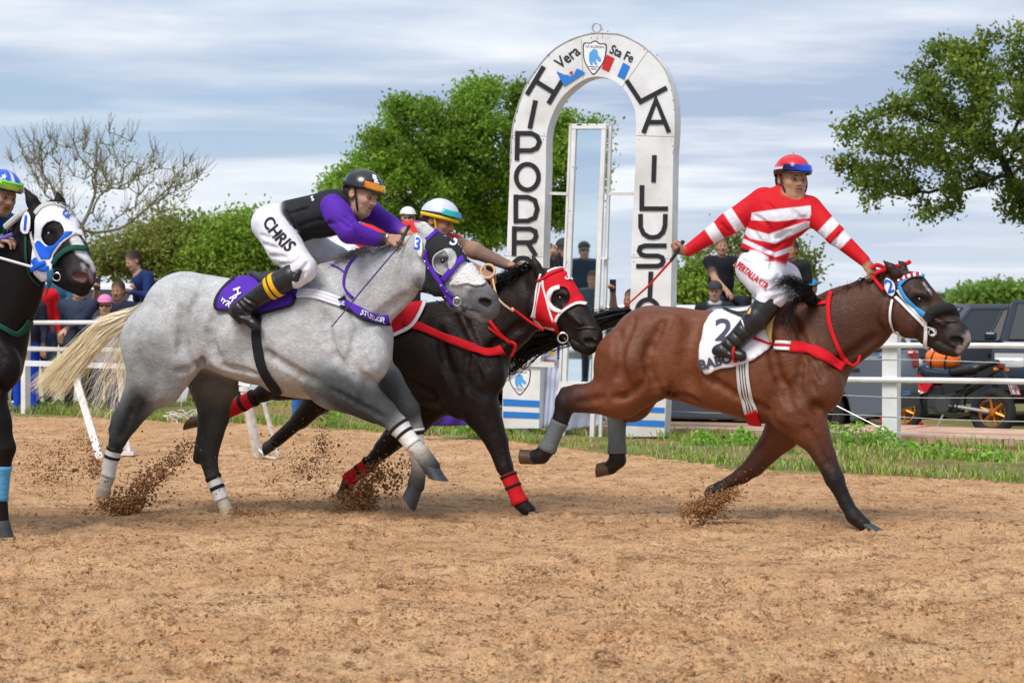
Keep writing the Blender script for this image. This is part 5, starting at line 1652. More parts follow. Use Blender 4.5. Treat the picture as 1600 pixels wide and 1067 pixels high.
# =============================================== the bay
def bay_horse():
    B = (0.165, 0.048, 0.016); BN = (0.105, 0.032, 0.012); BD = (0.012, 0.0085, 0.0075); DK = (0.060, 0.020, 0.010); MU = (0.03, 0.019, 0.016)
    f = Fig(1372, 14.1)
    X, Y, c = trunk(f, 0, 0, 1.0, B, BD)
    # near hind, thrown out behind
    c(985, 570, 58, 962, 614, 38, -.17, -.18, w=.75, k=.05, col=B)
    c(1005, 590, 46, 975, 618, 34, -.17, -.18, w=.75, k=.05, col=B)
    c(968, 616, 34, 905, 624, 21, -.18, w=.9, k=.035, col=B, colb=DK)
    c(905, 620, 19, 884, 628, 17, -.18, k=.025, col=DK, colb=BD)
    c(900, 610, 9, 882, 612, 8, -.18, k=.02, col=BD)
    c(884, 630, 16, 876, 655, 13, -.18, k=.02, col=BD)
    c(876, 655, 11.5, 856, 700, 11, -.18, k=.02, col=BD)
    c(856, 700, 12.5, 846, 712, 12, -.18, k=.02, col=BD); c(846, 712, 12, 834, 714, 11.5, -.18, k=.02, col=BD)
    # far hind
    c(1000, 590, 46, 985, 622, 38, .16, .15, w=.75, k=.05, col=B)
    c(985, 622, 30, 966, 640, 18, .15, k=.04, col=DK)
    c(964, 644, 13, 964, 700, 12, .15, k=.02, col=BD)
    c(964, 706, 13.5, 966, 718, 12.5, .15, k=.02, col=BD); c(964, 720, 12, 954, 730, 11.5, .15, k=.02, col=BD)
    # near fore, straight and planted
    c(1246, 640, 38, 1264, 672, 29, -.16, -.16, w=.85, k=.05, col=B)
    c(1258, 650, 32, 1288, 712, 18, -.16, w=.9, k=.03, col=B, colb=DK)
    c(1280, 690, 12, 1296, 732, 9, -.15, k=.02, col=DK)
    c(1288, 712, 17, 1304, 748, 15, -.16, k=.02, col=DK, colb=BD)
    c(1304, 748, 14, 1322, 786, 10.5, -.16, k=.02, col=BD)
    c(1322, 786, 10.5, 1334, 806, 11.5, -.16, k=.02, col=BD)
    c(1334, 806, 12, 1350, 820, 11.5, -.16, k=.02, col=BD)
    # far fore, swept back
    c(1250, 640, 38, 1222, 676, 28, .14, .14, w=.85, k=.05, col=B)
    c(1226, 672, 27, 1178, 728, 16, .14, k=.03, col=B, colb=DK)
    c(1178, 728, 15.5, 1160, 742, 13, .14, k=.02, col=DK)
    c(1160, 742, 12, 1124, 764, 10, .14, k=.02, col=DK, colb=BD)
    c(1124, 764, 11.5, 1113, 770, 11, .14, k=.02, col=BD); c(1113, 770, 11, 1110, 784, 11, .14, k=.02, col=BD)
    # neck
    c(1258, 545, 68, 1318, 508, 56, 0, 0, w=.58, k=.07, col=BN)
    c(1318, 508, 56, 1376, 480, 46, 0, -.02, w=.55, k=.05, col=BN)
    c(1262, 500, 24, 1380, 442, 17, 0, -.02, w=.6, k=.05, col=BN)
    c(1288, 560, 36, 1360, 522, 24, 0, -.02, w=.9, k=.05, col=BN)
    # head
    c(1398, 448, 29, 1420, 454, 29, -.03, -.04, w=.74, k=.03, col=DK)
    c(1404, 484, 38, 1420, 494, 34, -.03, -.04, w=.6, k=.03, col=BN)
    c(1424, 456, 29, 1464, 494, 24, -.04, -.06, w=.72, k=.03, col=DK)
    c(1432, 500, 28, 1470, 518, 21, -.04, -.06, w=.7, k=.03, col=DK)
    c(1464, 494, 24, 1492, 520, 21, -.06, -.08, w=.74, k=.025, col=DK, colb=MU)
    c(1492, 522, 21.5, 1497, 530, 20, -.08, w=.82, k=.02, col=MU)
    c(1472, 538, 15, 1492, 545, 13.5, -.07, -.08, w=.8, k=.012, col=MU)
    c(1450, 524, 17, 1478, 540, 13, -.06, -.07, w=.8, k=.02, col=MU)
    c(1428, 462, 14, 1444, 462, 10, -.115, -.12, w=.7, k=.02, col=DK)
    c(1398, 490, 28, 1420, 504, 20, -.10, -.11, w=.5, k=.02, col=BN)
    c(1440, 486, 5, 1474, 506, 4, -.12, -.15, k=.02, col=DK)
    nostril(f, 1494, 531, 10); mouth(f, (1462, 531), (1492, 545)); socket(f, 1436.5, 468, 10, (.02, .012, .01))
    muscles(f, lambda x: x, lambda y: y, B)
    f.groove([(1300, 572), (1340, 548), (1366, 528)], 6, .012, .04); f.groove([(1262, 668), (1280, 700), (1296, 730)], 4, .008, .02); f.groove([(940, 622), (905, 630)], 5, .008, .03)
    f.groove([(1400, 524), (1388, 500), (1392, 466)], 5, .010, .03)
    # ears
    c(1400, 428, 9, 1392, 418, 7, -.10, -.11, k=.015, col=DK); c(1392, 418, 7, 1380, 407, 1.5, -.11, k=.01, col=BD)
    c(1412, 424, 8, 1410, 414, 6, .03, k=.015, col=DK); c(1410, 414, 5.5, 1404, 408, 1.5, .03, k=.01, col=BD)
    # white on the face and lip
    c(1444, 442, 2.4, 1458, 458, 4.0, -.09, -.11, op='paint', k=.006, col=(.7, .68, .66)); c(1452, 452, 4, 1464, 462, 1.5, -.1, -.12, op='paint', k=.006, col=(.7, .68, .66))
    c(1499, 513, 5, 1513, 527, 8, -.1, -.09, op='paint', k=.012, col=(.62, .46, .42)); c(1508, 530, 7, 1500, 549, 6, -.12, -.12, op='paint', k=.02, col=(.5, .38, .34))
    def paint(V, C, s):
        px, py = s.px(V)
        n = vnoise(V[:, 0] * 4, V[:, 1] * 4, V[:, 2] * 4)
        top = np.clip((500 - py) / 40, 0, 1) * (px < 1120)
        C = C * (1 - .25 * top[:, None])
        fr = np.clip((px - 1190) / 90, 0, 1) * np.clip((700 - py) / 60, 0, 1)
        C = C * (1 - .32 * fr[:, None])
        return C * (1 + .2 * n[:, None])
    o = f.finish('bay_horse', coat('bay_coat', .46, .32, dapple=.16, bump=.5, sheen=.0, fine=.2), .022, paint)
    tag(o, 'leading bay racehorse with white saddle cloth and red breast band', 'horse', 'racehorses')
    f.eye(1436.5, 468, .019)
    f.hoof((837, 714), (813, 702), (814, 725), HOOF_B, -.18, .046)
    f.hoof((954, 730), (933, 724), (933, 746), HOOF_B, .15, .046)
    f.hoof((1352, 818), (1352, 831), (1388, 832), HOOF_D, -.16, .045)
    f.hoof((1110, 782), (1094, 790), (1110, 802), HOOF_D, .14, .045)
    gb = cloth('grey_bandage', srgb(108, 114, 118), .85, .35, 45)
    f.sleeve('bandage', (875, 658), (855, 704), gb, -.18, .007, 10, 18)
    f.sleeve('bandage', (963, 648), (964, 708), gb, .15, .007, 10, 18)
    U = f.U
    # tail streams back and swings to the far side
    bc = lambda t, q: np.outer(np.ones_like(t), [.010, .009, .009]) * (.5 + 1.6 * q)
    f.strands('tail', [[U(984, 484, .05), U(960, 488, .22), U(925, 496, .50), U(870, 505, .62), U(830, 516, .64), U(786, 548, .64)],
                       [U(982, 490, .05), U(955, 498, .25), U(915, 512, .52), U(865, 522, .63), U(820, 540, .66), U(778, 585, .66)],
                       [U(980, 496, .05), U(952, 506, .28), U(910, 526, .54), U(868, 536, .64), U(830, 552, .68), U(790, 588, .68)]], 620, HAIR, .0075, .02, cols=bc, jitter=.03, seg=12)
    f.strands('mane', [[U(1272, 486, -.03), U(1244, 454, -.2), U(1222, 438, -.34), U(1194, 452, -.40)],
                       [U(1284, 478, -.03), U(1262, 450, -.16), U(1240, 436, -.28), U(1214, 440, -.38)],
                       [U(1278, 482, -.04), U(1262, 466, -.18), U(1248, 460, -.30), U(1234, 480, -.36)],
                       [U(1290, 474, -.04), U(1262, 466, -.16), U(1240, 474, -.22), U(1226, 505, -.24), U(1236, 535, -.245)]], 520, HAIR, .0042, .008, cols=bc, jitter=.03, tip=.1, lenvar=.6)
    f.strands('mane_crest', [[U(a, b, -.01), U(a - 6, b - 4, -.03), U(a - 16, b + 2, -.05), U(a - 24, b + 9, -.07)] for a, b in ((1290, 474), (1320, 459), (1350, 444), (1384, 428), (1400, 420))], 260, HAIR, .005, .008, cols=bc, seg=6)
    z7 = lambda a, b: (1080 + a / 4.85, 380 + b / 4.85)
    z8 = lambda a, b: (1340 + a / 5.335, 390 + b / 5.335)
    sc = [z7(*p) for p in [(130, 575), (215, 510), (340, 500), (560, 470), (700, 410), (760, 430), (660, 520), (612, 640), (610, 765), (530, 850), (440, 905), (350, 935), (220, 955), (100, 985), (66, 860), (95, 690)]]
    cl = f.patch('saddle_cloth', sc, WHITE_C, push=.014, thick=.012, spacing=7)
    f.patch('saddle_cloth_far_side', sc, WHITE_C, push=.014, thick=.012, side=1, spacing=10)
    gr = mat('grey_print', srgb(70, 70, 84), .8)
    f.text('cloth_number', '2', *z7(250, 680), 44, R(0), gr, .026, .8, parent=cl, sx=1.3)
    f.text('cloth_lettering', 'BABOT', *z7(220, 895), 20, R(-12), gr, .026, .8, parent=cl, sx=1.0)
    f.text('cloth_lettering', 'N', *z7(505, 625), 17, R(-30), RED, .026, .5, parent=cl)
    f.strap('saddle_pad', [z7(650, 505), z7(612, 580), z7(600, 660), z7(610, 745)], 9, mat('tan_felt', srgb(206, 168, 104), .9, bump=.4, bscale=60), .028, .016)
    f.patch('saddle', [z7(*p) for p in [(235, 520), (330, 545), (430, 540), (560, 470), (640, 440), (600, 540), (480, 600), (330, 565)]], LEATHER, push=.03, thick=.02, spacing=8)
    bb = f.strap('breast_band', [z7(740, 785, ), z7(860, 795), z7(950, 825), z7(1050, 878), z7(1150, 945)], 16, RED, .012, .008)
    f.strap('surcingle', [z7(395, 705), z7(470, 725), z7(560, 755), z7(640, 765)], 4.5, RED, .024, .006)
    f.strap('buckle_tab', [z7(650, 745), z7(755, 760)], 5, WHITE_C, .018, .006, parent=bb)
    f.strap('buckle_tab', [z7(640, 795), z7(745, 805)], 5, WHITE_C, .018, .006, parent=bb)
    f.strap('buckle', [z7(620, 765), z7(750, 780)], 5, RED, .016, .006, parent=bb)
    f.strap('neck_strap', [z7(1062, 375), z7(1042, 450), z7(1045, 580), z7(1080, 710), z7(1135, 840), z7(1185, 905)], 6.5, RED, .010, .008)
    f.strap('neck_strap', [z7(905, 467), z7(970, 462), z7(1035, 450)], 4.5, RED, .010, .006)
    mb = MB(); mb.tube([U(*z7(1185, 905), -.12), U(*z7(1225, 930), -.12), U(*z7(1262, 905), -.1), U(*z7(1280, 850), -.08)], .009, 8); mb.build('martingale_loop', RED, o, smooth=True)
    gi = f.strap('girth', [z7(405, 740), z7(395, 850), z7(392, 950), z7(402, 1067), z7(425, 1180), z7(460, 1290)], 19, mat('cream_girth', (0.66, 0.64, 0.60), .7, bump=.2), .012, .008)
    for k in (-4, 0, 4):
        f.strap('girth_stripe', [z7(405 + k * 4.85, 740), z7(395 + k * 4.85, 850), z7(392 + k * 4.85, 950), z7(402 + k * 4.85, 1067), z7(425 + k * 4.85, 1180), z7(455 + k * 4.85, 1275)], 1.3, gr, .018, .003, parent=gi)
    f.strap('girth_tab', [z7(450, 1270), z7(480, 1340), z7(510, 1400)], 17, RED, .016, .008, parent=gi)
    # stirrup
    mb = MB(); q, n = f.hit(*z7(352, 850), push=.05)
    mb.torus(q, FWD, .05, .008, 18, 8); mb.tube([q + np.array([0, 0, .05]), U(*z7(400, 720), -.33)], .004, 6); mb.build('stirrup', RED, o, smooth=True)
    # bridle
    wl = mat('white_leather', (0.74, 0.72, 0.69), .45, spec=.4)
    br = f.strap('bridle', [z8(338, 335), z8(400, 430), z8(480, 525), z8(575, 600)], 5.2, wl, .010, .006)
    f.strap('cheek_strap', [z8(320, 400), z8(390, 475), z8(470, 555), z8(560, 640)], 4.5, wl, .012, .006, parent=br)
    f.strap('throat_lash', [z8(295, 420), z8(278, 500), z8(275, 600), z8(300, 670), z8(350, 722)], 5, wl, .010, .006, parent=br)
    f.strap('blue_cheekpiece', [z8(350, 305), z8(385, 370), z8(440, 440), z8(510, 505), z8(585, 558)], 5.2, LBLUE_C, .014, .006, parent=br)
    f.strap('blue_browband', [z8(350, 300), z8(395, 255), z8(460, 222), z8(548, 222)], 5.5, LBLUE_C, .013, .006, parent=br)
    for k in range(9):
        t0 = k / 9; q0 = z8(335 + 190 * t0, 262 - 70 * t0 + 20 * t0 * t0); t1 = (k + .95) / 9; q1 = z8(335 + 190 * t1, 262 - 70 * t1 + 20 * t1 * t1)
        f.strap('browband_bead', [q0, q1], 5, RED if k % 2 else WHITE_C, .014, .008, parent=br)
    roll = mat('black_fleece', (0.012, 0.012, 0.013), .85, bump=.7, bscale=60)
    P = [f.hit(*z8(*q), push=.016)[0] for q in [(592, 575), (620, 535), (680, 505), (750, 497)]]
    P.append(f.U(*z8(795, 520), -.06)); P.append(f.U(*z8(812, 560), .02))
    mb = MB(); mb.tube(smooth_poly(P, 5), .032, 12); mb.build('shadow_roll', roll, br, smooth=True)
    f.strap('noseband', [z8(640, 600), z8(730, 600), z8(830, 602)], 2.2, LEATHER, .008, .004, parent=br)
    f.strap('bit_strap', [z8(572, 590), z8(575, 680), z8(572, 780), z8(585, 870)], 5.2, wl, .018, .007, parent=br)
    f.strap('bit_strap', [z8(560, 665), z8(600, 640), z8(660, 690), z8(610, 715)], 3, wl, .02, .006, parent=br)
    f.ring_at('bit_ring', *z8(632, 685), 6, STEEL, .9, .018, parent=br)
    tg = f.patch('number_tag', ellipse(*z8(280, 318), 11, 17.5, 20, R(-10)), mat('tag_white', (.8, .8, .8), .4), push=.02, thick=.006, spacing=4, sm=6, curve=False)
    f.text('tag_number', '2', *z8(278, 312), 27, R(-16), BLUE_C, .027, .5, parent=tg)
    rn = f.strap('rein', [z8(105, 195), z8(160, 260), z8(232, 340)], 6, RED, .03, .007)
    mb = MB()
    mb.tube(smooth_poly([U(*z8(110, 160), -.1), U(*z8(160, 128), -.08), U(*z8(230, 150), -.06), U(*z8(300, 140), 0), U(*z8(380, 130), .03), U(*z8(440, 98), .05)], 5), .013, 8)
    mb.tube(smooth_poly([U(*z8(140, 205), -.12), U(*z8(190, 180), -.12), U(*z8(245, 165), -.08), U(*z8(320, 138), .02)], 5), .012, 8)
    mb.build('rein_loop', RED, rn, smooth=True)
    return f

# =============================================== the black
def black_horse():
    K = (0.017, 0.0095, 0.0075); KD = (0.010, 0.0075, 0.0065)
    f = Fig(835, 15.05)
    X, Y, c0 = trunk(f, 786 - 1312, 575 - 592, .91, K, KD)
    c = f.c
    # extended fore
    c(716, 600, 40, 752, 645, 27, -.15, -.16, w=.85, k=.05, col=K)
    c(745, 625, 34, 776, 690, 18, -.16, w=.9, k=.03, col=K)
    c(776, 690, 17, 788, 728, 13.5, -.16, k=.02, col=K)
    c(788, 728, 12, 812, 784, 10, -.16, k=.02, col=K); c(812, 784, 11.5, 826, 798, 11.5, -.16, k=.02, col=KD)
    # planted fore, swept back
    c(692, 604, 38, 640, 660, 25, .12, .13, w=.9, k=.04, col=K)
    c(646, 654, 27, 600, 700, 15, .13, k=.03, col=K)
    c(600, 700, 14, 578, 724, 10.5, .13, k=.02, col=K); c(578, 724, 10.5, 546, 748, 9.5, .13, k=.02, col=K); c(546, 748, 10, 540, 764, 10.5, .13, k=.02, col=KD)
    # hind stretched out behind
    c(510, 560, 46, 492, 590, 34, -.15, -.15, w=.75, k=.05, col=K)
    c(492, 592, 32, 436, 606, 20, -.15, k=.035, col=K)
    c(436, 604, 18, 412, 614, 14, -.15, k=.02, col=K)
    c(412, 614, 12, 340, 650, 10, -.15, k=.02, col=K); c(340, 650, 11.5, 322, 656, 11, -.15, k=.02, col=KD)
    c(510, 560, 44, 500, 620, 26, .15, .15, w=.8, k=.05, col=K); c(500, 620, 22, 470, 655, 15, .15, k=.03, col=K); c(470, 655, 12, 430, 690, 10, .15, k=.02, col=K)
    # neck and head
    c(720, 545, 62, 774, 504, 52, 0, 0, w=.58, k=.07, col=K)
    c(774, 504, 52, 826, 474, 43, 0, -.03, w=.55, k=.05, col=K)
    c(724, 490, 22, 834, 434, 16, 0, -.02, w=.6, k=.05, col=K)
    c(748, 545, 32, 806, 516, 22, 0, -.03, w=.9, k=.05, col=K)
    c(846, 444, 26, 864, 446, 26, -.05, -.06, w=.74, k=.03, col=K)
    c(850, 474, 32, 864, 484, 28, -.05, -.06, w=.64, k=.03, col=K)
    c(868, 452, 28, 902, 492, 22, -.06, -.09, w=.72, k=.03, col=K)
    c(872, 488, 24, 904, 508, 18, -.06, -.09, w=.72, k=.03, col=K)
    c(902, 492, 22, 922, 524, 19.5, -.09, -.11, w=.74, k=.025, col=K)
    c(922, 526, 19.5, 923, 533, 18.5, -.11, w=.82, k=.02, col=K)
    c(904, 536, 13, 918, 544, 12, -.10, -.11, w=.8, k=.012, col=K)
    c(888, 515, 15, 910, 534, 12, -.08, -.1, w=.8, k=.02, col=K)
    c(868, 462, 13, 882, 462, 10, -.13, -.14, w=.7, k=.02, col=K)
    c(846, 478, 24, 868, 494, 17, -.12, -.13, w=.5, k=.02, col=K)
    c(880, 480, 5, 908, 506, 4, -.14, -.17, k=.02, col=K)
    nostril(f, 921, 533, 8.5); mouth(f, (894, 530), (914, 541)); socket(f, 875, 466, 9, (.01, .008, .008))
    muscles(f, X, Y, K)
    f.groove([(766, 545), (796, 522), (814, 508)], 6, .010, .04); f.groove([(760, 650), (776, 690), (786, 720)], 4, .008, .02)
    f.groove([(846, 508), (836, 490), (838, 462)], 5, .010, .03)
    c(846, 432, 9, 838, 415, 7, -.11, -.12, k=.015, col=K); c(838, 415, 7, 832, 398, 1.5, -.12, k=.01, col=K)
    c(868, 424, 8, 866, 408, 7, .02, k=.015, col=K); c(866, 408, 7, 862, 397, 1.8, .02, k=.01, col=K)
    o = f.finish('black_horse', coat('black_coat', .42, .24, dapple=.2, bump=.5, sheen=.0, fine=.25), .02)
    tag(o, 'black racehorse in a red hood running beyond the grey', 'horse', 'racehorses')
    f.eye(875, 466, .018)
    f.hoof((828, 798), (826, 809), (858, 810), HOOF_D, -.16, .044)
    f.hoof((540, 764), (526, 772), (538, 786), HOOF_D, .13, .044)
    f.hoof((320, 657), (300, 650), (288, 672), HOOF_B, -.15, .044)
    f.hoof((428, 692), (412, 692), (415, 712), HOOF_D, .15, .044)
    rb = cloth('red_bandage', srgb(214, 30, 40), .8, .35, 45)
    for a, b, off, t in (((794, 740), (813, 786), -.16, [(.02, .1), (.38, .47)]), ((577, 724), (542, 752), .13, [(.0, .08), (.35, .45)]), ((398, 620), (352, 644), -.15, [(.0, .1), (.35, .46)])):
        sl = f.sleeve('bandage', a, b, rb, off, .007, 10, 18)
        for t0, t1 in t: f.sleeve('band', a, b, BLACK_C, off, .0105, 3, 18, t0, t1, parent=sl)
    U = f.U
    bc = lambda t, q: np.outer(np.ones_like(t), [.008, .0075, .0075]) * (.5 + 1.5 * q)
    f.strands('mane', [[U(a, b, -.01), U(a - 12, b - 8, -.05), U(a - 30, b - 2, -.09), U(a - 44, b + 14, -.12)] for a, b in ((770, 455), (790, 446), (808, 438), (826, 428), (842, 420))], 320, HAIR, .006, .012, cols=bc, seg=7)
    f.strands('tail', [[U(455, 500), U(430, 505, .1), U(400, 515, .15), U(370, 540, .2)], [U(455, 505), U(430, 515, .1), U(405, 530, .15), U(380, 560, .2)]], 120, HAIR, .007, .02, cols=bc)
    z = lambda a, b: (780 + a / 5.335, 390 + b / 5.335)
    z1 = lambda a, b: (600 + a / 5.335, 340 + b / 5.335)
    hood = [z(*p) for p in [(328, 268), (430, 205), (540, 172), (604, 235), (655, 300), (702, 360), (722, 470), (650, 458), (560, 502), (500, 548), (470, 610), (466, 682), (390, 668), (278, 592), (296, 450)]]
    eh = ellipse(*z(512, 408), 13.5, 17.5, 22, R(15))
    h = f.patch('hood', hood, RED, [eh], .008, .008, spacing=3.5)
    f.patch('hood_far_side', hood, RED, [eh], .008, .008, side=1, spacing=6)
    wt = mat('white_trim', (0.78, 0.76, 0.76), .5)
    f.strap('eye_cup_rim', [z(*p) for p in [(505, 322), (450, 340), (418, 400), (425, 465), (470, 508), (525, 516)]], 6.5, wt, .016, .010, parent=h)
    f.strap('hood_trim', [z(*p) for p in [(720, 462), (645, 452), (560, 498), (495, 548), (468, 605)]], 4.0, wt, .014, .006, parent=h)
    f.strap('hood_trim', [z(*p) for p in [(345, 205), (320, 330), (292, 460), (278, 560)]], 2.6, wt, .014, .006, parent=h)
    f.strap('hood_trim', [z(*p) for p in [(352, 270), (330, 400), (300, 520), (290, 560)]], 2.4, wt, .014, .006, parent=h)
    f.strap('hood_trim', [z(*p) for p in [(368, 262), (382, 360), (412, 480), (455, 600)]], 3.0, wt, .016, .006, parent=h)
    f.patch('hood_patch', [z(*p) for p in [(282, 560), (330, 605), (390, 635), (465, 640), (466, 680), (390, 668), (300, 612)]], wt, push=.015, thick=.006, spacing=4, parent=h)
    f.strap('browband', [z(*p) for p in [(325, 262), (400, 222), (470, 190), (555, 168)]], 5, RED, .018, .006, parent=h)
    f.strap('browband_piping', [z(*p) for p in [(400, 205), (470, 178), (555, 172), (600, 200)]], 2.2, wt, .022, .006, parent=h)
    f.text('hood_mark', 'S-', *z(575, 240), 15, R(25), wt, .018, .5, parent=h)
    br = f.strap('bridle', [z(355, 672), z(420, 695), z(500, 722)], 6.5, RED, .016, .008)
    f.strap('cheek_strap', [z(455, 598), z(480, 640), z(505, 690)], 5, RED, .018, .008, parent=br)
    f.ring_at('bit_ring', *z(547, 722), 8, STEEL, 1.3, .022, parent=br)
    f.strap('chain', [z(540, 775), z(575, 815), z(620, 852)], 3.5, STEEL, .012, .006, parent=br)
    f.strap('noseband', [z(640, 660), z(720, 650), z(800, 660)], 2.5, LEATHER, .008, .005, parent=br)
    tan = mat('tan_rein', srgb(214, 178, 134), .6)
    mb = MB(); mb.tube(smooth_poly([U(770, 436, -.2), U(778, 466, -.26), U(800, 485, -.24), U(*z(110, 488), -.20)], 4), .007, 6); mb.build('rein', tan, o, smooth=True)
    mb = MB(); mb.tube([U(*z(110, 488), -.20), U(*z(240, 590), -.17), U(*z(370, 672), -.15)], .008, 6); mb.build('rein', RED, o, smooth=True)
    sc = [z1(*p) for p in [(-60, 700), (80, 690), (200, 655), (335, 628), (362, 668), (325, 780), (270, 880), (200, 940), (52, 1002), (0, 940)]]
    cl = f.patch('saddle_cloth', sc, RED, push=.014, thick=.012, spacing=6)
    f.strap('cloth_trim', [z1(*p) for p in [(342, 630), (362, 668), (325, 775), (268, 878), (200, 940), (52, 1000)]], 5, wt, .022, .006, parent=cl)
    f.strap('breast_band', [z1(170, 880), z1(340, 930), z1(520, 1000), (742, 546), (768, 552), (786, 546)], 12.5, RED, .020, .007)
    f.strap('martingale', [(766, 501), (780, 520), (798, 536)], 5, RED, .012, .007)
    mb = MB(); mb.tube(smooth_poly([U(798, 534, -.16), U(806, 540, -.17), U(800, 556, -.15)], 4), .010, 8); mb.build('martingale', RED, o, smooth=True)
    f.strap('martingale_tab', [(764, 512), (775, 520), (790, 530)], 3, RED, .018, .006)
    return f

# =============================================== the dark horse cut by the left edge
def dark_horse():
    K = (0.010, 0.0070, 0.0065)
    f = Fig(5, 13.58)
    X, Y, c0 = trunk(f, 30 - 1312, 560 - 592, 1.03, K, K)
    c = f.c
    c(-30, 620, 42, -12, 660, 30, -.15, -.15, w=.9, k=.05, col=K); c(-12, 655, 27, 6, 700, 18, -.15, k=.03, col=K)
    c(6, 700, 18, 4, 728, 13, -.15, k=.02, col=K); c(3, 730, 12, 0, 790, 10, -.15, k=.02, col=K); c(0, 790, 12, 2, 812, 12, -.15, k=.02, col=K)
    c(-50, 630, 40, -70, 690, 24, .15, k=.05, col=K); c(-70, 690, 20, -110, 745, 12, .15, k=.03, col=K); c(-110, 745, 11, -140, 790, 10, .15, k=.02, col=K)
    c0(985, 570, 56, 962, 614, 38, -.17, w=.75, k=.05, col=K); c0(968, 616, 34, 905, 624, 21, -.18, k=.035, col=K); c0(884, 628, 17, 876, 655, 13, -.18, k=.03, col=K); c0(905, 622, 19, 884, 628, 16, -.18, k=.03, col=K); c0(876, 655, 11.5, 850, 706, 11, -.18, k=.02, col=K)
    c0(1000, 590, 46, 985, 622, 36, .16, w=.75, k=.05, col=K); c0(985, 622, 30, 966, 640, 18, .15, k=.04, col=K); c0(964, 644, 13, 964, 712, 12, .15, k=.02, col=K)
    # neck
    c(-26, 512, 72, 10, 455, 56, 0, -.03, w=.6, k=.07, col=K)
    c(10, 455, 56, 44, 400, 44, -.03, -.09, w=.58, k=.05, col=K)
    c(-20, 440, 24, 50, 348, 17, 0, -.08, w=.6, k=.05, col=K)
    c(6, 512, 40, 40, 450, 24, 0, -.06, w=.9, k=.05, col=K)
    # head turned towards the camera
    c(62, 350, 32, 86, 352, 32, -.12, -.14, w=.95, k=.03, col=K)
    c(66, 392, 38, 80, 410, 32, -.14, -.17, w=.78, k=.03, col=K)
    c(88, 356, 34, 112, 396, 27, -.15, -.20, w=.9, k=.03, col=K)
    c(84, 412, 26, 108, 434, 20, -.18, -.22, w=.9, k=.03, col=K)
    c(112, 396, 27, 126, 424, 23, -.20, -.24, w=.9, k=.025, col=K)
    c(126, 426, 23, 128, 434, 22, -.24, w=.95, k=.02, col=K)
    c(116, 442, 15, 128, 450, 14, -.22, -.24, w=.9, k=.012, col=K)
    c(98, 432, 17, 118, 446, 13, -.2, -.22, w=.85, k=.02, col=K)
    c(74, 362, 13, 90, 366, 10, -.22, -.24, w=.7, k=.02, col=K)
    nostril(f, 124, 431, 10, col=(.16, .07, .065)); mouth(f, (100, 448), (126, 450)); socket(f, 76, 366, 10, (.01, .008, .008))
    muscles(f, X, Y, K)
    c(60, 334, 12, 50, 314, 10, -.16, -.17, k=.015, col=K); c(50, 314, 9.5, 38, 293, 2, -.17, k=.01, col=K)
    c(96, 330, 11, 93, 315, 9, -.04, k=.015, col=K); c(93, 315, 8.5, 90, 300, 2.2, -.04, k=.01, col=K)
    # blaze
    for a in ((118, 372, 9, 124, 398, 11), (124, 398, 11, 134, 414, 12), (134, 414, 9, 142, 420, 8)):
        for off in (-.33, -.24): c(*a, off, op='paint', k=.012, col=(.66, .63, .62))
    c(112, 458, 3, 128, 462, 4, -.30, -.32, op='paint', k=.015, col=(.5, .42, .36)); c(142, 424, 5, 148, 440, 6, -.28, -.26, op='paint', k=.02, col=(.28, .2, .2))
    o = f.finish('dark_horse', coat('dark_coat', .45, .14, dapple=.2, bump=.5, sheen=.0, fine=.25), .02)
    tag(o, 'near black racehorse at the left edge with white and blue mask', 'horse', 'racehorses')
    f.eye(76, 366, .02)
    f.hoof((2, 814), (-10, 838), (20, 839), HOOF_D, -.15, .048)
    f.sleeve('bandage', (3, 728), (1, 782), cloth('blue_bandage', srgb(84, 150, 192), .8, .3, 45), -.15, .008, 10, 18)
    z = lambda a, b: (a / 4.446, 240 + b / 4.446)
    eh = ellipse(*z(370, 558), 17, 19.5, 22, R(10))
    mk = [z(*p) for p in [(248, 470), (262, 425), (330, 340), (425, 350), (500, 425), (562, 505), (590, 645), (560, 572), (520, 562), (440, 622), (380, 700), (372, 800), (352, 872), (270, 892), (222, 780), (235, 640), (250, 540)]]
    h = f.patch('mask', mk, WHITE_C, [eh], .010, .008, spacing=3.5, curve=False)
    f.patch('mask_far_side', mk, WHITE_C, [eh], .010, .008, side=1, spacing=6, curve=False)
    f.patch('mask_panel', [z(*p) for p in [(248, 615), (290, 598), (325, 648), (385, 642), (425, 600), (447, 545), (515, 555), (432, 622), (375, 692), (360, 742), (300, 748), (250, 690)]], BLUE_C, push=.017, thick=.006, spacing=4, parent=h, curve=False)
    f.text('mask_mark', 'C', *z(450, 425), 14, R(35), BLUE_C, .018, .4, parent=h); f.text('mask_mark', 'R', *z(465, 450), 10, R(25), BLUE_C, .018, .3, parent=h)
    f.strap('mask_bow', [z(250, 735), z(290, 790), z(350, 800)], 8, BLUE_C, .022, .008, parent=h); f.strap('mask_bow', [z(240, 805), z(290, 770), z(330, 760)], 6, BLUE_C, .026, .008, parent=h)
    gw = mat('grey_webbing', srgb(186, 184, 178), .7, bump=.3, bscale=60)
    br = f.strap('headstall', [z(255, 428), z(300, 382), z(370, 362), z(450, 385), z(490, 430)], 5.5, gw, .018, .008)
    f.strap('cheek_strap', [z(228, 540), z(232, 600), z(260, 690), z(310, 770)], 3.5, gw, .018, .006, parent=br)
    f.strap('noseband', [z(376, 770), z(430, 698), z(510, 660), z(592, 672)], 7.5, GREEN_C, .016, .008, parent=br)
    f.ring_at('bit_ring', *z(410, 856), 6.3, STEEL, 1.0, .02, parent=br)
    f.strap('blue_strap', [z(372, 810), z(375, 870), z(345, 940), z(330, 975)], 9, cloth('teal_cloth', srgb(44, 104, 132)), .03, .008, parent=br)
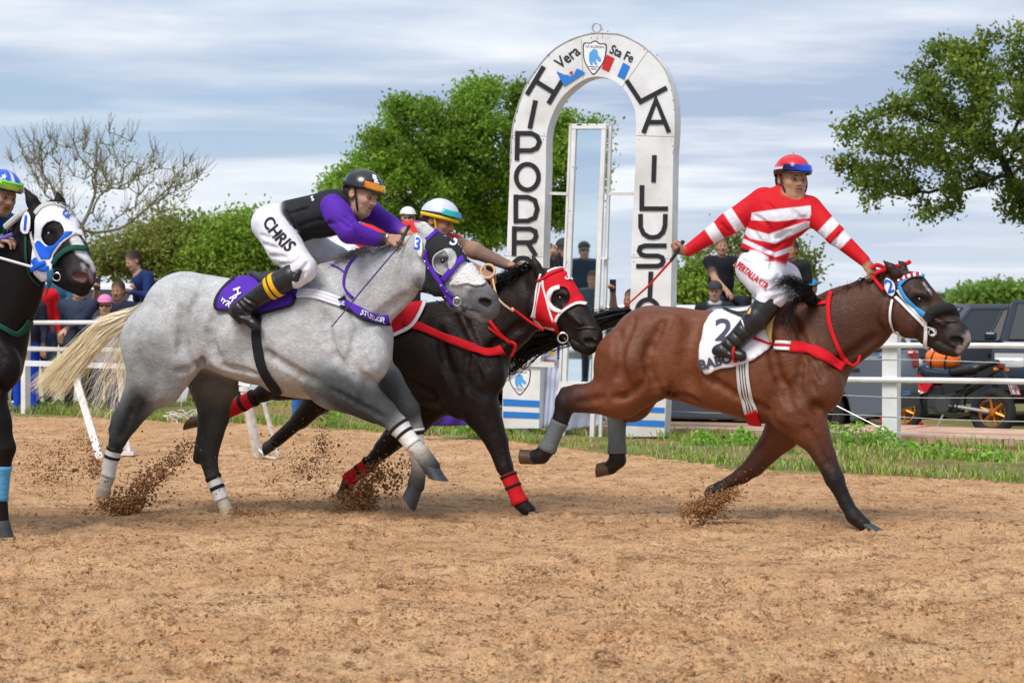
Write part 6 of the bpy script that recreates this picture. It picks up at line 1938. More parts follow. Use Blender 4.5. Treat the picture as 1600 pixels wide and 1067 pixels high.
    f.strap('halter_strap', [z(190, 560), z(188, 700), z(215, 850), z(270, 915)], 3, GREEN_C, .012, .006, parent=br)
    tg = f.patch('number_tag', ellipse(*z(204, 495), 10, 19, 20, R(6)), mat('tag_white', (.8, .8, .8), .4), push=.03, thick=.006, spacing=4, sm=6, curve=False)
    f.text('tag_number', '1', *z(204, 490), 27, R(4), BLUE_C, .037, .5, parent=tg)
    mb = MB(); mb.tube([f.U(-30, 398, -.35), f.U(0, 403, -.33), f.U(*z(225, 788), -.26)], .008, 6); mb.build('rein', wtm(), o, smooth=True)
    mb = MB(); mb.tube([f.U(*z(40, 510), -.20), f.U(*z(130, 430), -.22), f.U(*z(205, 390), -.18)], .02, 8); mb.build('rein_roll', gw, o, smooth=True)
    f.strap('neck_collar', [(-40, 470), (-15, 500), (5, 512), (25, 522), (38, 512), (46, 500)], 9, GREEN_C, .012, .008)
    f.strap('saddle_cloth', [(-180, 470), (-150, 520), (-130, 560)], 90, BLUE_C, .02, .01)
    f.strands('forelock', [[f.U(70, 322, -.12), f.U(80, 316, -.15), f.U(96, 320, -.18), f.U(108, 334, -.2)]], 30, HAIR, .005, .008, cols=lambda t, q: np.outer(np.ones_like(t), [.01, .009, .009]) * (.5 + q), seg=6)
    f.strands('mane', [[f.U(a, b, -.02), f.U(a - 8, b - 2, -.06), f.U(a - 20, b + 6, -.09), f.U(a - 30, b + 18, -.11)] for a, b in ((-20, 418), (0, 398), (20, 372), (38, 352), (50, 336))], 200, HAIR, .006, .012, cols=lambda t, q: np.outer(np.ones_like(t), [.01, .009, .009]) * (.5 + q), seg=7)
    return f
def wtm(): return mat('white_rein', (0.75, 0.74, 0.72), .5)

# ================================================================== people
SKIN = (0.50, 0.29, 0.19)
def unit(v): v = np.asarray(v, float); return v / np.linalg.norm(v)
def frame(f, u):
    f = unit(f); u = np.asarray(u, float); u = unit(u - f * np.dot(u, f)); l = np.cross(u, f)
    return f, l, u

def head_sdf(S, c, f, u, sc=1.0, skin=SKIN, hair=(0.012, 0.01, 0.009), haircut=True, beard=0.0, mouth_col=None, neck_to=None, neckcol=None):
    f, l, u = frame(f, u); c = np.asarray(c, float); skin = np.asarray(skin)
    P = lambda x, y, z: c + (f * x + l * y + u * z) * sc
    M = np.stack([f, l, u])
    e = lambda x, y, z, rx, ry, rz, **k: S.ell(P(x, y, z), M, np.array([rx, ry, rz]) * sc, **k)
    lip = np.array(mouth_col if mouth_col is not None else skin * np.array([.88, .72, .70]))
    e(-.012, 0, .038, .098, .077, .092, k=.02, col=skin)
    e(.022, 0, -.028, .070, .062, .078, k=.025, col=skin)
    S.cone(P(.03, -.028, -.075), P(.03, .028, -.075), .034 * sc, .034 * sc, k=.03, col=skin)
    S.cone(P(.058, -.012, -.092), P(.058, .012, -.092), .022 * sc, .022 * sc, k=.022, col=skin)       # chin
    for y in (-1, 1):
        S.cone(P(.074, y * .014, .024), P(.062, y * .046, .020), .013 * sc, .012 * sc, k=.014, col=skin)  # brow
        e(.055, y * .042, -.018, .030, .022, .024, k=.02, col=skin)                                        # cheekbone
        e(-.012, y * .078, -.004, .019, .010, .031, k=.006, col=skin * np.array([1.02, .86, .82]))         # ear
        S.ball(P(-.004, y * .088, -.004), .009 * sc, op='sub', k=.006)
        S.ball(P(.083, y * .031, .004), .013 * sc, op='sub', k=.012)                                       # eye socket
        S.cone(P(.084, y * .018, .0135), P(.076, y * .046, .012), .0055 * sc, .0055 * sc, k=.006, col=skin * np.array([.85, .78, .75]))
        S.cone(P(.081, y * .019, -.0085), P(.074, y * .045, -.008), .005 * sc, .005 * sc, k=.006, col=skin * .95)
        S.cone(P(.094, y * .012, .027), P(.082, y * .048, .026), .0055 * sc, .004 * sc, op='paint', k=.004, col=hair)
        S.ball(P(.088, y * .031, .001), .016 * sc, op='paint', k=.012, col=skin * np.array([.62, .55, .52]))
    S.cone(P(.084, 0, .018), P(.106, 0, -.022), .0085 * sc, .0125 * sc, k=.012, col=skin)                 # nose
    for y in (-1, 1): S.ball(P(.092, y * .013, -.026), .0095 * sc, k=.008, col=skin)
    S.cone(P(.083, -.016, -.049), P(.083, .016, -.049), .0085 * sc, .0085 * sc, k=.008, col=lip)
    S.cone(P(.080, -.014, -.061), P(.080, .014, -.061), .0095 * sc, .0095 * sc, k=.008, col=lip)
    S.cone(P(.094, -.020, -.055), P(.094, .020, -.055), .0035 * sc, .0035 * sc, op='sub', k=.004)
    S.cone(P(.090, -.020, -.055), P(.090, .020, -.055), .0045 * sc, .0045 * sc, op='paint', k=.004, col=skin * .25)
    if beard:
        bc = skin * (1 - beard) + np.array([.03, .025, .02]) * beard
        S.cone(P(.05, 0, -.09), P(.03, -.05, -.06), .034 * sc, .03 * sc, op='paint', k=.03, col=bc)
        S.cone(P(.05, 0, -.09), P(.03, .05, -.06), .034 * sc, .03 * sc, op='paint', k=.03, col=bc)
        S.cone(P(.092, -.018, -.040), P(.092, .018, -.040), .006 * sc, .006 * sc, op='paint', k=.006, col=bc)
    if haircut:
        e(-.026, 0, .064, .104, .088, .086, k=.006, col=np.asarray(hair))
        e(-.055, 0, .0, .066, .082, .08, k=.008, col=np.asarray(hair))
    if neck_to is not None:
        S.cone(P(-.022, 0, -.05), neck_to, .053 * sc, .060 * sc, k=.025, col=skin if neckcol is None else neckcol)
    return P, (f, l, u)

EYE_W = mat('eye_white', (0.34, 0.29, 0.26), .35, spec=.3)
EYE_D = mat('eye_iris', (0.02, 0.012, 0.008), .1, spec=.6)
def eyes(P, fr, sc, parent, look=(0, 0)):
    f, l, u = fr
    for y in (-1, 1):
        q = P(.0745, y * .031, .003)
        mb = MB(); mb.lathe(q, f, [(-.0105 * sc, .0002), (-.006 * sc, .0085 * sc), (0, .0105 * sc), (.006 * sc, .0085 * sc), (.0095 * sc, .004 * sc), (.0105 * sc, .0002)], 14)
        e = mb.build('eyeball', EYE_W, parent, smooth=True)
        d = unit(f + l * look[0] + u * look[1])
        mb = MB(); mb.lathe(q + d * .0078 * sc, d, [(0, .0068 * sc), (.0022 * sc, .0058 * sc), (.0034 * sc, .0002)], 12); mb.build('iris', EYE_D, e, smooth=True)

def hand_sdf(S, w, d, n, side=1, sc=1.0, col=SKIN, curl=(55, 65, 45), thumb=1.0, spread=.0, point=None):
    """w wrist, d towards the knuckles, n palm normal (fingers curl that way), side: thumb side sign"""
    d = unit(d); n = np.asarray(n, float); n = unit(n - d * np.dot(n, d)); sd = np.cross(d, n) * side
    w = np.asarray(w, float)
    S.ell(w + d * .048 * sc + n * .004, np.stack([d, sd, n]), np.array([.054, .041, .021]) * sc, k=.012, col=col)
    S.cone(w - d * .02 * sc, w + d * .03 * sc, .027 * sc, .030 * sc, k=.012, col=col)
    for i in range(4):
        p = w + d * (.088 - .006 * abs(i - 1.3)) * sc + sd * (1.5 - i) * .0205 * sc + n * .003
        a = 0; L = (.92, 1.0, .95, .78)[i]
        cu = curl if not (point is not None and i in point) else (15, 18, 12)
        for j, (ln, rr) in enumerate(((.042, .0105), (.027, .0095), (.021, .0085))):
            a += R(cu[j])
            q = p + (d * math.cos(a) + n * math.sin(a) + sd * (1.5 - i) * spread) * ln * L * sc
            S.cone(p, q, rr * sc, rr * .93 * sc, k=.005, col=np.asarray(col) * (.94 + .03 * (i % 2)))
            p = q
    if thumb:
        p = w + d * .028 * sc + sd * .030 * sc; v = unit(d * .75 + sd * .55 + n * .45)
        q = p + v * .040 * sc; S.cone(p, q, .0145 * sc, .012 * sc, k=.01, col=col)
        v = unit(d * .85 - sd * .15 + n * .7); q2 = q + v * .032 * sc; S.cone(q, q2, .0115 * sc, .0095 * sc, k=.006, col=col)

def dome(c, f, u, rad, zcut, name, m, parent, n=30, k=12, back=0.0, front=0.0, thick=.006, cols=None, rmul=1.0):
    """helmet or cap shell: upper part of an ellipsoid; zcut may drop at the back and rise at the front"""
    f, l, u = frame(f, u); V = []; C = []
    for i in range(k + 1):
        for j in range(n):
            a = 2 * math.pi * j / n
            lim = zcut - back * max(0, -math.cos(a)) ** 2 + front * max(0, math.cos(a)) ** 2
            th = math.acos(np.clip(lim, -.95, .95)) * i / k
            st, ct = math.sin(th), math.cos(th)
            V.append(np.asarray(c) + (f * rad[0] * st * math.cos(a) + l * rad[1] * st * math.sin(a) + u * rad[2] * ct) * rmul)
            if cols is not None: C.append(cols(a, i / k))
    F = []
    for i in range(k):
        for j in range(n):
            a, b = i * n + j, i * n + (j + 1) % n
            F.append((a, a + n, b + n, b))
    o = child(name, V, F, m, parent, smooth=True, cols=np.array(C) if cols is not None else None)
    md = o.modifiers.new('thickness', 'SOLIDIFY'); md.thickness = thick; md.offset = 1
    return o
def band(c, f, u, rad, a0, a1, z0, z1, name, m, parent, n=24, k=4, out=1.03, cols=None, zt=0.0):
    """strip lying on the same ellipsoid, between angles a0..a1 and heights z0..z1 (fractions of the height)"""
    f, l, u = frame(f, u); V = []; C = []
    for i in range(k + 1):
        for j in range(n + 1):
            a = a0 + (a1 - a0) * j / n
            z = z0 + (z1 - z0) * i / k + zt * math.cos(a)
            st = math.sqrt(max(1 - z * z, .02))
            V.append(np.asarray(c) + (f * rad[0] * st * math.cos(a) + l * rad[1] * st * math.sin(a) + u * rad[2] * z) * out)
            if cols is not None: C.append(cols(j / n, i / k))
    F = []
    for i in range(k):
        for j in range(n):
            a = i * (n + 1) + j; F.append((a, a + 1, a + n + 2, a + n + 1))
    o = child(name, V, F, m, parent, smooth=True, cols=np.array(C) if cols is not None else None)
    md = o.modifiers.new('thickness', 'SOLIDIFY'); md.thickness = .008; md.offset = 0
    return o
LENS = mat('mirror_lens', (1, 1, 1), .08, metal=.55, spec=.6, attr=True)
GLOSS = mat('helmet_shell', (1, 1, 1), .25, spec=.5, attr=True, coat=.3)
def lerp_cols(stops):
    xs = [s[0] for s in stops]; cs = np.array([s[1] for s in stops])
    return lambda x, y=0: np.array([np.interp(x, xs, cs[:, k]) for k in range(3)])

def gear(P, fr, sc, parent, shell, lens, strapc=(0.01, 0.01, 0.012), peak=True, tilt=.0):
    f, l, u = fr
    c = P(-.006, 0, .045); rad = np.array([.124, .100, .104]) * sc
    uu = unit(u - f * tilt)
    h = dome(c, f, uu, rad, -.12, 'helmet', GLOSS, parent, back=.35, front=.20, cols=shell)
    band(c, f, uu, rad, -math.pi, math.pi, -.10, .12, 'helmet_band', mat('elastic_black', (.012, .012, .013), .7), h, 40, 2, 1.03, zt=.10)
    if peak:
        V = []; n = 14
        for i in (0, 1, 2):
            for j in range(n + 1):
                a = R(-58 + 116 * j / n); r = 1.02 + .13 * i * math.cos(a) ** 1.0
                V.append(np.asarray(c) + f * rad[0] * r * math.cos(a) + l * rad[1] * (1.0 + .02 * i) * math.sin(a) + uu * rad[2] * (.07 - .07 * i))
        F = [(i * (n + 1) + j, i * (n + 1) + j + 1, (i + 1) * (n + 1) + j + 1, (i + 1) * (n + 1) + j) for i in range(2) for j in range(n)]
        o = child('peak', V, F, mat('peak_black', (.012, .012, .013), .5), h, smooth=True); md = o.modifiers.new('t', 'SOLIDIFY'); md.thickness = .005
    g = band(c, f, uu, rad, R(-62), R(62), .06, .40, 'goggles', LENS, h, 24, 5, 1.10, cols=lens)
    for y in (-1, 1):
        mb = MB(); mb.tube(smooth_poly([P(.0, y * .086, .03), P(.03, y * .082, -.03), P(.045, y * .055, -.085), P(.045, 0, -.118)], 4), .0065 * sc, 6)
        mb.build('chin_strap', mat('strap_%d' % int(strapc[0] * 1000), strapc, .6), h, smooth=True)
    return h

# ---- rider of the grey
def purple_rider(fg):
    f = Fig(358, 14.85, .0056); f.P0, f.c0 = fg.P0, fg.c0
    c = f.c; S = f.S; U = f.U
    BK = (0.014, 0.014, 0.016); PU = tuple(x * .95 for x in srgb(84, 34, 160)); WT = (0.72, 0.71, 0.75); MA = tuple(srgb(70, 30, 60))
    # torso
    c(440, 356, 33, 470, 345, 31, 0, w=1.25, k=.03, col=BK)
    c(462, 344, 33, 522, 330, 33, 0, w=1.25, k=.03, col=BK)
    c(500, 340, 32, 524, 334, 33, 0, w=1.45, k=.03, col=BK)
    c(516, 318, 20, 540, 322, 20, 0, w=1.9, k=.03, col=BK)
    c(528, 320, 19, 552, 314, 15, 0, k=.03, col=BK)
    c(540, 332, 19, 556, 334, 14, -.02, k=.03, col=MA)
    # near arm
    c(520, 323, 20, 530, 338, 21.5, -.20, -.24, k=.025, col=PU, id=1)
    c(528, 335, 21.5, 546, 362, 18.5, -.23, -.27, k=.02, col=PU, id=1)
    c(546, 362, 18.5, 588, 374, 12, -.27, -.16, k=.02, col=PU, id=1)
    c(588, 374, 11, 602, 374, 9.5, -.16, -.14, k=.008, col=BK, id=2)
    # far arm
    c(530, 318, 20, 580, 332, 18, .19, .22, k=.025, col=PU, id=1)
    c(580, 332, 17, 612, 352, 14, .22, .16, k=.02, col=PU, id=1)
    c(612, 352, 13, 628, 360, 10, .16, .08, k=.02, col=PU, id=1)
    # seat and thighs
    c(428, 350, 32, 446, 346, 30, 0, w=1.5, k=.03, col=WT)
    c(424, 352, 29, 446, 388, 28, -.12, -.20, k=.03, col=WT, id=3)
    c(446, 388, 28, 474, 420, 21.5, -.20, -.30, k=.025, col=WT, id=3)
    c(474, 420, 21, 462, 434, 17, -.30, -.32, k=.02, col=WT, id=3)
    c(450, 362, 27, 490, 384, 22, .12, .22, k=.03, col=WT); c(490, 384, 21, 528, 402, 17, .22, .30, k=.025, col=WT)
    c(528, 402, 16, 505, 430, 14, .30, .34, k=.02, col=BK); c(505, 430, 13, 470, 470, 12, .34, .33, k=.02, col=BK)
    # head
    fd = unit((math.cos(R(33)) * math.cos(R(17)), -math.sin(R(33)) * math.cos(R(17)), -math.sin(R(17))))
    hc = U(565, 305.5, -.02)
    P, fr = head_sdf(S, hc, fd, (.30, -.05, .95), 1.08, (0.54, 0.315, 0.205), haircut=True, beard=.3, neck_to=U(540, 326, 0), neckcol=MA)
    # hands on the reins
    hand_sdf(S, U(604, 374, -.14), U(625, 372, -.12) - U(604, 374, -.14), (.25, .55, -.8), -1, 1.0, (0.45, 0.25, 0.17), curl=(50, 70, 50))
    hand_sdf(S, U(630, 361, .07), U(644, 366, .04) - U(630, 361, .07), (.2, -.3, -.9), 1, .95, (0.45, 0.25, 0.17), curl=(50, 70, 50))
    # folds in the cloth
    for a in ([(540, 340), (556, 352), (560, 366)], [(532, 346), (544, 356)], [(560, 362), (566, 378)]):
        f.groove(a, 2.2, .006, .014)
    for a in ([(408, 368), (425, 372), (440, 366)], [(412, 382), (432, 388)], [(424, 400), (446, 402)], [(438, 414), (456, 412), (470, 402)], [(455, 430), (470, 424), (480, 412)], [(470, 436), (476, 426)], [(446, 330), (456, 350), (468, 370)]):
        f.groove(a, 2.4, .006, .016)
    for a in ([(470, 352), (500, 344), (522, 350)], [(480, 362), (505, 358)], [(455, 334), (480, 326)]):
        f.groove(a, 2.2, .005, .016)
    o = f.finish('person', mat('rider_cloth', (1, 1, 1), .7, spec=.25, attr=True, var=.08, vscale=30, bump=.25, bscale=26), .004)
    tag(o, 'jockey in black vest, purple sleeves and white breeches crouched on the grey', 'person', 'jockeys')
    eyes(P, fr, 1.08, o, (.1, .1))
    shell = lambda a, t: np.array([.016, .016, .018])
    lens = lerp_cols([(0, (.02, .02, .02)), (.06, (.9, .25, .02)), (.5, (.95, .42, .03)), (.78, (.9, .6, .05)), (.9, (.1, .6, .55)), (1, (.05, .5, .6))])
    h = gear(P, fr, 1.08, o, shell, lens, tilt=-.1)
    # white crest on the helmet
    c0 = P(-.006, 0, .045)
    mk = []
    fH, lH, uH = fr
    wm = mat('white_print', (.8, .8, .8), .5)
    for (a, z, w, hh) in ((-28, .72, 9, .10), (-24, .58, 7, .06), (-22, .48, 10, .03)):
        band(c0, fH, unit(uH + fH * .1), np.array([.124, .100, .104]) * 1.08, R(a - w), R(a + w), z - hh, z + hh, 'helmet_print', wm, h, 6, 3, 1.065)
    # boot: its own leather piece
    b = Fig(358, 14.85, .0056); b.P0, b.c0 = fg.P0, fg.c0
    b.c(456, 432, 19.5, 430, 446, 18.5, -.32, -.33, k=.01); b.c(430, 446, 18.5, 386, 476, 14, -.33, -.33, k=.015)
    b.c(386, 476, 15, 372, 484, 13, -.33, k=.015); b.c(372, 486, 12, 396, 506, 8.5, -.33, -.34, k=.015); b.c(364, 486, 8, 376, 500, 7, -.33, k=.015); b.c(396, 506, 8, 401, 510, 7, -.34, k=.01)
    b.c(463, 436, 5, 469, 424, 3, -.375, -.385, k=.01)
    for a in ([(372, 474), (384, 488)], [(378, 470), (392, 482)], [(384, 466), (398, 474)], [(374, 492), (388, 494)]): b.groove(a, 1.8, .006, .012)
    V, F, C = b.S.mesh(.0056, .01)
    bo = child('boot', V, F, LEATHER, o, smooth=True); b.obj = bo; b.rebvh(V, F)
    ye = cloth('yellow_band', srgb(240, 178, 20), .6)
    b.sleeve('boot_band', (456, 432), (430, 446), ye, -.325, .003, 6, 24, .80, 1.35, parent=bo, rmax=.2)
    b.sleeve('boot_stripe', (456, 432), (430, 446), mat('dark_green', srgb(20, 50, 30), .6), -.325, .0055, 3, 24, 1.03, 1.12, parent=bo, rmax=.2)
    f.text('trouser_lettering', 'CHRIS', 433.5, 368, 26, R(50), BLACK_C, .006, .6, sx=.86, arc=.004)
    f.text('vest_lettering', 'S', 489, 311.5, 10, R(-20), WHITE_C, .006, .3)
    f.strap('wristwatch', [(605, 366), (606, 382)], 5, STEEL, .005, .006)
    # whip in the near hand
    mb = MB(); q = [U(640, 352, -.14), U(626, 378, -.17), U(618, 391, -.2)]
    mb.tube(q, [.010, .011, .008], 8); wh = mb.build('whip', LEATHER, None, smooth=True, base=q[1])
    tag(wh, 'long thin whip in the hand of the purple sleeved jockey', 'whip')
    mb = MB(); mb.tube([U(618, 391, -.2), U(570, 448, -.3), U(518, 511, -.36)], [.006, .0055, .004], 6); mb.build('shaft', mat('purple_shaft', srgb(60, 44, 110), .4), wh, smooth=True)
    return f

# ---- rider of the bay
def red_rider(fg):
    f = Fig(1372, 14.1, .0056); f.P0, f.c0 = fg.P0, fg.c0
    c = f.c; S = f.S; U = f.U
    RD = tuple(srgb(200, 16, 30)); WT = (0.72, 0.71, 0.76)
    # torso, turned to the camera
    c(1190, 392, 31, 1200, 372, 36, 0, w=1.0, k=.03, col=RD, id=1); c(1186, 394, 29, 1206, 398, 26, 0, w=1.1, k=.02, col=RD, id=1)
    c(1200, 374, 37, 1218, 336, 38, 0, w=.8, k=.03, col=RD, id=1)
    c(1198, 326, 27, 1254, 334, 25, -.02, -.02, w=.9, k=.03, col=RD, id=1)
    c(1214, 340, 40, 1230, 340, 36, -.03, w=.8, k=.03, col=RD, id=1)
    c(1196, 312, 19, 1262, 324, 18, 0, w=1.0, k=.03, col=RD, id=1)
    c(1222, 306, 18, 1230, 312, 20, -.01, k=.03, col=RD, id=1)
    # his right arm, back and out with the whip
    c(1190, 316, 21, 1138, 350, 17.5, 0, -.06, k=.025, col=RD, id=2); c(1138, 350, 17, 1076, 391, 9.5, -.06, -.10, k=.02, col=RD, id=2)
    # his left arm forward to the reins
    c(1266, 328, 20, 1306, 368, 15.5, 0, -.06, k=.025, col=RD, id=3); c(1306, 368, 15, 1350, 407, 9.5, -.06, -.08, k=.02, col=RD, id=3)
    # hips and thighs
    c(1180, 419, 29, 1204, 424, 25, 0, w=1.4, k=.025, col=WT)
    c(1176, 420, 27, 1196, 440, 28, -.12, -.20, k=.03, col=WT, id=4); c(1196, 438, 28, 1210, 460, 22, -.20, -.27, k=.025, col=WT, id=4)
    c(1210, 458, 21, 1198, 472, 18, -.27, -.29, k=.02, col=WT, id=4)
    c(1204, 422, 23, 1226, 436, 24, .10, .16, k=.03, col=WT); c(1226, 434, 24, 1244, 462, 18, .16, .24, k=.025, col=WT); c(1244, 462, 17, 1210, 510, 12, .24, .30, k=.02, col=(0.014,) * 3)
    fd = unit((math.cos(R(70)), -math.sin(R(70)), -.05))
    hc = U(1238, 281.5, -.02)
    P, fr = head_sdf(S, hc, fd, (.04, .0, 1), 1.04, (0.48, 0.265, 0.16), haircut=True, beard=.25, neck_to=U(1226, 312, 0))
    hand_sdf(S, U(1074, 393, -.10), U(1058, 392, -.12) - U(1074, 393, -.10), (.25, .45, .8), -1, .92, (0.40, 0.20, 0.12), curl=(62, 72, 50))
    hand_sdf(S, U(1352, 409, -.08), U(1363, 425, -.09) - U(1352, 409, -.08), (-.35, .75, -.45), 1, .92, (0.40, 0.20, 0.12), curl=(35, 60, 50))
    for a in ([(1180, 338), (1200, 352), (1206, 372)], [(1176, 360), (1190, 380)], [(1226, 356), (1246, 346), (1258, 340)], [(1214, 372), (1234, 362)], [(1200, 318), (1212, 332)], [(1196, 392), (1216, 384), (1232, 372)], [(1240, 330), (1252, 342)]):
        f.groove(a, 2.4, .006, .018)
    for a in ([(1158, 406), (1176, 414)], [(1166, 392), (1182, 404), (1204, 408)], [(1208, 402), (1204, 420)], [(1186, 440), (1206, 440), (1218, 430)], [(1196, 456), (1214, 452), (1226, 444)], [(1204, 470), (1220, 462)]):
        f.groove(a, 2.4, .006, .016)
    for a in ([(1142, 338), (1148, 356)], [(1128, 350), (1138, 362)], [(1300, 356), (1296, 372)], [(1312, 366), (1306, 382)]): f.groove(a, 2.0, .005, .014)
    def paint(V, C, s):
        px, py = s.px(V); own = s.S.own
        W_ = np.array(WT); Rr = np.array(RD)
        # hoops: rows measured along the body, given at three columns of the photograph
        def inb(top, bot): return np.clip((py - top) / 1.6 + .5, 0, 1) * np.clip((bot - py) / 1.6 + .5, 0, 1)
        def row(pts): return np.interp(px, [p[0] for p in pts], [p[1] for p in pts])
        tor = own == 1
        h1 = inb(row([(1172, 333), (1215, 327), (1270, 321)]), row([(1172, 344), (1215, 346), (1262, 341)]))
        h2 = inb(row([(1160, 352), (1172, 358), (1200, 366), (1260, 346)]), row([(1160, 363), (1172, 373), (1212, 381), (1262, 356)]))
        h3 = inb(row([(1158, 371), (1180, 381), (1210, 395), (1250, 380)]), row([(1158, 378), (1180, 389), (1212, 402), (1250, 388)]))
        def put(m, k): C[:] = C * (1 - (m * k)[:, None]) + W_ * (m * k)[:, None]
        put(tor, np.maximum(np.maximum(h1, h2), h3))
        # arm hoops by distance along the arm
        def along(a, b): 
            A, B = np.array(a, float), np.array(b, float); d = B - A
            return ((px - A[0]) * d[0] + (py - A[1]) * d[1]) / (d @ d)
        t = along((1188, 316), (1074, 392)); ra = own == 2
        sm = lambda t, a, b: np.clip((t - a) / .012 + .5, 0, 1) * np.clip((b - t) / .012 + .5, 0, 1)
        put(ra, np.maximum(sm(t, .31, .42), sm(t, .57, .70)))
        t = along((1268, 328), (1352, 409)); la = own == 3
        put(la, np.maximum(sm(t, .26, .40), sm(t, .50, .64)))
        wb = (py > row([(1150, 383), (1185, 398), (1205, 404)])) & (py < row([(1150, 390), (1185, 404), (1205, 404)])) & tor & (px < 1200)
        C[wb] = np.array([.014, .014, .016])
        return C
    o = f.finish('person', MATS['rider_cloth'], .004, paint)
    tag(o, 'jockey in red and white hooped silks leaning out with a raised whip arm', 'person', 'jockeys')
    eyes(P, fr, 1.04, o, (.25, 0))
    shell = lambda a, t: np.array([.76, .75, .76]) if (.75 < a < 1.5 and t > .15) or (.80 < t < .9 and a > 3.6) else np.array(srgb(206, 20, 34))
    lens = lerp_cols([(0, (.01, .01, .012)), (.3, (.03, .03, .2)), (.5, (.03, .10, .75)), (.8, (.03, .15, .8)), (1, (.02, .02, .03))])
    h = gear(P, fr, 1.04, o, shell, lens, strapc=(.05, .012, .014))
    mb = MB(); t0 = P(-.006, 0, .150); mb.tube([t0, t0 + fr[2] * .02], [.006, .003], 6); mb.build('button', mat('dull_steel', (0.42, 0.41, 0.39), .45, metal=.7), h, smooth=True)
    b = Fig(1372, 14.1, .0056); b.P0, b.c0 = fg.P0, fg.c0
    b.c(1200, 474, 20.5, 1182, 498, 19, -.28, -.30, k=.01); b.c(1182, 498, 19, 1146, 536, 14.5, -.30, -.31, k=.015)
    b.c(1146, 536, 14.5, 1132, 546, 12, -.31, k=.015); b.c(1122, 547, 9, 1158, 556, 9, -.32, -.33, k=.015); b.c(1118, 549, 6, 1126, 549, 7, -.32, k=.01)
    for a in ([(1136, 530), (1152, 546)], [(1146, 520), (1162, 536)], [(1158, 508), (1172, 524)], [(1128, 540), (1142, 552)]): b.groove(a, 1.6, .003, .012)
    V, F, C = b.S.mesh(.0056, .01); bo = child('boot', V, F, LEATHER, o, smooth=True); b.obj = bo; b.rebvh(V, F)
    gd = mat('gold_print', srgb(214, 170, 96), .5)
    b.patch('boot_print', [(1164, 494), (1175, 478), (1174, 494)], gd, push=.004, thick=.003, spacing=3, curve=False)
    b.patch('boot_print', [(1158, 498), (1160, 508), (1166, 516), (1163, 507), (1161, 498)], wtm(), push=.004, thick=.003, spacing=3, curve=False)
    f.text('trouser_lettering', 'A.PERTALLA KTR', 1173, 429, 14, R(38), RED, .006, .4, sx=.62)
    mb = MB(); q = [U(1068, 376, -.13), U(1060, 390, -.14), U(1048, 408, -.14)]
    mb.tube(q, [.013, .013, .010], 8); wh = mb.build('whip', LEATHER, None, smooth=True, base=q[1])
    tag(wh, 'red shafted whip with black grip in the hand of the hooped jockey', 'whip')
    mb = MB(); mb.tube([U(1048, 408, -.14), U(1014, 446, -.12), U(976, 480, -.1)], [.008, .007, .005], 6); mb.build('shaft', RED_P, wh, smooth=True)
    return f

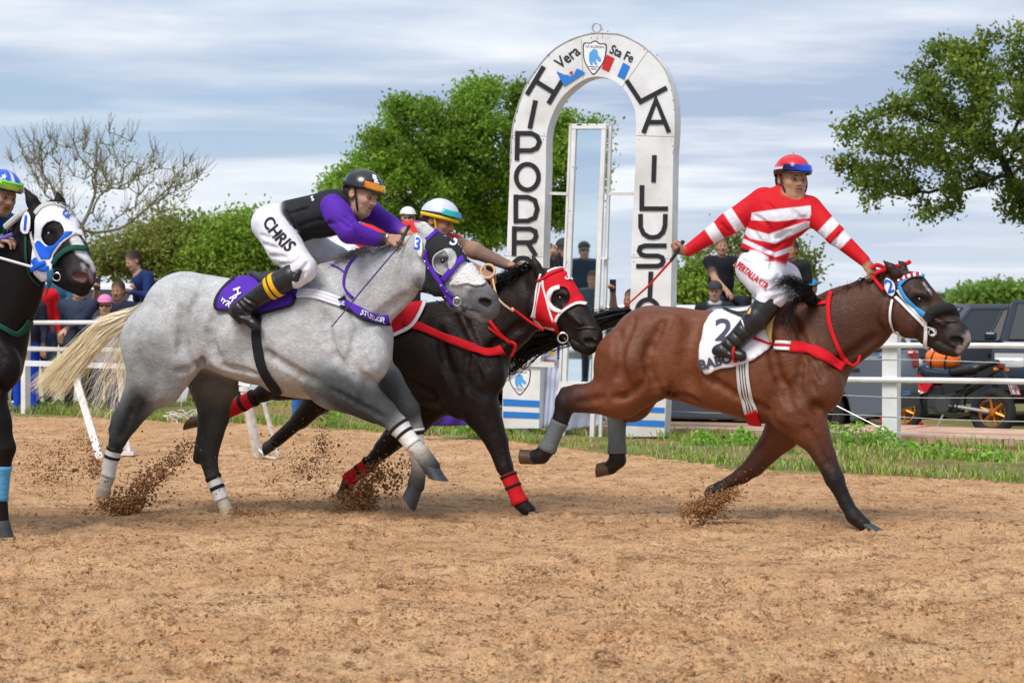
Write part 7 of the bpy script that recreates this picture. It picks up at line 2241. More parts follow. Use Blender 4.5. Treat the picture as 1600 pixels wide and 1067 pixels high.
# ---- rider of the black: helmet, red back and brown arms show past the grey
def far_rider(fg):
    f = Fig(835, 15.05, .007); f.P0, f.c0 = fg.P0, fg.c0
    c = f.c; S = f.S; U = f.U
    RD = tuple(srgb(206, 34, 36)); WT = (0.72, 0.71, 0.76); BR = (0.30, 0.17, 0.115)
    c(540, 386, 28, 580, 376, 28, 0, w=1.25, k=.03, col=RD); c(580, 376, 28, 650, 372, 26, 0, w=1.35, k=.03, col=RD); c(640, 368, 20, 664, 362, 17, 0, k=.03, col=tuple(srgb(30, 80, 170)))
    c(528, 396, 26, 560, 420, 24, -.12, -.2, k=.03, col=WT); c(560, 420, 24, 600, 450, 18, -.2, -.28, k=.03, col=WT); c(600, 450, 16, 560, 500, 13, -.28, k=.02, col=(.014,) * 3)
    c(528, 396, 26, 570, 420, 24, .12, .2, k=.03, col=WT); c(570, 420, 24, 610, 450, 18, .2, .28, k=.03, col=WT)
    c(650, 374, 17, 700, 402, 14, -.17, -.22, k=.02, col=RD); c(700, 402, 12, 748, 424, 9, -.22, -.16, k=.02, col=BR)
    c(655, 370, 17, 712, 380, 14, .17, .16, k=.02, col=RD); c(712, 380, 12, 742, 392, 13, .16, .14, k=.02, col=(0.5, 0.3, 0.2)); c(742, 392, 13, 792, 414, 8, .14, .06, k=.02, col=(.20, .12, .09))
    fd = unit((.82, -.42, -.22)); hc = U(686, 348, 0)
    P, fr = head_sdf(S, hc, fd, (.22, 0, .97), 1.04, (0.38, 0.2, 0.12), neck_to=U(660, 368, 0), neckcol=tuple(srgb(30, 80, 170)))
    hand_sdf(S, U(750, 425, -.16), U(770, 432, -.15) - U(750, 425, -.16), (.2, .4, -.8), -1, 1.0, (0.42, 0.23, 0.15), curl=(45, 65, 45))
    hand_sdf(S, U(794, 414, .06), U(808, 418, .05) - U(794, 414, .06), (.2, -.3, -.9), 1, .9, (0.42, 0.23, 0.15), curl=(45, 65, 45))
    o = f.finish('person', MATS['rider_cloth'], .004)
    tag(o, 'jockey with pale blue helmet and brown arms riding the black horse', 'person', 'jockeys')
    eyes(P, fr, 1.04, o)
    shell = lambda a, t: np.array([.62, .66, .80]) * (.94 if int((a / 6.283) * 6) % 2 else 1.0)
    lens = lerp_cols([(0, (.05, .5, .55)), (.3, (.05, .55, .35)), (.55, (.03, .2, .85)), (.8, (.05, .25, .9)), (1, (.5, .1, .5))])
    h = gear(P, fr, 1.04, o, shell, lens, strapc=tuple(srgb(214, 182, 20)), peak=False)
    c0 = P(-.006, 0, .045)
    band(c0, fr[0], fr[2], np.array([.124, .100, .104]) * 1.04, -math.pi, math.pi, -.22, -.02, 'goggle_strap', mat('yellow_elastic', srgb(226, 196, 30), .6), h, 40, 2, 1.035, zt=.02)
    mb = MB(); mb.torus(U(762, 424, -.18), -LAT + np.array([.2, 0, .3]), 11 * 15 / FPX, .009, 24, 8, 0, 2 * math.pi); mb.build('rein_loop', MATS['tan_rein'], o, smooth=True)
    mb = MB(); mb.torus(U(744, 393, .14), FWD + np.array([0, 0, -.4]), .05, .008, 18, 6); mb.build('bracelet', mat('orange_band', srgb(196, 110, 60), .6), o, smooth=True)
    return f

# ---- rider cut by the left edge
def blue_rider(fg):
    f = Fig(5, 13.58, .007); f.P0, f.c0 = fg.P0, fg.c0
    c = f.c; S = f.S; U = f.U
    BL = tuple(srgb(20, 78, 190)); WT = (0.72, 0.71, 0.76)
    c(-150, 392, 30, -110, 380, 30, 0, w=1.25, k=.03, col=BL); c(-110, 380, 31, -40, 358, 31, 0, w=1.3, k=.03, col=BL); c(-50, 345, 20, -14, 342, 17, 0, w=1.6, k=.03, col=BL)
    c(-160, 400, 28, -110, 420, 26, -.12, -.2, k=.03, col=WT); c(-110, 420, 26, -70, 456, 20, -.2, -.3, k=.03, col=WT); c(-70, 456, 18, -110, 520, 14, -.3, k=.02, col=(.014,) * 3); c(-112, 520, 12, -90, 540, 9, -.3, k=.02, col=(.014,) * 3)
    c(-160, 400, 28, -100, 420, 26, .12, .2, k=.03, col=WT); c(-100, 420, 26, -60, 456, 20, .2, .3, k=.03, col=WT)
    c(-36, 352, 20, -34, 386, 16, -.2, -.26, k=.02, col=BL); c(-34, 386, 15, -12, 380, 10, -.26, -.2, k=.02, col=BL)
    c(-30, 350, 20, 10, 348, 17, .1, .10, k=.02, col=BL); c(10, 348, 15, 20, 366, 11, .10, .02, k=.02, col=tuple(srgb(40, 120, 90)))
    fd = unit((.72, -.62, -.25)); hc = U(1, 306, 0)
    P, fr = head_sdf(S, hc, fd, (.2, 0, .98), 1.02, (0.40, 0.2, 0.12), neck_to=U(-20, 336, 0), neckcol=BL)
    hand_sdf(S, U(-12, 378, -.2), U(10, 372, -.2) - U(-12, 378, -.2), (.1, .2, -1), -1, 1.05, (0.48, 0.28, 0.2), curl=(25, 45, 40))
    o = f.finish('person', MATS['rider_cloth'], .004)
    tag(o, 'jockey in blue with starred blue and white helmet, cut by the left edge', 'person', 'jockeys')
    eyes(P, fr, 1.02, o)
    shell = lambda a, t: np.array(srgb(24, 80, 205)) if (a % 2.09) < 1.72 or t < .1 else np.array([.76, .76, .78])
    lens = lerp_cols([(0, (.1, .3, .02)), (.4, (.35, .38, .03)), (.7, (.2, .14, .02)), (1, (.03, .05, .02))])
    h = gear(P, fr, 1.02, o, shell, lens, peak=False)
    c0 = P(-.006, 0, .045); rad = np.array([.124, .100, .104]) * 1.02
    band(c0, fr[0], fr[2], rad, R(-80), R(80), .38, .48, 'goggle_rim', mat('lime_rim', srgb(120, 214, 60), .5), h, 24, 2, 1.115)
    # star
    F3, L3, U3 = frame(fr[0], fr[2]); V = []
    for k in range(10):
        rr = .20 if k % 2 == 0 else .08; t = 2 * math.pi * k / 10
        a = R(-48) + rr * 1.05 * math.sin(t); z = .66 + rr * .85 * math.cos(t); st = math.sqrt(max(.05, 1 - z * z))
        V.append(c0 + (F3 * rad[0] * st * math.cos(a) + L3 * rad[1] * st * math.sin(a) + U3 * rad[2] * z) * 1.075)
    V.append(c0 + (F3 * rad[0] * math.sqrt(1 - .66 ** 2) * math.cos(R(-48)) + L3 * rad[1] * math.sqrt(1 - .66 ** 2) * math.sin(R(-48)) + U3 * rad[2] * .66) * 1.085)
    child('helmet_star', V, [(k, (k + 1) % 10, 10) for k in range(10)], mat('white_print', (.8, .8, .8), .5), h, smooth=False)
    mb = MB(); mb.tube([U(-6, 376, -.24), U(20, 366, -.22)], .012, 8); mb.build('rein_grip', cloth('violet_tape', srgb(96, 90, 170)), o, smooth=True)
    return f

# ================================================================== spectators
PCLOTH = mat('spectator_cloth', (1, 1, 1), .8, spec=.2, attr=True, var=.12, vscale=14, bump=.35, bscale=18)
def ik(a, b, l1, l2, bend):
    d = b - a; L = np.linalg.norm(d); L2 = min(L, (l1 + l2) * .985); d = d / L
    b = a + d * L2
    x = (l1 * l1 - l2 * l2 + L2 * L2) / (2 * L2); h = math.sqrt(max(l1 * l1 - x * x, 0))
    n = np.asarray(bend, float); n = n - d * np.dot(n, d); n = unit(n)
    return a + d * x + n * h, b
def spectator(label, D, head, yaw, shirt, pants, skin=SKIN, hair=(.012, .01, .009), sleeve=None, cap=None, arms=(None, None), lean=(0, 0), sit=False,
              glasses=None, group='spectators', ground=None, h=.0115, look=None, collar=None, visor=0, phone=None, bald=False, sc=1.0):
    """yaw: heading in degrees, 0 = to the right of the picture, -90 = to the camera. arms: targets for (left, right) hands as pixel+depth, or None = hanging"""
    S = SDF(); hc = W(head[0], head[1], D)
    f = np.array([math.cos(R(yaw)), math.sin(R(yaw)), 0]); l = np.array([-f[1], f[0], 0]); u = np.array([0, 0, 1.0])
    ln = f * lean[0] + l * lean[1]
    neck = hc - u * .135 * sc - f * .02 - ln * .12
    chest = hc - u * .26 * sc - f * .03 - ln * .3
    hip = hc - u * .70 * sc - f * .03 - ln * 1.0 + u * .12 * np.linalg.norm(ln)
    if ground is None: ground = hc[2] - 1.56 * sc
    shirt = np.asarray(shirt); slv = np.asarray(sleeve if sleeve is not None else shirt); pants = np.asarray(pants); skin = np.asarray(skin)
    S.cone(hip, (hip + chest) / 2, .125 * sc, .135 * sc, k=.04, col=shirt, n=l, w=1.25)
    S.cone((hip + chest) / 2, chest, .135 * sc, .14 * sc, k=.04, col=shirt, n=l, w=1.25)
    S.cone(chest + l * .15 * sc + u * .06, chest - l * .15 * sc + u * .06, .085 * sc, .085 * sc, k=.05, col=shirt)
    S.cone(hip + l * .07 - u * .05, hip - l * .07 - u * .05, .125 * sc, .125 * sc, k=.04, col=pants)
    for i, sd in enumerate((1, -1)):
        sh = chest + l * sd * .195 * sc + u * .06
        tgt = arms[i]
        if tgt is None: e, w = ik(sh, sh - u * .50 + f * .08 + l * sd * .06, .29, .25, -f)
        else:
            tw = W(*tgt) if len(tgt) == 3 else np.asarray(tgt)
            e, w = ik(sh, tw, .29 * sc, .25 * sc, -u * .8 + l * sd * .5 - f * .2)
        short = sleeve is not None and len(slv) == 3 and np.allclose(slv, skin)
        S.cone(sh, sh + (e - sh) * (.55 if short else 1), .068 * sc, .055 * sc, k=.03, col=shirt if short else slv)
        if short: S.cone(sh + (e - sh) * .5, e, .05 * sc, .045 * sc, k=.02, col=skin)
        S.cone(e, w, .048 * sc, .033 * sc, k=.02, col=skin if short else slv)
        d = unit(w - e)
        hand_sdf(S, w, d, unit(np.cross(l, d) + f * .3), sd, 1.0, skin * 1.05, curl=(30, 40, 30), thumb=1)
        if phone == i: ph = w + d * .09
        hp = hip + l * sd * .085 - u * .05
        if sit:
            kn = hp + f * .40 + u * .03 + l * sd * .08; an = kn - u * .42 + f * .05
        else:
            an = np.array([hip[0], hip[1], ground + .07]) + l * sd * .12; kn = (hp + an) / 2 + f * .03
        S.cone(hp, kn, .092 * sc, .066 * sc, k=.03, col=pants); S.cone(kn, an, .066 * sc, .05 * sc, k=.02, col=pants)
        S.cone(an - u * .02 - f * .03, an - u * .03 + f * .15, .045, .04, k=.02, col=(0.05, 0.05, 0.055))
    if collar is not None: S.cone(neck - u * .03 - l * .02, neck - u * .03 + l * .02, .075 * sc, .075 * sc, k=.015, col=collar)
    lf = f if look is None else unit(look)
    P, fr = head_sdf(S, hc, lf, (0, 0, 1), sc, skin, hair, haircut=not bald, beard=.25, neck_to=neck - u * .03)
    V, F, C = S.mesh(h, .006)
    base = V.mean(0); base[2] = V[:, 2].min()
    o = mesh_obj('person', V, F, PCLOTH, None, True, base=base, cols=C)
    tag(o, label, 'person', group)
    if cap is not None:
        cm = mat('cap_%d_%d' % (int(cap[0] * 999), int(cap[2] * 999)), cap, .8, var=.1)
        c0 = P(-.014, 0, .055); rad = np.array([.112, .094, .095]) * sc
        d_ = dome(c0, fr[0], fr[2], rad, .0, 'cap', cm, o, 20, 7, back=.2)
        V = []; n = 10; dirs = -1 if visor else 1
        for i in range(3):
            for j in range(n + 1):
                a = R(-55 + 110 * j / n)
                V.append(c0 + dirs * fr[0] * rad[0] * (1.0 + .30 * i * math.cos(a)) * math.cos(a) + fr[1] * rad[1] * math.sin(a) + fr[2] * rad[2] * (.10 - .06 * i))
        o2 = child('visor', V, [(i * (n + 1) + j, i * (n + 1) + j + 1, (i + 1) * (n + 1) + j + 1, (i + 1) * (n + 1) + j) for i in range(2) for j in range(n)], cm, d_, smooth=True)
        md = o2.modifiers.new('t', 'SOLIDIFY'); md.thickness = .005
    if glasses:
        gm = mat('dark_lens', (.015, .012, .012), .1, spec=.6)
        c0 = P(-.012, 0, .006); band(c0, fr[0], fr[2], np.array([.105, .082, .12]) * sc, R(-62), R(62), -.10, .14, 'sunglasses', gm, o, 20, 3, 1.0)
    if phone is not None:
        mb = MB(); mb.box(ph, (.075, .01, .15)); ph_o = mb.build('phone', mat('phone_black', (.012, .012, .014), .2), None, base=ph)
        tag(ph_o, 'dark phone held up by ' + label[:60].split(' with ')[0].split(' holding ')[0], 'phone', 'phones')
    return o

def build_spectators():
    NV = (0.018, 0.022, 0.040); BKc = (0.016, 0.017, 0.020); JE = (0.06, 0.10, 0.20); DK = (0.02, 0.02, 0.024)
    spectator('man in a navy hooded jacket leaning forward above the crowd at the left', 30.0, (208, 409), -150, srgb(26, 44, 92), NV, lean=(.34, 0), look=(-.75, -.55, -.35), arms=((200, 455, 29.7), (212, 452, 30.1)), ground=.35)
    spectator('dark haired man holding a phone up beside the white van', 29.6, (184, 456), -95, NV, DK, sleeve=(0.40, 0.22, 0.14), skin=(0.40, 0.22, 0.14), arms=(None, (151, 452, 29.2)), phone=1, look=(-.15, -1, -.05))
    spectator('woman in a pink cap and sunglasses behind the left rail', 28.9, (164, 479), -85, srgb(190, 190, 196), JE, cap=srgb(226, 130, 176), glasses=True)
    spectator('person in a slate blue vest standing behind the left rail', 28.8, (122, 452), -80, srgb(52, 60, 78), DK, sleeve=srgb(36, 44, 66), arms=((98, 520, 28.5), (142, 525, 28.6)))
    spectator('person in a teal shirt beside the red shirted man', 29.8, (92, 430), -60, srgb(36, 84, 110), JE, arms=((104, 470, 29.4), None))
    spectator('man in a bright red shirt behind the dark horse', 29.2, (60, 436), -70, srgb(214, 30, 34), srgb(60, 90, 130))
    spectator('person in dark clothes and blue trousers low behind the dark horse', 29.0, (40, 455), -100, NV, srgb(24, 70, 190))
    spectator('person in blue jeans standing beyond the grey horse', 27.6, (478, 452), -90, BKc, srgb(60, 110, 190))
    spectator('person in a white cap and red shirt between the two helmets', 29.0, (638, 342), -60, srgb(206, 40, 44), DK, cap=(.72, .72, .74), glasses=True, ground=1.0)
    spectator('man in a black cap with hands raised left of the mirror', 28.5, (880, 391), -120, BKc, DK, cap=(.03, .035, .03), arms=((868, 394, 28.2), (862, 402, 28.2)), ground=.55)
    spectator('person raising a phone between mirror and right column', 27.5, (986, 470), -130, srgb(200, 196, 190), DK, sleeve=(0.36, 0.2, 0.13), skin=(0.36, 0.2, 0.13), arms=(None, (957, 452, 27.2)), phone=1)
    spectator('man in a black polo shirt sitting on the white car roof', 31.0, (1128, 386), -75, srgb(26, 28, 36), NV, sleeve=(0.44, 0.25, 0.16), skin=(0.44, 0.25, 0.16), arms=((1152, 418, 30.7), (1138, 458, 30.7)), sit=True, look=(.05, -1, 0))
    spectator('young man in a dark cap and white collar by the white car', 29.5, (1117, 457), -100, BKc, DK, cap=srgb(52, 54, 58), collar=(.75, .75, .75), skin=(0.5, 0.3, 0.2))
    spectator('person in a blue cap behind the neck of the bay', 30.5, (1266, 452), -110, DK, DK, cap=srgb(60, 140, 180), skin=(0.46, 0.24, 0.14))
    spectator('person in black partly hidden behind the hooped jockey', 30.5, (1236, 392), -120, BKc, DK, skin=(0.46, 0.2, 0.12), ground=.45)
    # two people on the far stand, seen in the finish mirror
    def mirror_spot(px, py, t):
        d = unit(np.array([(px - 800) / FPX, 1, -(py - HOR) / FPX])); k = (AP.c0 + .06) / np.dot(d, LAT)
        p = CAM + d * k; r = d - 2 * np.dot(d, LAT) * LAT
        return p + r * t
    def at_mirror(label, px, py, t, yaw, **kw):
        q = mirror_spot(px, py, t); D = q[1]
        return spectator(label, D, (800 + q[0] / D * FPX, HOR - (q[2] - CAM_H) / D * FPX), yaw, **kw), q
    o1, q1 = at_mirror('man in a dark jacket and cap turned backwards, reflected in the finish mirror', 913, 392, 12.5, 40, shirt=srgb(46, 62, 70), pants=DK, cap=srgb(60, 72, 60), visor=1, glasses=True, group='people on the near stand')
    o2, q2 = at_mirror('person holding hands to the face, reflected low in the finish mirror', 926, 438, 11.5, 60, shirt=srgb(70, 84, 92), pants=DK, group='people on the near stand')
    mb = MB(); zt = min(q1[2], 2.4) - 1.56
    mb.box((q1[0] - .2, q1[1], zt - .05), (2.4, 1.6, .1))
    for a in (-1, 1):
        for b in (-1, 1): mb.box((q1[0] - .2 + a * 1.1, q1[1] + b * .7, (zt - .1) / 2), (.09, .09, zt - .1))
    o = mb.build('viewing_stand', mat('grey_timber', (.28, .25, .21), .8, var=.3), None, base=(q1[0], q1[1], 0)); tag(o, 'low timber viewing stand opposite the finish mirror', 'stand')
    # raised boards the people at the back stand on
    for (px, D, z, w, lab) in ((643, 29.0, 1.0, 1.3, 'raised boards under the person in white cap and red shirt'), (880, 28.5, .55, 1.2, 'raised boards under the man in a black cap left of the mirror'), (1236, 30.5, .45, 1.0, 'raised boards behind the hooped jockey')):
        p = W(px, HOR, D); mb = MB(); mb.box((p[0], p[1], z - .04), (w, 1.0, .08))
        for a in (-1, 1):
            for b in (-1, 1): mb.box((p[0] + a * (w / 2 - .06), p[1] + b * .42, (z - .08) / 2 - .15), (.08, .08, z + .22))
        o = mb.build('viewing_boards', MATS['grey_timber'], None, base=(p[0], p[1], 0)); tag(o, lab, 'platform', 'raised boards')

# ================================================================== vehicles
GLASS = mat('car_glass', (0.03, 0.036, 0.04), .06, spec=.7)
RUBBER = mat('tyre_rubber', (0.018, 0.018, 0.019), .85, bump=.3, bscale=60)
ALLOY = mat('alloy_wheel', (0.55, 0.56, 0.57), .3, metal=.8)
PLASTIC = mat('black_plastic', (0.016, 0.016, 0.017), .55)
CHROME = mat('chrome_trim', (0.75, 0.75, 0.75), .12, metal=1.0)
HEADL = mat('headlamp_lens', (0.72, 0.75, 0.78), .08, spec=.8, metal=.3)
TAILL = mat('tail_lens', srgb(150, 14, 18), .2, spec=.6)
def wheel(root, T, x, y, r, w, rimm, spokes=5):
    ax = T(0, 1, 0) - T(0, 0, 0)
    c = T(x, y, r)
    mb = MB(); mb.lathe(c, ax, [(-w / 2, r * .62), (-w / 2, r * .9), (-w * .36, r), (w * .36, r), (w / 2, r * .9), (w / 2, r * .62)], 28)
    t = mb.build('wheel', RUBBER, root, smooth=True)
    s = 1 if y > 0 else -1
    mb = MB(); mb.lathe(c, ax * s, [(-w * .1, .001), (-w * .1, r * .55), (w * .40, r * .60), (w * .44, r * .66), (w * .30, r * .66)], 28)
    mb2 = MB()
    for k in range(spokes):
        a = 2 * math.pi * k / spokes + .3
        d = (T(math.cos(a), 0, math.sin(a)) - T(0, 0, 0)); 
        for off in (-.09, .09):
            e = (T(math.cos(a + off), 0, math.sin(a + off)) - T(0, 0, 0))
            mb2.tube([c + ax * s * w * .36 + d * r * .08, c + ax * s * w * .40 + e * r * .62], [r * .05, r * .06], 5)
    mb2.lathe(c, ax * s, [(w * .30, r * .14), (w * .42, r * .13), (w * .43, .001)], 14)
    rm = mb.build('rim_barrel', PLASTIC, t, smooth=True); mb2.build('rim', rimm, t, smooth=True)
    return t
def car(name, label, pos, yaw, paint, L=4.1, Wd=1.72, zb=.88, H=1.45, cab=(-1.75, .75), top=(-1.15, .05), hood=.80, rear=.95, wb=2.5, wr=.30, clear=.2, bed=None, group=None, cat='car', panes=2, roof=None, nose=.62, plate=None):
    root = empty(name, (pos[0], pos[1], pos[2])); tag(root, label, cat, group)
    cz, sz = math.cos(yaw), math.sin(yaw)
    T = lambda x, y, z: np.array([pos[0] + cz * x - sz * y, pos[1] + sz * x + cz * y, pos[2] + z])
    xf, xr = wb / 2 + .05, -wb / 2 + .05
    def arch(x):
        return [(x + (wr + .07) * math.cos(t), wr + (wr + .07) * math.sin(t)) for t in np.linspace(R(-15), R(195), 12)]
    lo = [(L / 2 - .05, clear)] + arch(xf) + arch(xr) + [(-L / 2 + .06, clear + .08)]
    upz = [(-L / 2, clear + .25), (-L / 2 + .02, rear - .12), (-L / 2 + .10, rear)]
    if bed: upz += [(cab[0] - .02, rear), (cab[0], zb)]
    else: upz += [(cab[0], zb + .02)]
    upz += [(cab[1], zb), (cab[1] + (L / 2 - cab[1]) * .55, hood + .02), (L / 2 - .14, hood - .05), (L / 2 - .02, nose), (L / 2, nose - .2), (L / 2 - .02, clear + .05)]
    prof = lo + upz
    mb = MB(); mb.prism([T(x, Wd / 2, z) for x, z in prof], T(0, -Wd, 0) - T(0, 0, 0))
    bd = mb.build('body', paint, root); 
    bm = bmesh.new(); bm.from_mesh(bd.data); bmesh.ops.triangulate(bm, faces=[f for f in bm.faces if len(f.verts) > 4]); bm.to_mesh(bd.data); bm.free()
    md = bd.modifiers.new('b', 'BEVEL'); md.width = .045; md.segments = 3; md.limit_method = 'ANGLE'; md.angle_limit = R(35)
    bd.data.polygons.foreach_set('use_smooth', np.ones(len(bd.data.polygons), bool)); bd.data.set_sharp_from_angle(angle=R(35))
    # cabin
    b0, b1 = Wd / 2 * .95, Wd / 2 * .78
    B = [(cab[0], b0, zb - .01), (cab[1], b0, zb - .01), (cab[1], -b0, zb - .01), (cab[0], -b0, zb - .01)]
    Tp = [(top[0], b1, H), (top[1], b1, H), (top[1], -b1, H), (top[0], -b1, H)]
    mb = MB(); mb.add([T(*p) for p in B + Tp], [(0, 1, 2, 3), (4, 7, 6, 5), (0, 4, 5, 1), (1, 5, 6, 2), (2, 6, 7, 3), (3, 7, 4, 0)])
    cb = mb.build('cabin', roof or paint, root); md = cb.modifiers.new('b', 'BEVEL'); md.width = .05; md.segments = 3
    def pane(q, a0, a1, z0, z1, name='window', out=.008):
        """q: bottom-left, bottom-right, top-right, top-left corners (local)"""
        q = [np.array(p) for p in q]
        def at(a, z): return (q[0] * (1 - a) + q[1] * a) * (1 - z) + (q[3] * (1 - a) + q[2] * a) * z
        n = np.cross(q[1] - q[0], q[3] - q[0]); n = n / np.linalg.norm(n)
        cc = (np.array([0, 0, (zb + H) / 2]) - at(.5, .5)); n = n if np.dot(n, cc) < 0 else -n
        pts = [at(a0, z0), at(a1, z0), at(a1, z1), at(a0, z1)]
        P3 = [T(*(p + n * out)) for p in pts]; nn = T(*n) - T(0, 0, 0)
        mb = MB(); mb.prism(P3, -nn * .004); w = mb.build(name, GLASS, root)
        mb = MB(); fr_ = [T(*(p + n * (out + .001))) for p in pts]; mb.tube(fr_ + [fr_[0]], .009, 5, cap=False); mb.build('seal', PLASTIC, w)
    for s in (1, -1):
        q = [(cab[0], s * b0, zb), (cab[1], s * b0, zb), (top[1], s * b1, H), (top[0], s * b1, H)]
        ed = np.linspace(.06, .94, panes + 1)
        for k in range(panes): pane(q, ed[k] + .018, ed[k + 1] - .018, .10, .86)
    pane([(cab[1], b0, zb), (cab[1], -b0, zb), (top[1], -b1, H), (top[1], b1, H)], .07, .93, .08, .90, 'windscreen')
    pane([(cab[0], b0, zb), (cab[0], -b0, zb), (top[0], -b1, H), (top[0], b1, H)], .08, .92, .12, .88, 'rear_window')
    for x in (xf, xr):
        for s in (1, -1): wheel(root, T, x, s * (Wd / 2 - .10), wr, .19, ALLOY)
    for s in (1, -1):
        mb = MB(); mb.box(T(L / 2 - .07, s * (Wd / 2 - .24), nose + .02), (.12, .40, .14), rz=yaw); hl = mb.build('headlight', HEADL, root); md = hl.modifiers.new('b', 'BEVEL'); md.width = .03; md.segments = 2
        mb = MB(); mb.box(T(-L / 2 + .05, s * (Wd / 2 - .15), rear - .12), (.12, .26, .20), rz=yaw); tl = mb.build('tail_light', TAILL, root); md = tl.modifiers.new('b', 'BEVEL'); md.width = .03; md.segments = 2
        mb = MB(); mb.box(T(cab[1] - .22, s * (Wd / 2 + .08), zb + .10), (.08, .17, .12), rz=yaw); mr = mb.build('wing_mirror', paint, root); md = mr.modifiers.new('b', 'BEVEL'); md.width = .03; md.segments = 2
        for k in range(panes):
            x = cab[0] + (cab[1] - cab[0]) * (k + .12) / panes + .1
            mb = MB(); mb.box(T(x, s * (Wd / 2 + .008), zb - .13), (.16, .02, .03), rz=yaw); mb.build('door_handle', PLASTIC, root)
            x = cab[0] + (cab[1] - cab[0]) * (k + 1) / panes * .97
            mb = MB(); mb.box(T(x, s * (Wd / 2 + .0005), (zb + clear) / 2 + .08), (.008, .004, zb - clear - .25), rz=yaw); mb.build('door_gap', PLASTIC, root)
    mb = MB(); mb.box(T(L / 2 - .03, 0, clear + .20), (.10, Wd * .9, .16), rz=yaw); mb.build('front_bumper', PLASTIC, root)
    mb = MB(); mb.box(T(-L / 2 + .03, 0, clear + .19), (.10, Wd * .9, .14), rz=yaw); mb.build('rear_bumper', PLASTIC, root)
    g = MB(); g.box(T(L / 2 - .02, 0, nose), (.06, Wd * .42, .15), rz=yaw); gr = g.build('grille', PLASTIC, root)
    for k in range(2):
        g = MB(); g.box(T(L / 2 + .012, 0, nose - .035 + .07 * k), (.012, Wd * .40, .022), rz=yaw); g.build('grille_bar', CHROME, gr)
    if plate:
        for xx in (L / 2 + .025, -L / 2 - .012):
            g = MB(); g.box(T(xx, 0, clear + .24), (.012, .40, .13), rz=yaw); pl = g.build('plate', mat('plate_white', (.72, .73, .74), .5), root)
            g = MB(); g.box(T(xx + (.004 if xx > 0 else -.004), 0, clear + .285), (.012, .40, .04), rz=yaw); g.build('plate_band', BLUE_P, pl)
    return root, T

def build_vehicles():
    dkgrey = mat('graphite_paint', srgb(92, 102, 114), .38, metal=.2, spec=.4, coat=.2)
    dark = mat('dark_slate_paint', srgb(66, 72, 82), .38, metal=.2, spec=.4, coat=.2)
    navy = mat('navy_paint', srgb(26, 32, 48), .3, metal=.1, spec=.4, coat=.3)
    white = mat('white_car_paint', (0.74, 0.75, 0.76), .25, spec=.5, coat=.5)
    # hatchback seen past the bay's legs : tail to the right
    p = W(1150, HOR, 25.6)
    car('hatchback_car', 'graphite hatchback parked behind the rail under the bay horse', (p[0] - .05, p[1] + .1, -.06), R(180 - 20), dkgrey, L=3.9, cab=(-1.8, .8), top=(-1.25, .05), H=1.42, wb=2.42, wr=.29, plate=True)
    # dark pickup facing left
    p = W(1556, HOR, 34.0)
    car('pickup_truck', 'dark slate double cab pickup parked facing left at the right', (p[0], p[1], -.30), R(180 + 7), dark, L=5.0, Wd=1.85, zb=1.10, H=1.70, cab=(-1.0, 1.25), top=(-.85, .65), hood=1.08, rear=1.12, wb=3.1, wr=.38, clear=.34, bed=True, cat='pickup', nose=.86)
    # navy off-roader whose nose shows at the right edge
    p = W(1676, HOR, 31.2)
    car('off_road_car', 'navy off-road car nose on at the right edge with blue banded plate', (p[0] + .28, p[1] + 1.7, -.16), R(-104), navy, L=4.5, Wd=1.84, zb=1.0, H=1.62, cab=(-2.1, .7), top=(-1.9, .05), hood=.98, rear=1.05, wb=2.7, wr=.36, clear=.28, cat='car', nose=.74, plate=True)
    # white car roof with people on it, centre right
    p = W(1110, HOR, 31.6)
    car('white_car', 'white car with people sitting on it behind the bay horse', (p[0], p[1], -.30), R(4), white, L=4.3, Wd=1.75, zb=1.12, H=1.68, cab=(-1.9, 1.0), top=(-1.5, .3), hood=1.08, rear=1.15, wb=2.6, wr=.34, clear=.3, nose=.8)
    # white van behind the crowd at the left
    p = W(190, HOR, 32.5)
    car('white_van', 'white van behind the spectators at the left', (p[0], p[1], -.30), R(186), white, L=4.6, Wd=1.8, zb=1.3, H=1.98, cab=(-2.2, 1.3), top=(-2.1, .7), hood=1.2, rear=1.35, wb=2.8, wr=.34, clear=.3, cat='van', nose=.9, panes=3)
    # dark car behind the mirror foot and the bay's hind legs
    p = W(960, HOR, 27.6)
    car('black_car', 'black car low behind the foot of the finish arch', (p[0] - .3, p[1] + .4, -.22), R(176), navy, L=4.0, H=1.36, wb=2.45)

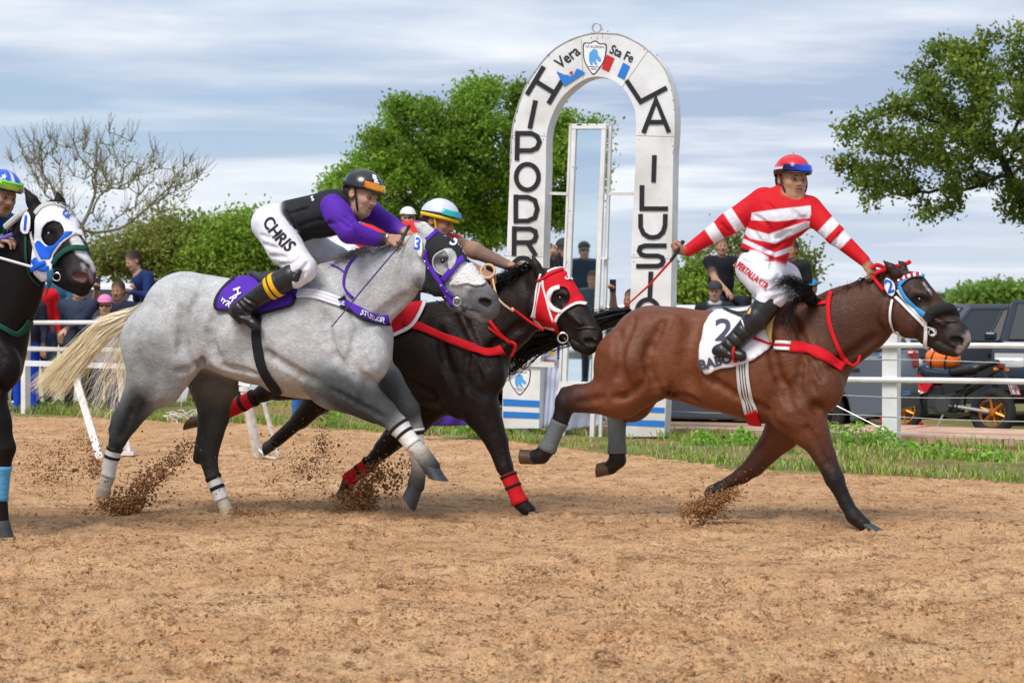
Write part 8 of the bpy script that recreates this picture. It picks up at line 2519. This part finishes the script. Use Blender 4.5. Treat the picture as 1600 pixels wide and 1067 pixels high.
def build_motorcycle():
    c = W(1480, HOR, 29.6); c[2] = -.25
    root = empty('motorcycle', c); tag(root, 'parked motorcycle with orange helmet strapped on its tank and orange rims', 'motorcycle')
    yaw = R(180 - 38); cz, sz = math.cos(yaw), math.sin(yaw)
    T = lambda x, y, z: np.array([c[0] + cz * x - sz * y, c[1] + sz * x + cz * y, c[2] + z - .03 + .06 * y])
    D3 = lambda x, y, z: T(x, y, z) - T(0, 0, 0)
    orange = mat('orange_rim', srgb(214, 130, 36), .35, metal=.5)
    ax = D3(0, 1, 0)
    for x, w in ((.64, .11), (-.64, .14)):
        mb = MB(); mb.torus(T(x, 0, .30), ax, .245, .058 if x > 0 else .068, 32, 10); wl = mb.build('wheel', RUBBER, root, smooth=True)
        mb = MB(); mb.lathe(T(x, 0, .30), ax, [(-.03, .205), (.03, .205), (.03, .18), (-.03, .18), (-.03, .205)], 30)
        for k in range(6):
            a = 2 * math.pi * k / 6 + .2
            mb.tube([T(x + .03 * math.cos(a), 0, .30 + .03 * math.sin(a)), T(x + .19 * math.cos(a + .12), 0, .30 + .19 * math.sin(a + .12))], [.018, .013], 6)
        mb.lathe(T(x, 0, .30), ax, [(-.05, .001), (-.05, .045), (.05, .045), (.05, .001)], 14); mb.build('rim', orange, wl, smooth=True)
        mb = MB(); mb.lathe(T(x, -.055, .30), ax, [(0, .06), (.004, .13), (.006, .13), (.006, .06)], 24); mb.build('brake_disc', CHROME, wl, smooth=True)
    def part(name, m, fn, smooth=True): 
        mb = MB(); fn(mb); return mb.build(name, m, root, smooth=smooth)
    fork = part('fork', mat('fork_gold', srgb(190, 150, 80), .3, metal=.8), lambda m: [m.tube([T(.64, s * .09, .30), T(.42, s * .09, .92)], [.026, .02], 8) for s in (-1, 1)])
    part('front_mudguard', RED_P, lambda m: m.torus(T(.64, 0, .30), ax, .325, .03, 14, 6, R(20), R(150)))
    part('frame', PLASTIC, lambda m: [m.tube([T(.40, 0, .86), T(.28, s * .08, .62), T(.20, s * .1, .34), T(-.18, s * .1, .30), T(-.22, s * .1, .52), T(-.62, s * .08, .74)], .022, 8) for s in (-1, 1)])
    part('swingarm', mat('dull_steel', (0.42, 0.41, 0.39), .45, metal=.7), lambda m: [m.tube([T(-.16, s * .09, .36), T(-.64, s * .1, .30)], .024, 8) for s in (-1, 1)])
    def eng(m):
        m.box(T(.05, 0, .40), (.34, .24, .22), rz=yaw); m.lathe(T(-.02, -.17, .38), ax, [(0, .001), (0, .11), (.34, .11), (.34, .001)], 18)
        for k in range(5): m.box(T(.13, 0, .52 + .022 * k), (.18, .2, .010), rz=yaw)
    part('engine', mat('engine_grey', (0.10, 0.10, 0.105), .4, metal=.6), eng, False)
    part('exhaust', mat('exhaust_steel', (0.30, 0.29, 0.28), .35, metal=.8), lambda m: (m.tube([T(.22, -.1, .48), T(.26, -.14, .3), T(0, -.16, .22), T(-.22, -.18, .28)], .024, 8), m.tube([T(-.22, -.18, .28), T(-.30, -.19, .32), T(-.66, -.21, .50)], [.03, .05, .048], 12)))
    # fairing and tank
    S = SDF(); S.cone(T(.26, 0, .80), T(-.06, 0, .78), .13, .10, n=unit(ax), w=.85); V, F, C = S.mesh(.014); child('tank', V, F, mat('tank_blue_black', srgb(40, 52, 70), .25, coat=.6), root)
    for s in (-1, 1):
        part('side_fairing', RED_P, lambda m: m.prism([T(.42, s * .12, .74), T(.34, s * .14, .76), T(.12, s * .13, .66), T(.22, s * .14, .52), T(.36, s * .15, .56)], ax * s * .02), False)
        part('side_panel', PLASTIC, lambda m: m.prism([T(-.05, s * .12, .68), T(-.36, s * .11, .76), T(-.30, s * .12, .58), T(-.05, s * .13, .52)], ax * s * .02), False)
    S = SDF(); S.cone(T(-.10, 0, .80), T(-.40, 0, .84), .075, .07, n=unit(ax), w=1.4); S.cone(T(-.40, 0, .85), T(-.70, 0, .94), .06, .035, n=unit(ax), w=1.4); V, F, C = S.mesh(.014); child('seat', V, F, LEATHER, root)
    part('tail_unit', PLASTIC, lambda m: m.prism([T(-.45, .06, .80), T(-.74, .04, .92), T(-.76, .04, .86), T(-.5, .06, .70)], ax * -.12), False)
    part('tail_light', TAILL, lambda m: m.box(T(-.765, 0, .89), (.03, .12, .05), rz=yaw), False)
    part('rear_mudguard', PLASTIC, lambda m: m.prism([T(-.72, .05, .86), T(-.90, .05, .60), T(-.92, .05, .58), T(-.78, .05, .84)], ax * -.10), False)
    pl = part('plate', mat('plate_white', (.72, .73, .74), .5), lambda m: m.prism([T(-.90, .11, .66), T(-.90, -.11, .66), T(-.95, -.11, .53), T(-.95, .11, .53)], D3(-.012, 0, -.003)), False)
    mb = MB(); q = [T(-.915, .11, .66), T(-.915, -.11, .66), T(-.965, -.11, .53), T(-.965, .11, .53)]; mb.tube(q + [q[0]], .008, 5, cap=False); mb.build('plate_surround', RED_P, pl)
    for (t, z, s) in (('A088', .615, .075), ('PKT', .565, .055)):
        pts, tris = text2d(t, s, .002); V = [T(-.925 - (.66 - z) * .38, -x, z + y) for x, y in pts]; child('plate_lettering', V, tris, BLACK_PAINT, pl, smooth=False)
    part('handlebar', PLASTIC, lambda m: m.tube(smooth_poly([T(.30, .36, .98), T(.38, .20, 1.0), T(.42, 0, .98), T(.38, -.20, 1.0), T(.30, -.36, .98)], 4), .014, 8))
    for s in (-1, 1):
        part('grip', RUBBER, lambda m: m.tube([T(.31, s * .28, .985), T(.28, s * .40, .975)], .019, 8))
        part('mirror', CHROME, lambda m: (m.tube([T(.36, s * .24, 1.0), T(.38, s * .32, 1.14)], .006, 6), m.lathe(T(.38, s * .34, 1.17), D3(-1, 0, 0.1), [(-.012, .02), (-.01, .05), (.008, .052), (.012, .001)], 16)))
        part('indicator', mat('amber_lens', srgb(226, 130, 30), .2), lambda m: (m.tube([T(-.74, s * .05, .84), T(-.75, s * .14, .84)], .008, 6), m.tube([T(-.75, s * .13, .84), T(-.76, s * .19, .845)], [.024, .018], 8)))
    S = SDF(); S.cone(T(.50, 0, .88), T(.42, 0, .90), .085, .07); V, F, C = S.mesh(.014); child('headlight', V, F, HEADL, root)
    part('shock', CHROME, lambda m: m.tube([T(-.22, 0, .42), T(-.26, 0, .70)], .03, 8))
    part('side_stand', mat('dull_steel', (0.42, 0.41, 0.39), .45, metal=.7), lambda m: m.tube([T(-.02, .12, .28), T(.02, .30, .02)], .012, 6))
    for s in (-1, 1): part('foot_rest', CHROME, lambda m: m.tube([T(-.12, s * .1, .36), T(-.13, s * .24, .36)], .012, 6))
    # orange helmet-like bag strapped to the tank: rests on it, so a thing of its own
    S = SDF(); a, b = T(.14, 0, .96), T(-.06, 0, .97); S.cone(a, b, .135, .12); S.ball(T(.22, -.02, .99), .09, k=.05); V, F, C = S.mesh(.013)
    base = T(.05, 0, .85); o = mesh_obj('helmet_bag', V, F, mat('orange_shell', srgb(236, 112, 24), .35, coat=.4), None, True, base=base); tag(o, 'bright orange helmet strapped on the tank of the motorcycle', 'helmet')
    for x in (.16, -.04):
        mb = MB(); mb.torus(T(x, 0, .955), D3(1, 0, .25), .140, .010, 26, 6); mb.build('strap', PLASTIC, o, smooth=True)
    mb = MB(); mb.tube([T(.24, -.1, 1.02), T(.05, -.12, 1.06), T(-.12, -.11, 1.0)], .011, 6); mb.build('strap', PLASTIC, o, smooth=True)

# ================================================================== banners, sprays
def build_banners():
    def drape(name, label, quad, m, off, nx=26, ny=12, amp=.03, fx=9):
        V = []
        q = [np.array(p, float) for p in quad]
        for j in range(ny + 1):
            for i in range(nx + 1):
                a, b = i / nx, j / ny
                p = (q[0] * (1 - a) + q[1] * a) * (1 - b) + (q[3] * (1 - a) + q[2] * a) * b
                w = AP.U(p[0], p[1], off + amp * (math.sin(a * fx + 2 * b) * (.3 + b) + .5 * math.sin(a * fx * 2.3 + 1 + 4 * b)))
                V.append(w)
        F = [(j * (nx + 1) + i, j * (nx + 1) + i + 1, (j + 1) * (nx + 1) + i + 1, (j + 1) * (nx + 1) + i) for j in range(ny) for i in range(nx)]
        V = np.array(V); base = V.mean(0); base[2] = max(V[:, 2].min(), 0)
        o = mesh_obj(name, V, F, m, None, True, base=base); md = o.modifiers.new('t', 'SOLIDIFY'); md.thickness = .004
        return tag(o, label, 'banner')
    wb = cloth('pale_banner', (0.66, 0.70, 0.86), .7, .3, 10)
    drape('banner', 'pale blue white cloth hanging between arch column and mirror', [(846, 560), (874, 562), (872, 672), (842, 668)], wb, .16)
    drape('banner', 'pale cloth draped low behind the hind leg of the bay', [(868, 630), (936, 626), (940, 664), (866, 676)], wb, .30)
    pb = cloth('purple_banner', srgb(72, 48, 150), .7, .3, 10)
    o = drape('banner', 'purple cloth banner with white edge slumped on the grass left of the arch', [(636, 640), (744, 628), (752, 664), (632, 666)], pb, -.35, amp=.05)
    P = [AP.U(x, y, -.36) for x, y in ((636, 641), (662, 636), (690, 631), (716, 628), (744, 629))]
    mb = MB(); mb.tube(smooth_poly(P, 4), .03, 8); mb.build('edge_roll', WHITE_C, o, smooth=True)
    # small sponsor board with a yellow disc
    root = empty('sponsor_board', AP.U(860, 566, .12)); tag(root, 'small board with yellow disc and brown strip beside the arch column', 'sign')
    arch_sheet('board', [(848, 538), (870, 540), (870, 566), (848, 564)], mat('board_lilac', srgb(176, 186, 222), .6), root, .12, .02)
    arch_sheet('disc', ellipse(862, 551, 4.5, 5, 16), mat('disc_yellow', srgb(220, 178, 60), .6), root, .116, .003)
    arch_sheet('strip', [(849, 561), (868, 562), (868, 565.5), (849, 564.5)], mat('strip_brown', srgb(168, 110, 80), .6), root, .115, .003)

def build_sprays():
    def spray(label, paths, n, r0, r1, seed):
        paths = [(a, int(b * 2.0), c) for a, b, c in paths]
        g = np.random.default_rng(seed); P = []; Rr = []
        for (pts, cnt, sp) in paths:
            C = np.array(smooth_poly([W(*p) for p in pts], 8)); sp0, sp1 = sp
            t = g.random(cnt) ** 1.15; i = t * (len(C) - 1); k = np.minimum(i.astype(int), len(C) - 2); f = (i - k)[:, None]
            q = C[k] * (1 - f) + C[k + 1] * f
            s = (sp0 + (sp1 - sp0) * t)[:, None]
            q = q + g.normal(size=(cnt, 3)) * s * np.array([1, 1.3, .8])
            stray = g.random(cnt) < .12; q[stray] += g.normal(size=(stray.sum(), 3)) * np.array([.14, .1, .09])
            big = g.random(cnt) < .012
            P.append(q); Rr.append((r0 + (r1 - r0) * g.random(cnt) ** 2.6) * (1.25 - .6 * t) * np.where(big, 2.4, 1.0))
        P = np.concatenate(P); Rr = np.concatenate(Rr)
        k = P[:, 2] > .004; P, Rr = P[k], Rr[k]
        V, F = lumps(P, Rr)
        o = mesh_obj('dirt_spray', V, F, SOIL2, None, True, base=np.array([P[:, 0].mean(), P[:, 1].mean(), 0]))
        tag(o, label, 'dirt', kind='stuff')
    D = 15.0
    spray('soil thrown up behind the near hind hoof of the grey', [([(205, 798, D), (180, 788, D), (160, 790, D)], 800, (.035, .045)), ([(210, 785, D), (240, 750, D), (270, 720, D), (298, 694, D)], 900, (.045, .035)), ([(205, 790, D), (215, 760, D), (230, 735, D)], 420, (.05, .05))], 0, .0022, .0095, 1)
    spray('cloud of soil grains left of the running rail support', [([(150, 738, D + .3), (138, 700, D + .3), (118, 668, D + .3)], 420, (.03, .04)), ([(90, 742, D + .3), (70, 728, D + .3), (48, 712, D + .3)], 460, (.08, .10)), ([(110, 735, D), (90, 715, D), (80, 690, D)], 200, (.09, .1))], 0, .0018, .007, 2)
    D = 15.2
    spray('soil kicked up where the black horse plants its foreleg', [([(575, 782, D), (552, 780, D), (530, 782, D)], 900, (.032, .05)), ([(565, 770, D), (580, 745, D), (600, 728, D)], 500, (.04, .04)), ([(600, 760, D), (625, 740, D), (650, 720, D)], 300, (.06, .06))], 0, .0022, .0095, 3)
    spray('fine soil hanging in the air between grey and black horse', [([(470, 735, D), (500, 720, D), (515, 690, D)], 420, (.06, .05)), ([(440, 750, D), (480, 742, D), (540, 745, D)], 300, (.12, .10)), ([(500, 700, D), (505, 670, D), (512, 640, D)], 220, (.03, .03)), ([(420, 720, D), (480, 700, D), (560, 700, D)], 160, (.14, .14))], 0, .0016, .006, 4)
    D = 14.3
    spray('soil bursting round the far fore hoof of the bay', [([(1085, 800, D), (1105, 790, D), (1125, 796, D)], 900, (.035, .04)), ([(1110, 788, D), (1130, 776, D), (1152, 768, D)], 620, (.03, .025)), ([(1100, 795, D), (1080, 798, D), (1062, 802, D)], 300, (.03, .03))], 0, .0020, .0085, 5)
    spray('low soil spill trailing the far hind hoof of the grey', [([(362, 806, 14.9), (390, 806, 14.9), (424, 804, 14.9)], 360, (.03, .025))], 0, .0024, .008, 6)

# ================================================================== build
build_track(); build_field(); build_trees(); build_fences(); build_arch(); build_vehicles()
GREY = grey_horse(); BAY = bay_horse(); BLACK = black_horse(); DARK = dark_horse()
purple_rider(GREY); red_rider(BAY); far_rider(BLACK); blue_rider(DARK)
build_motorcycle(); build_banners(); build_spectators()
build_clods(); build_grass(); build_sprays()
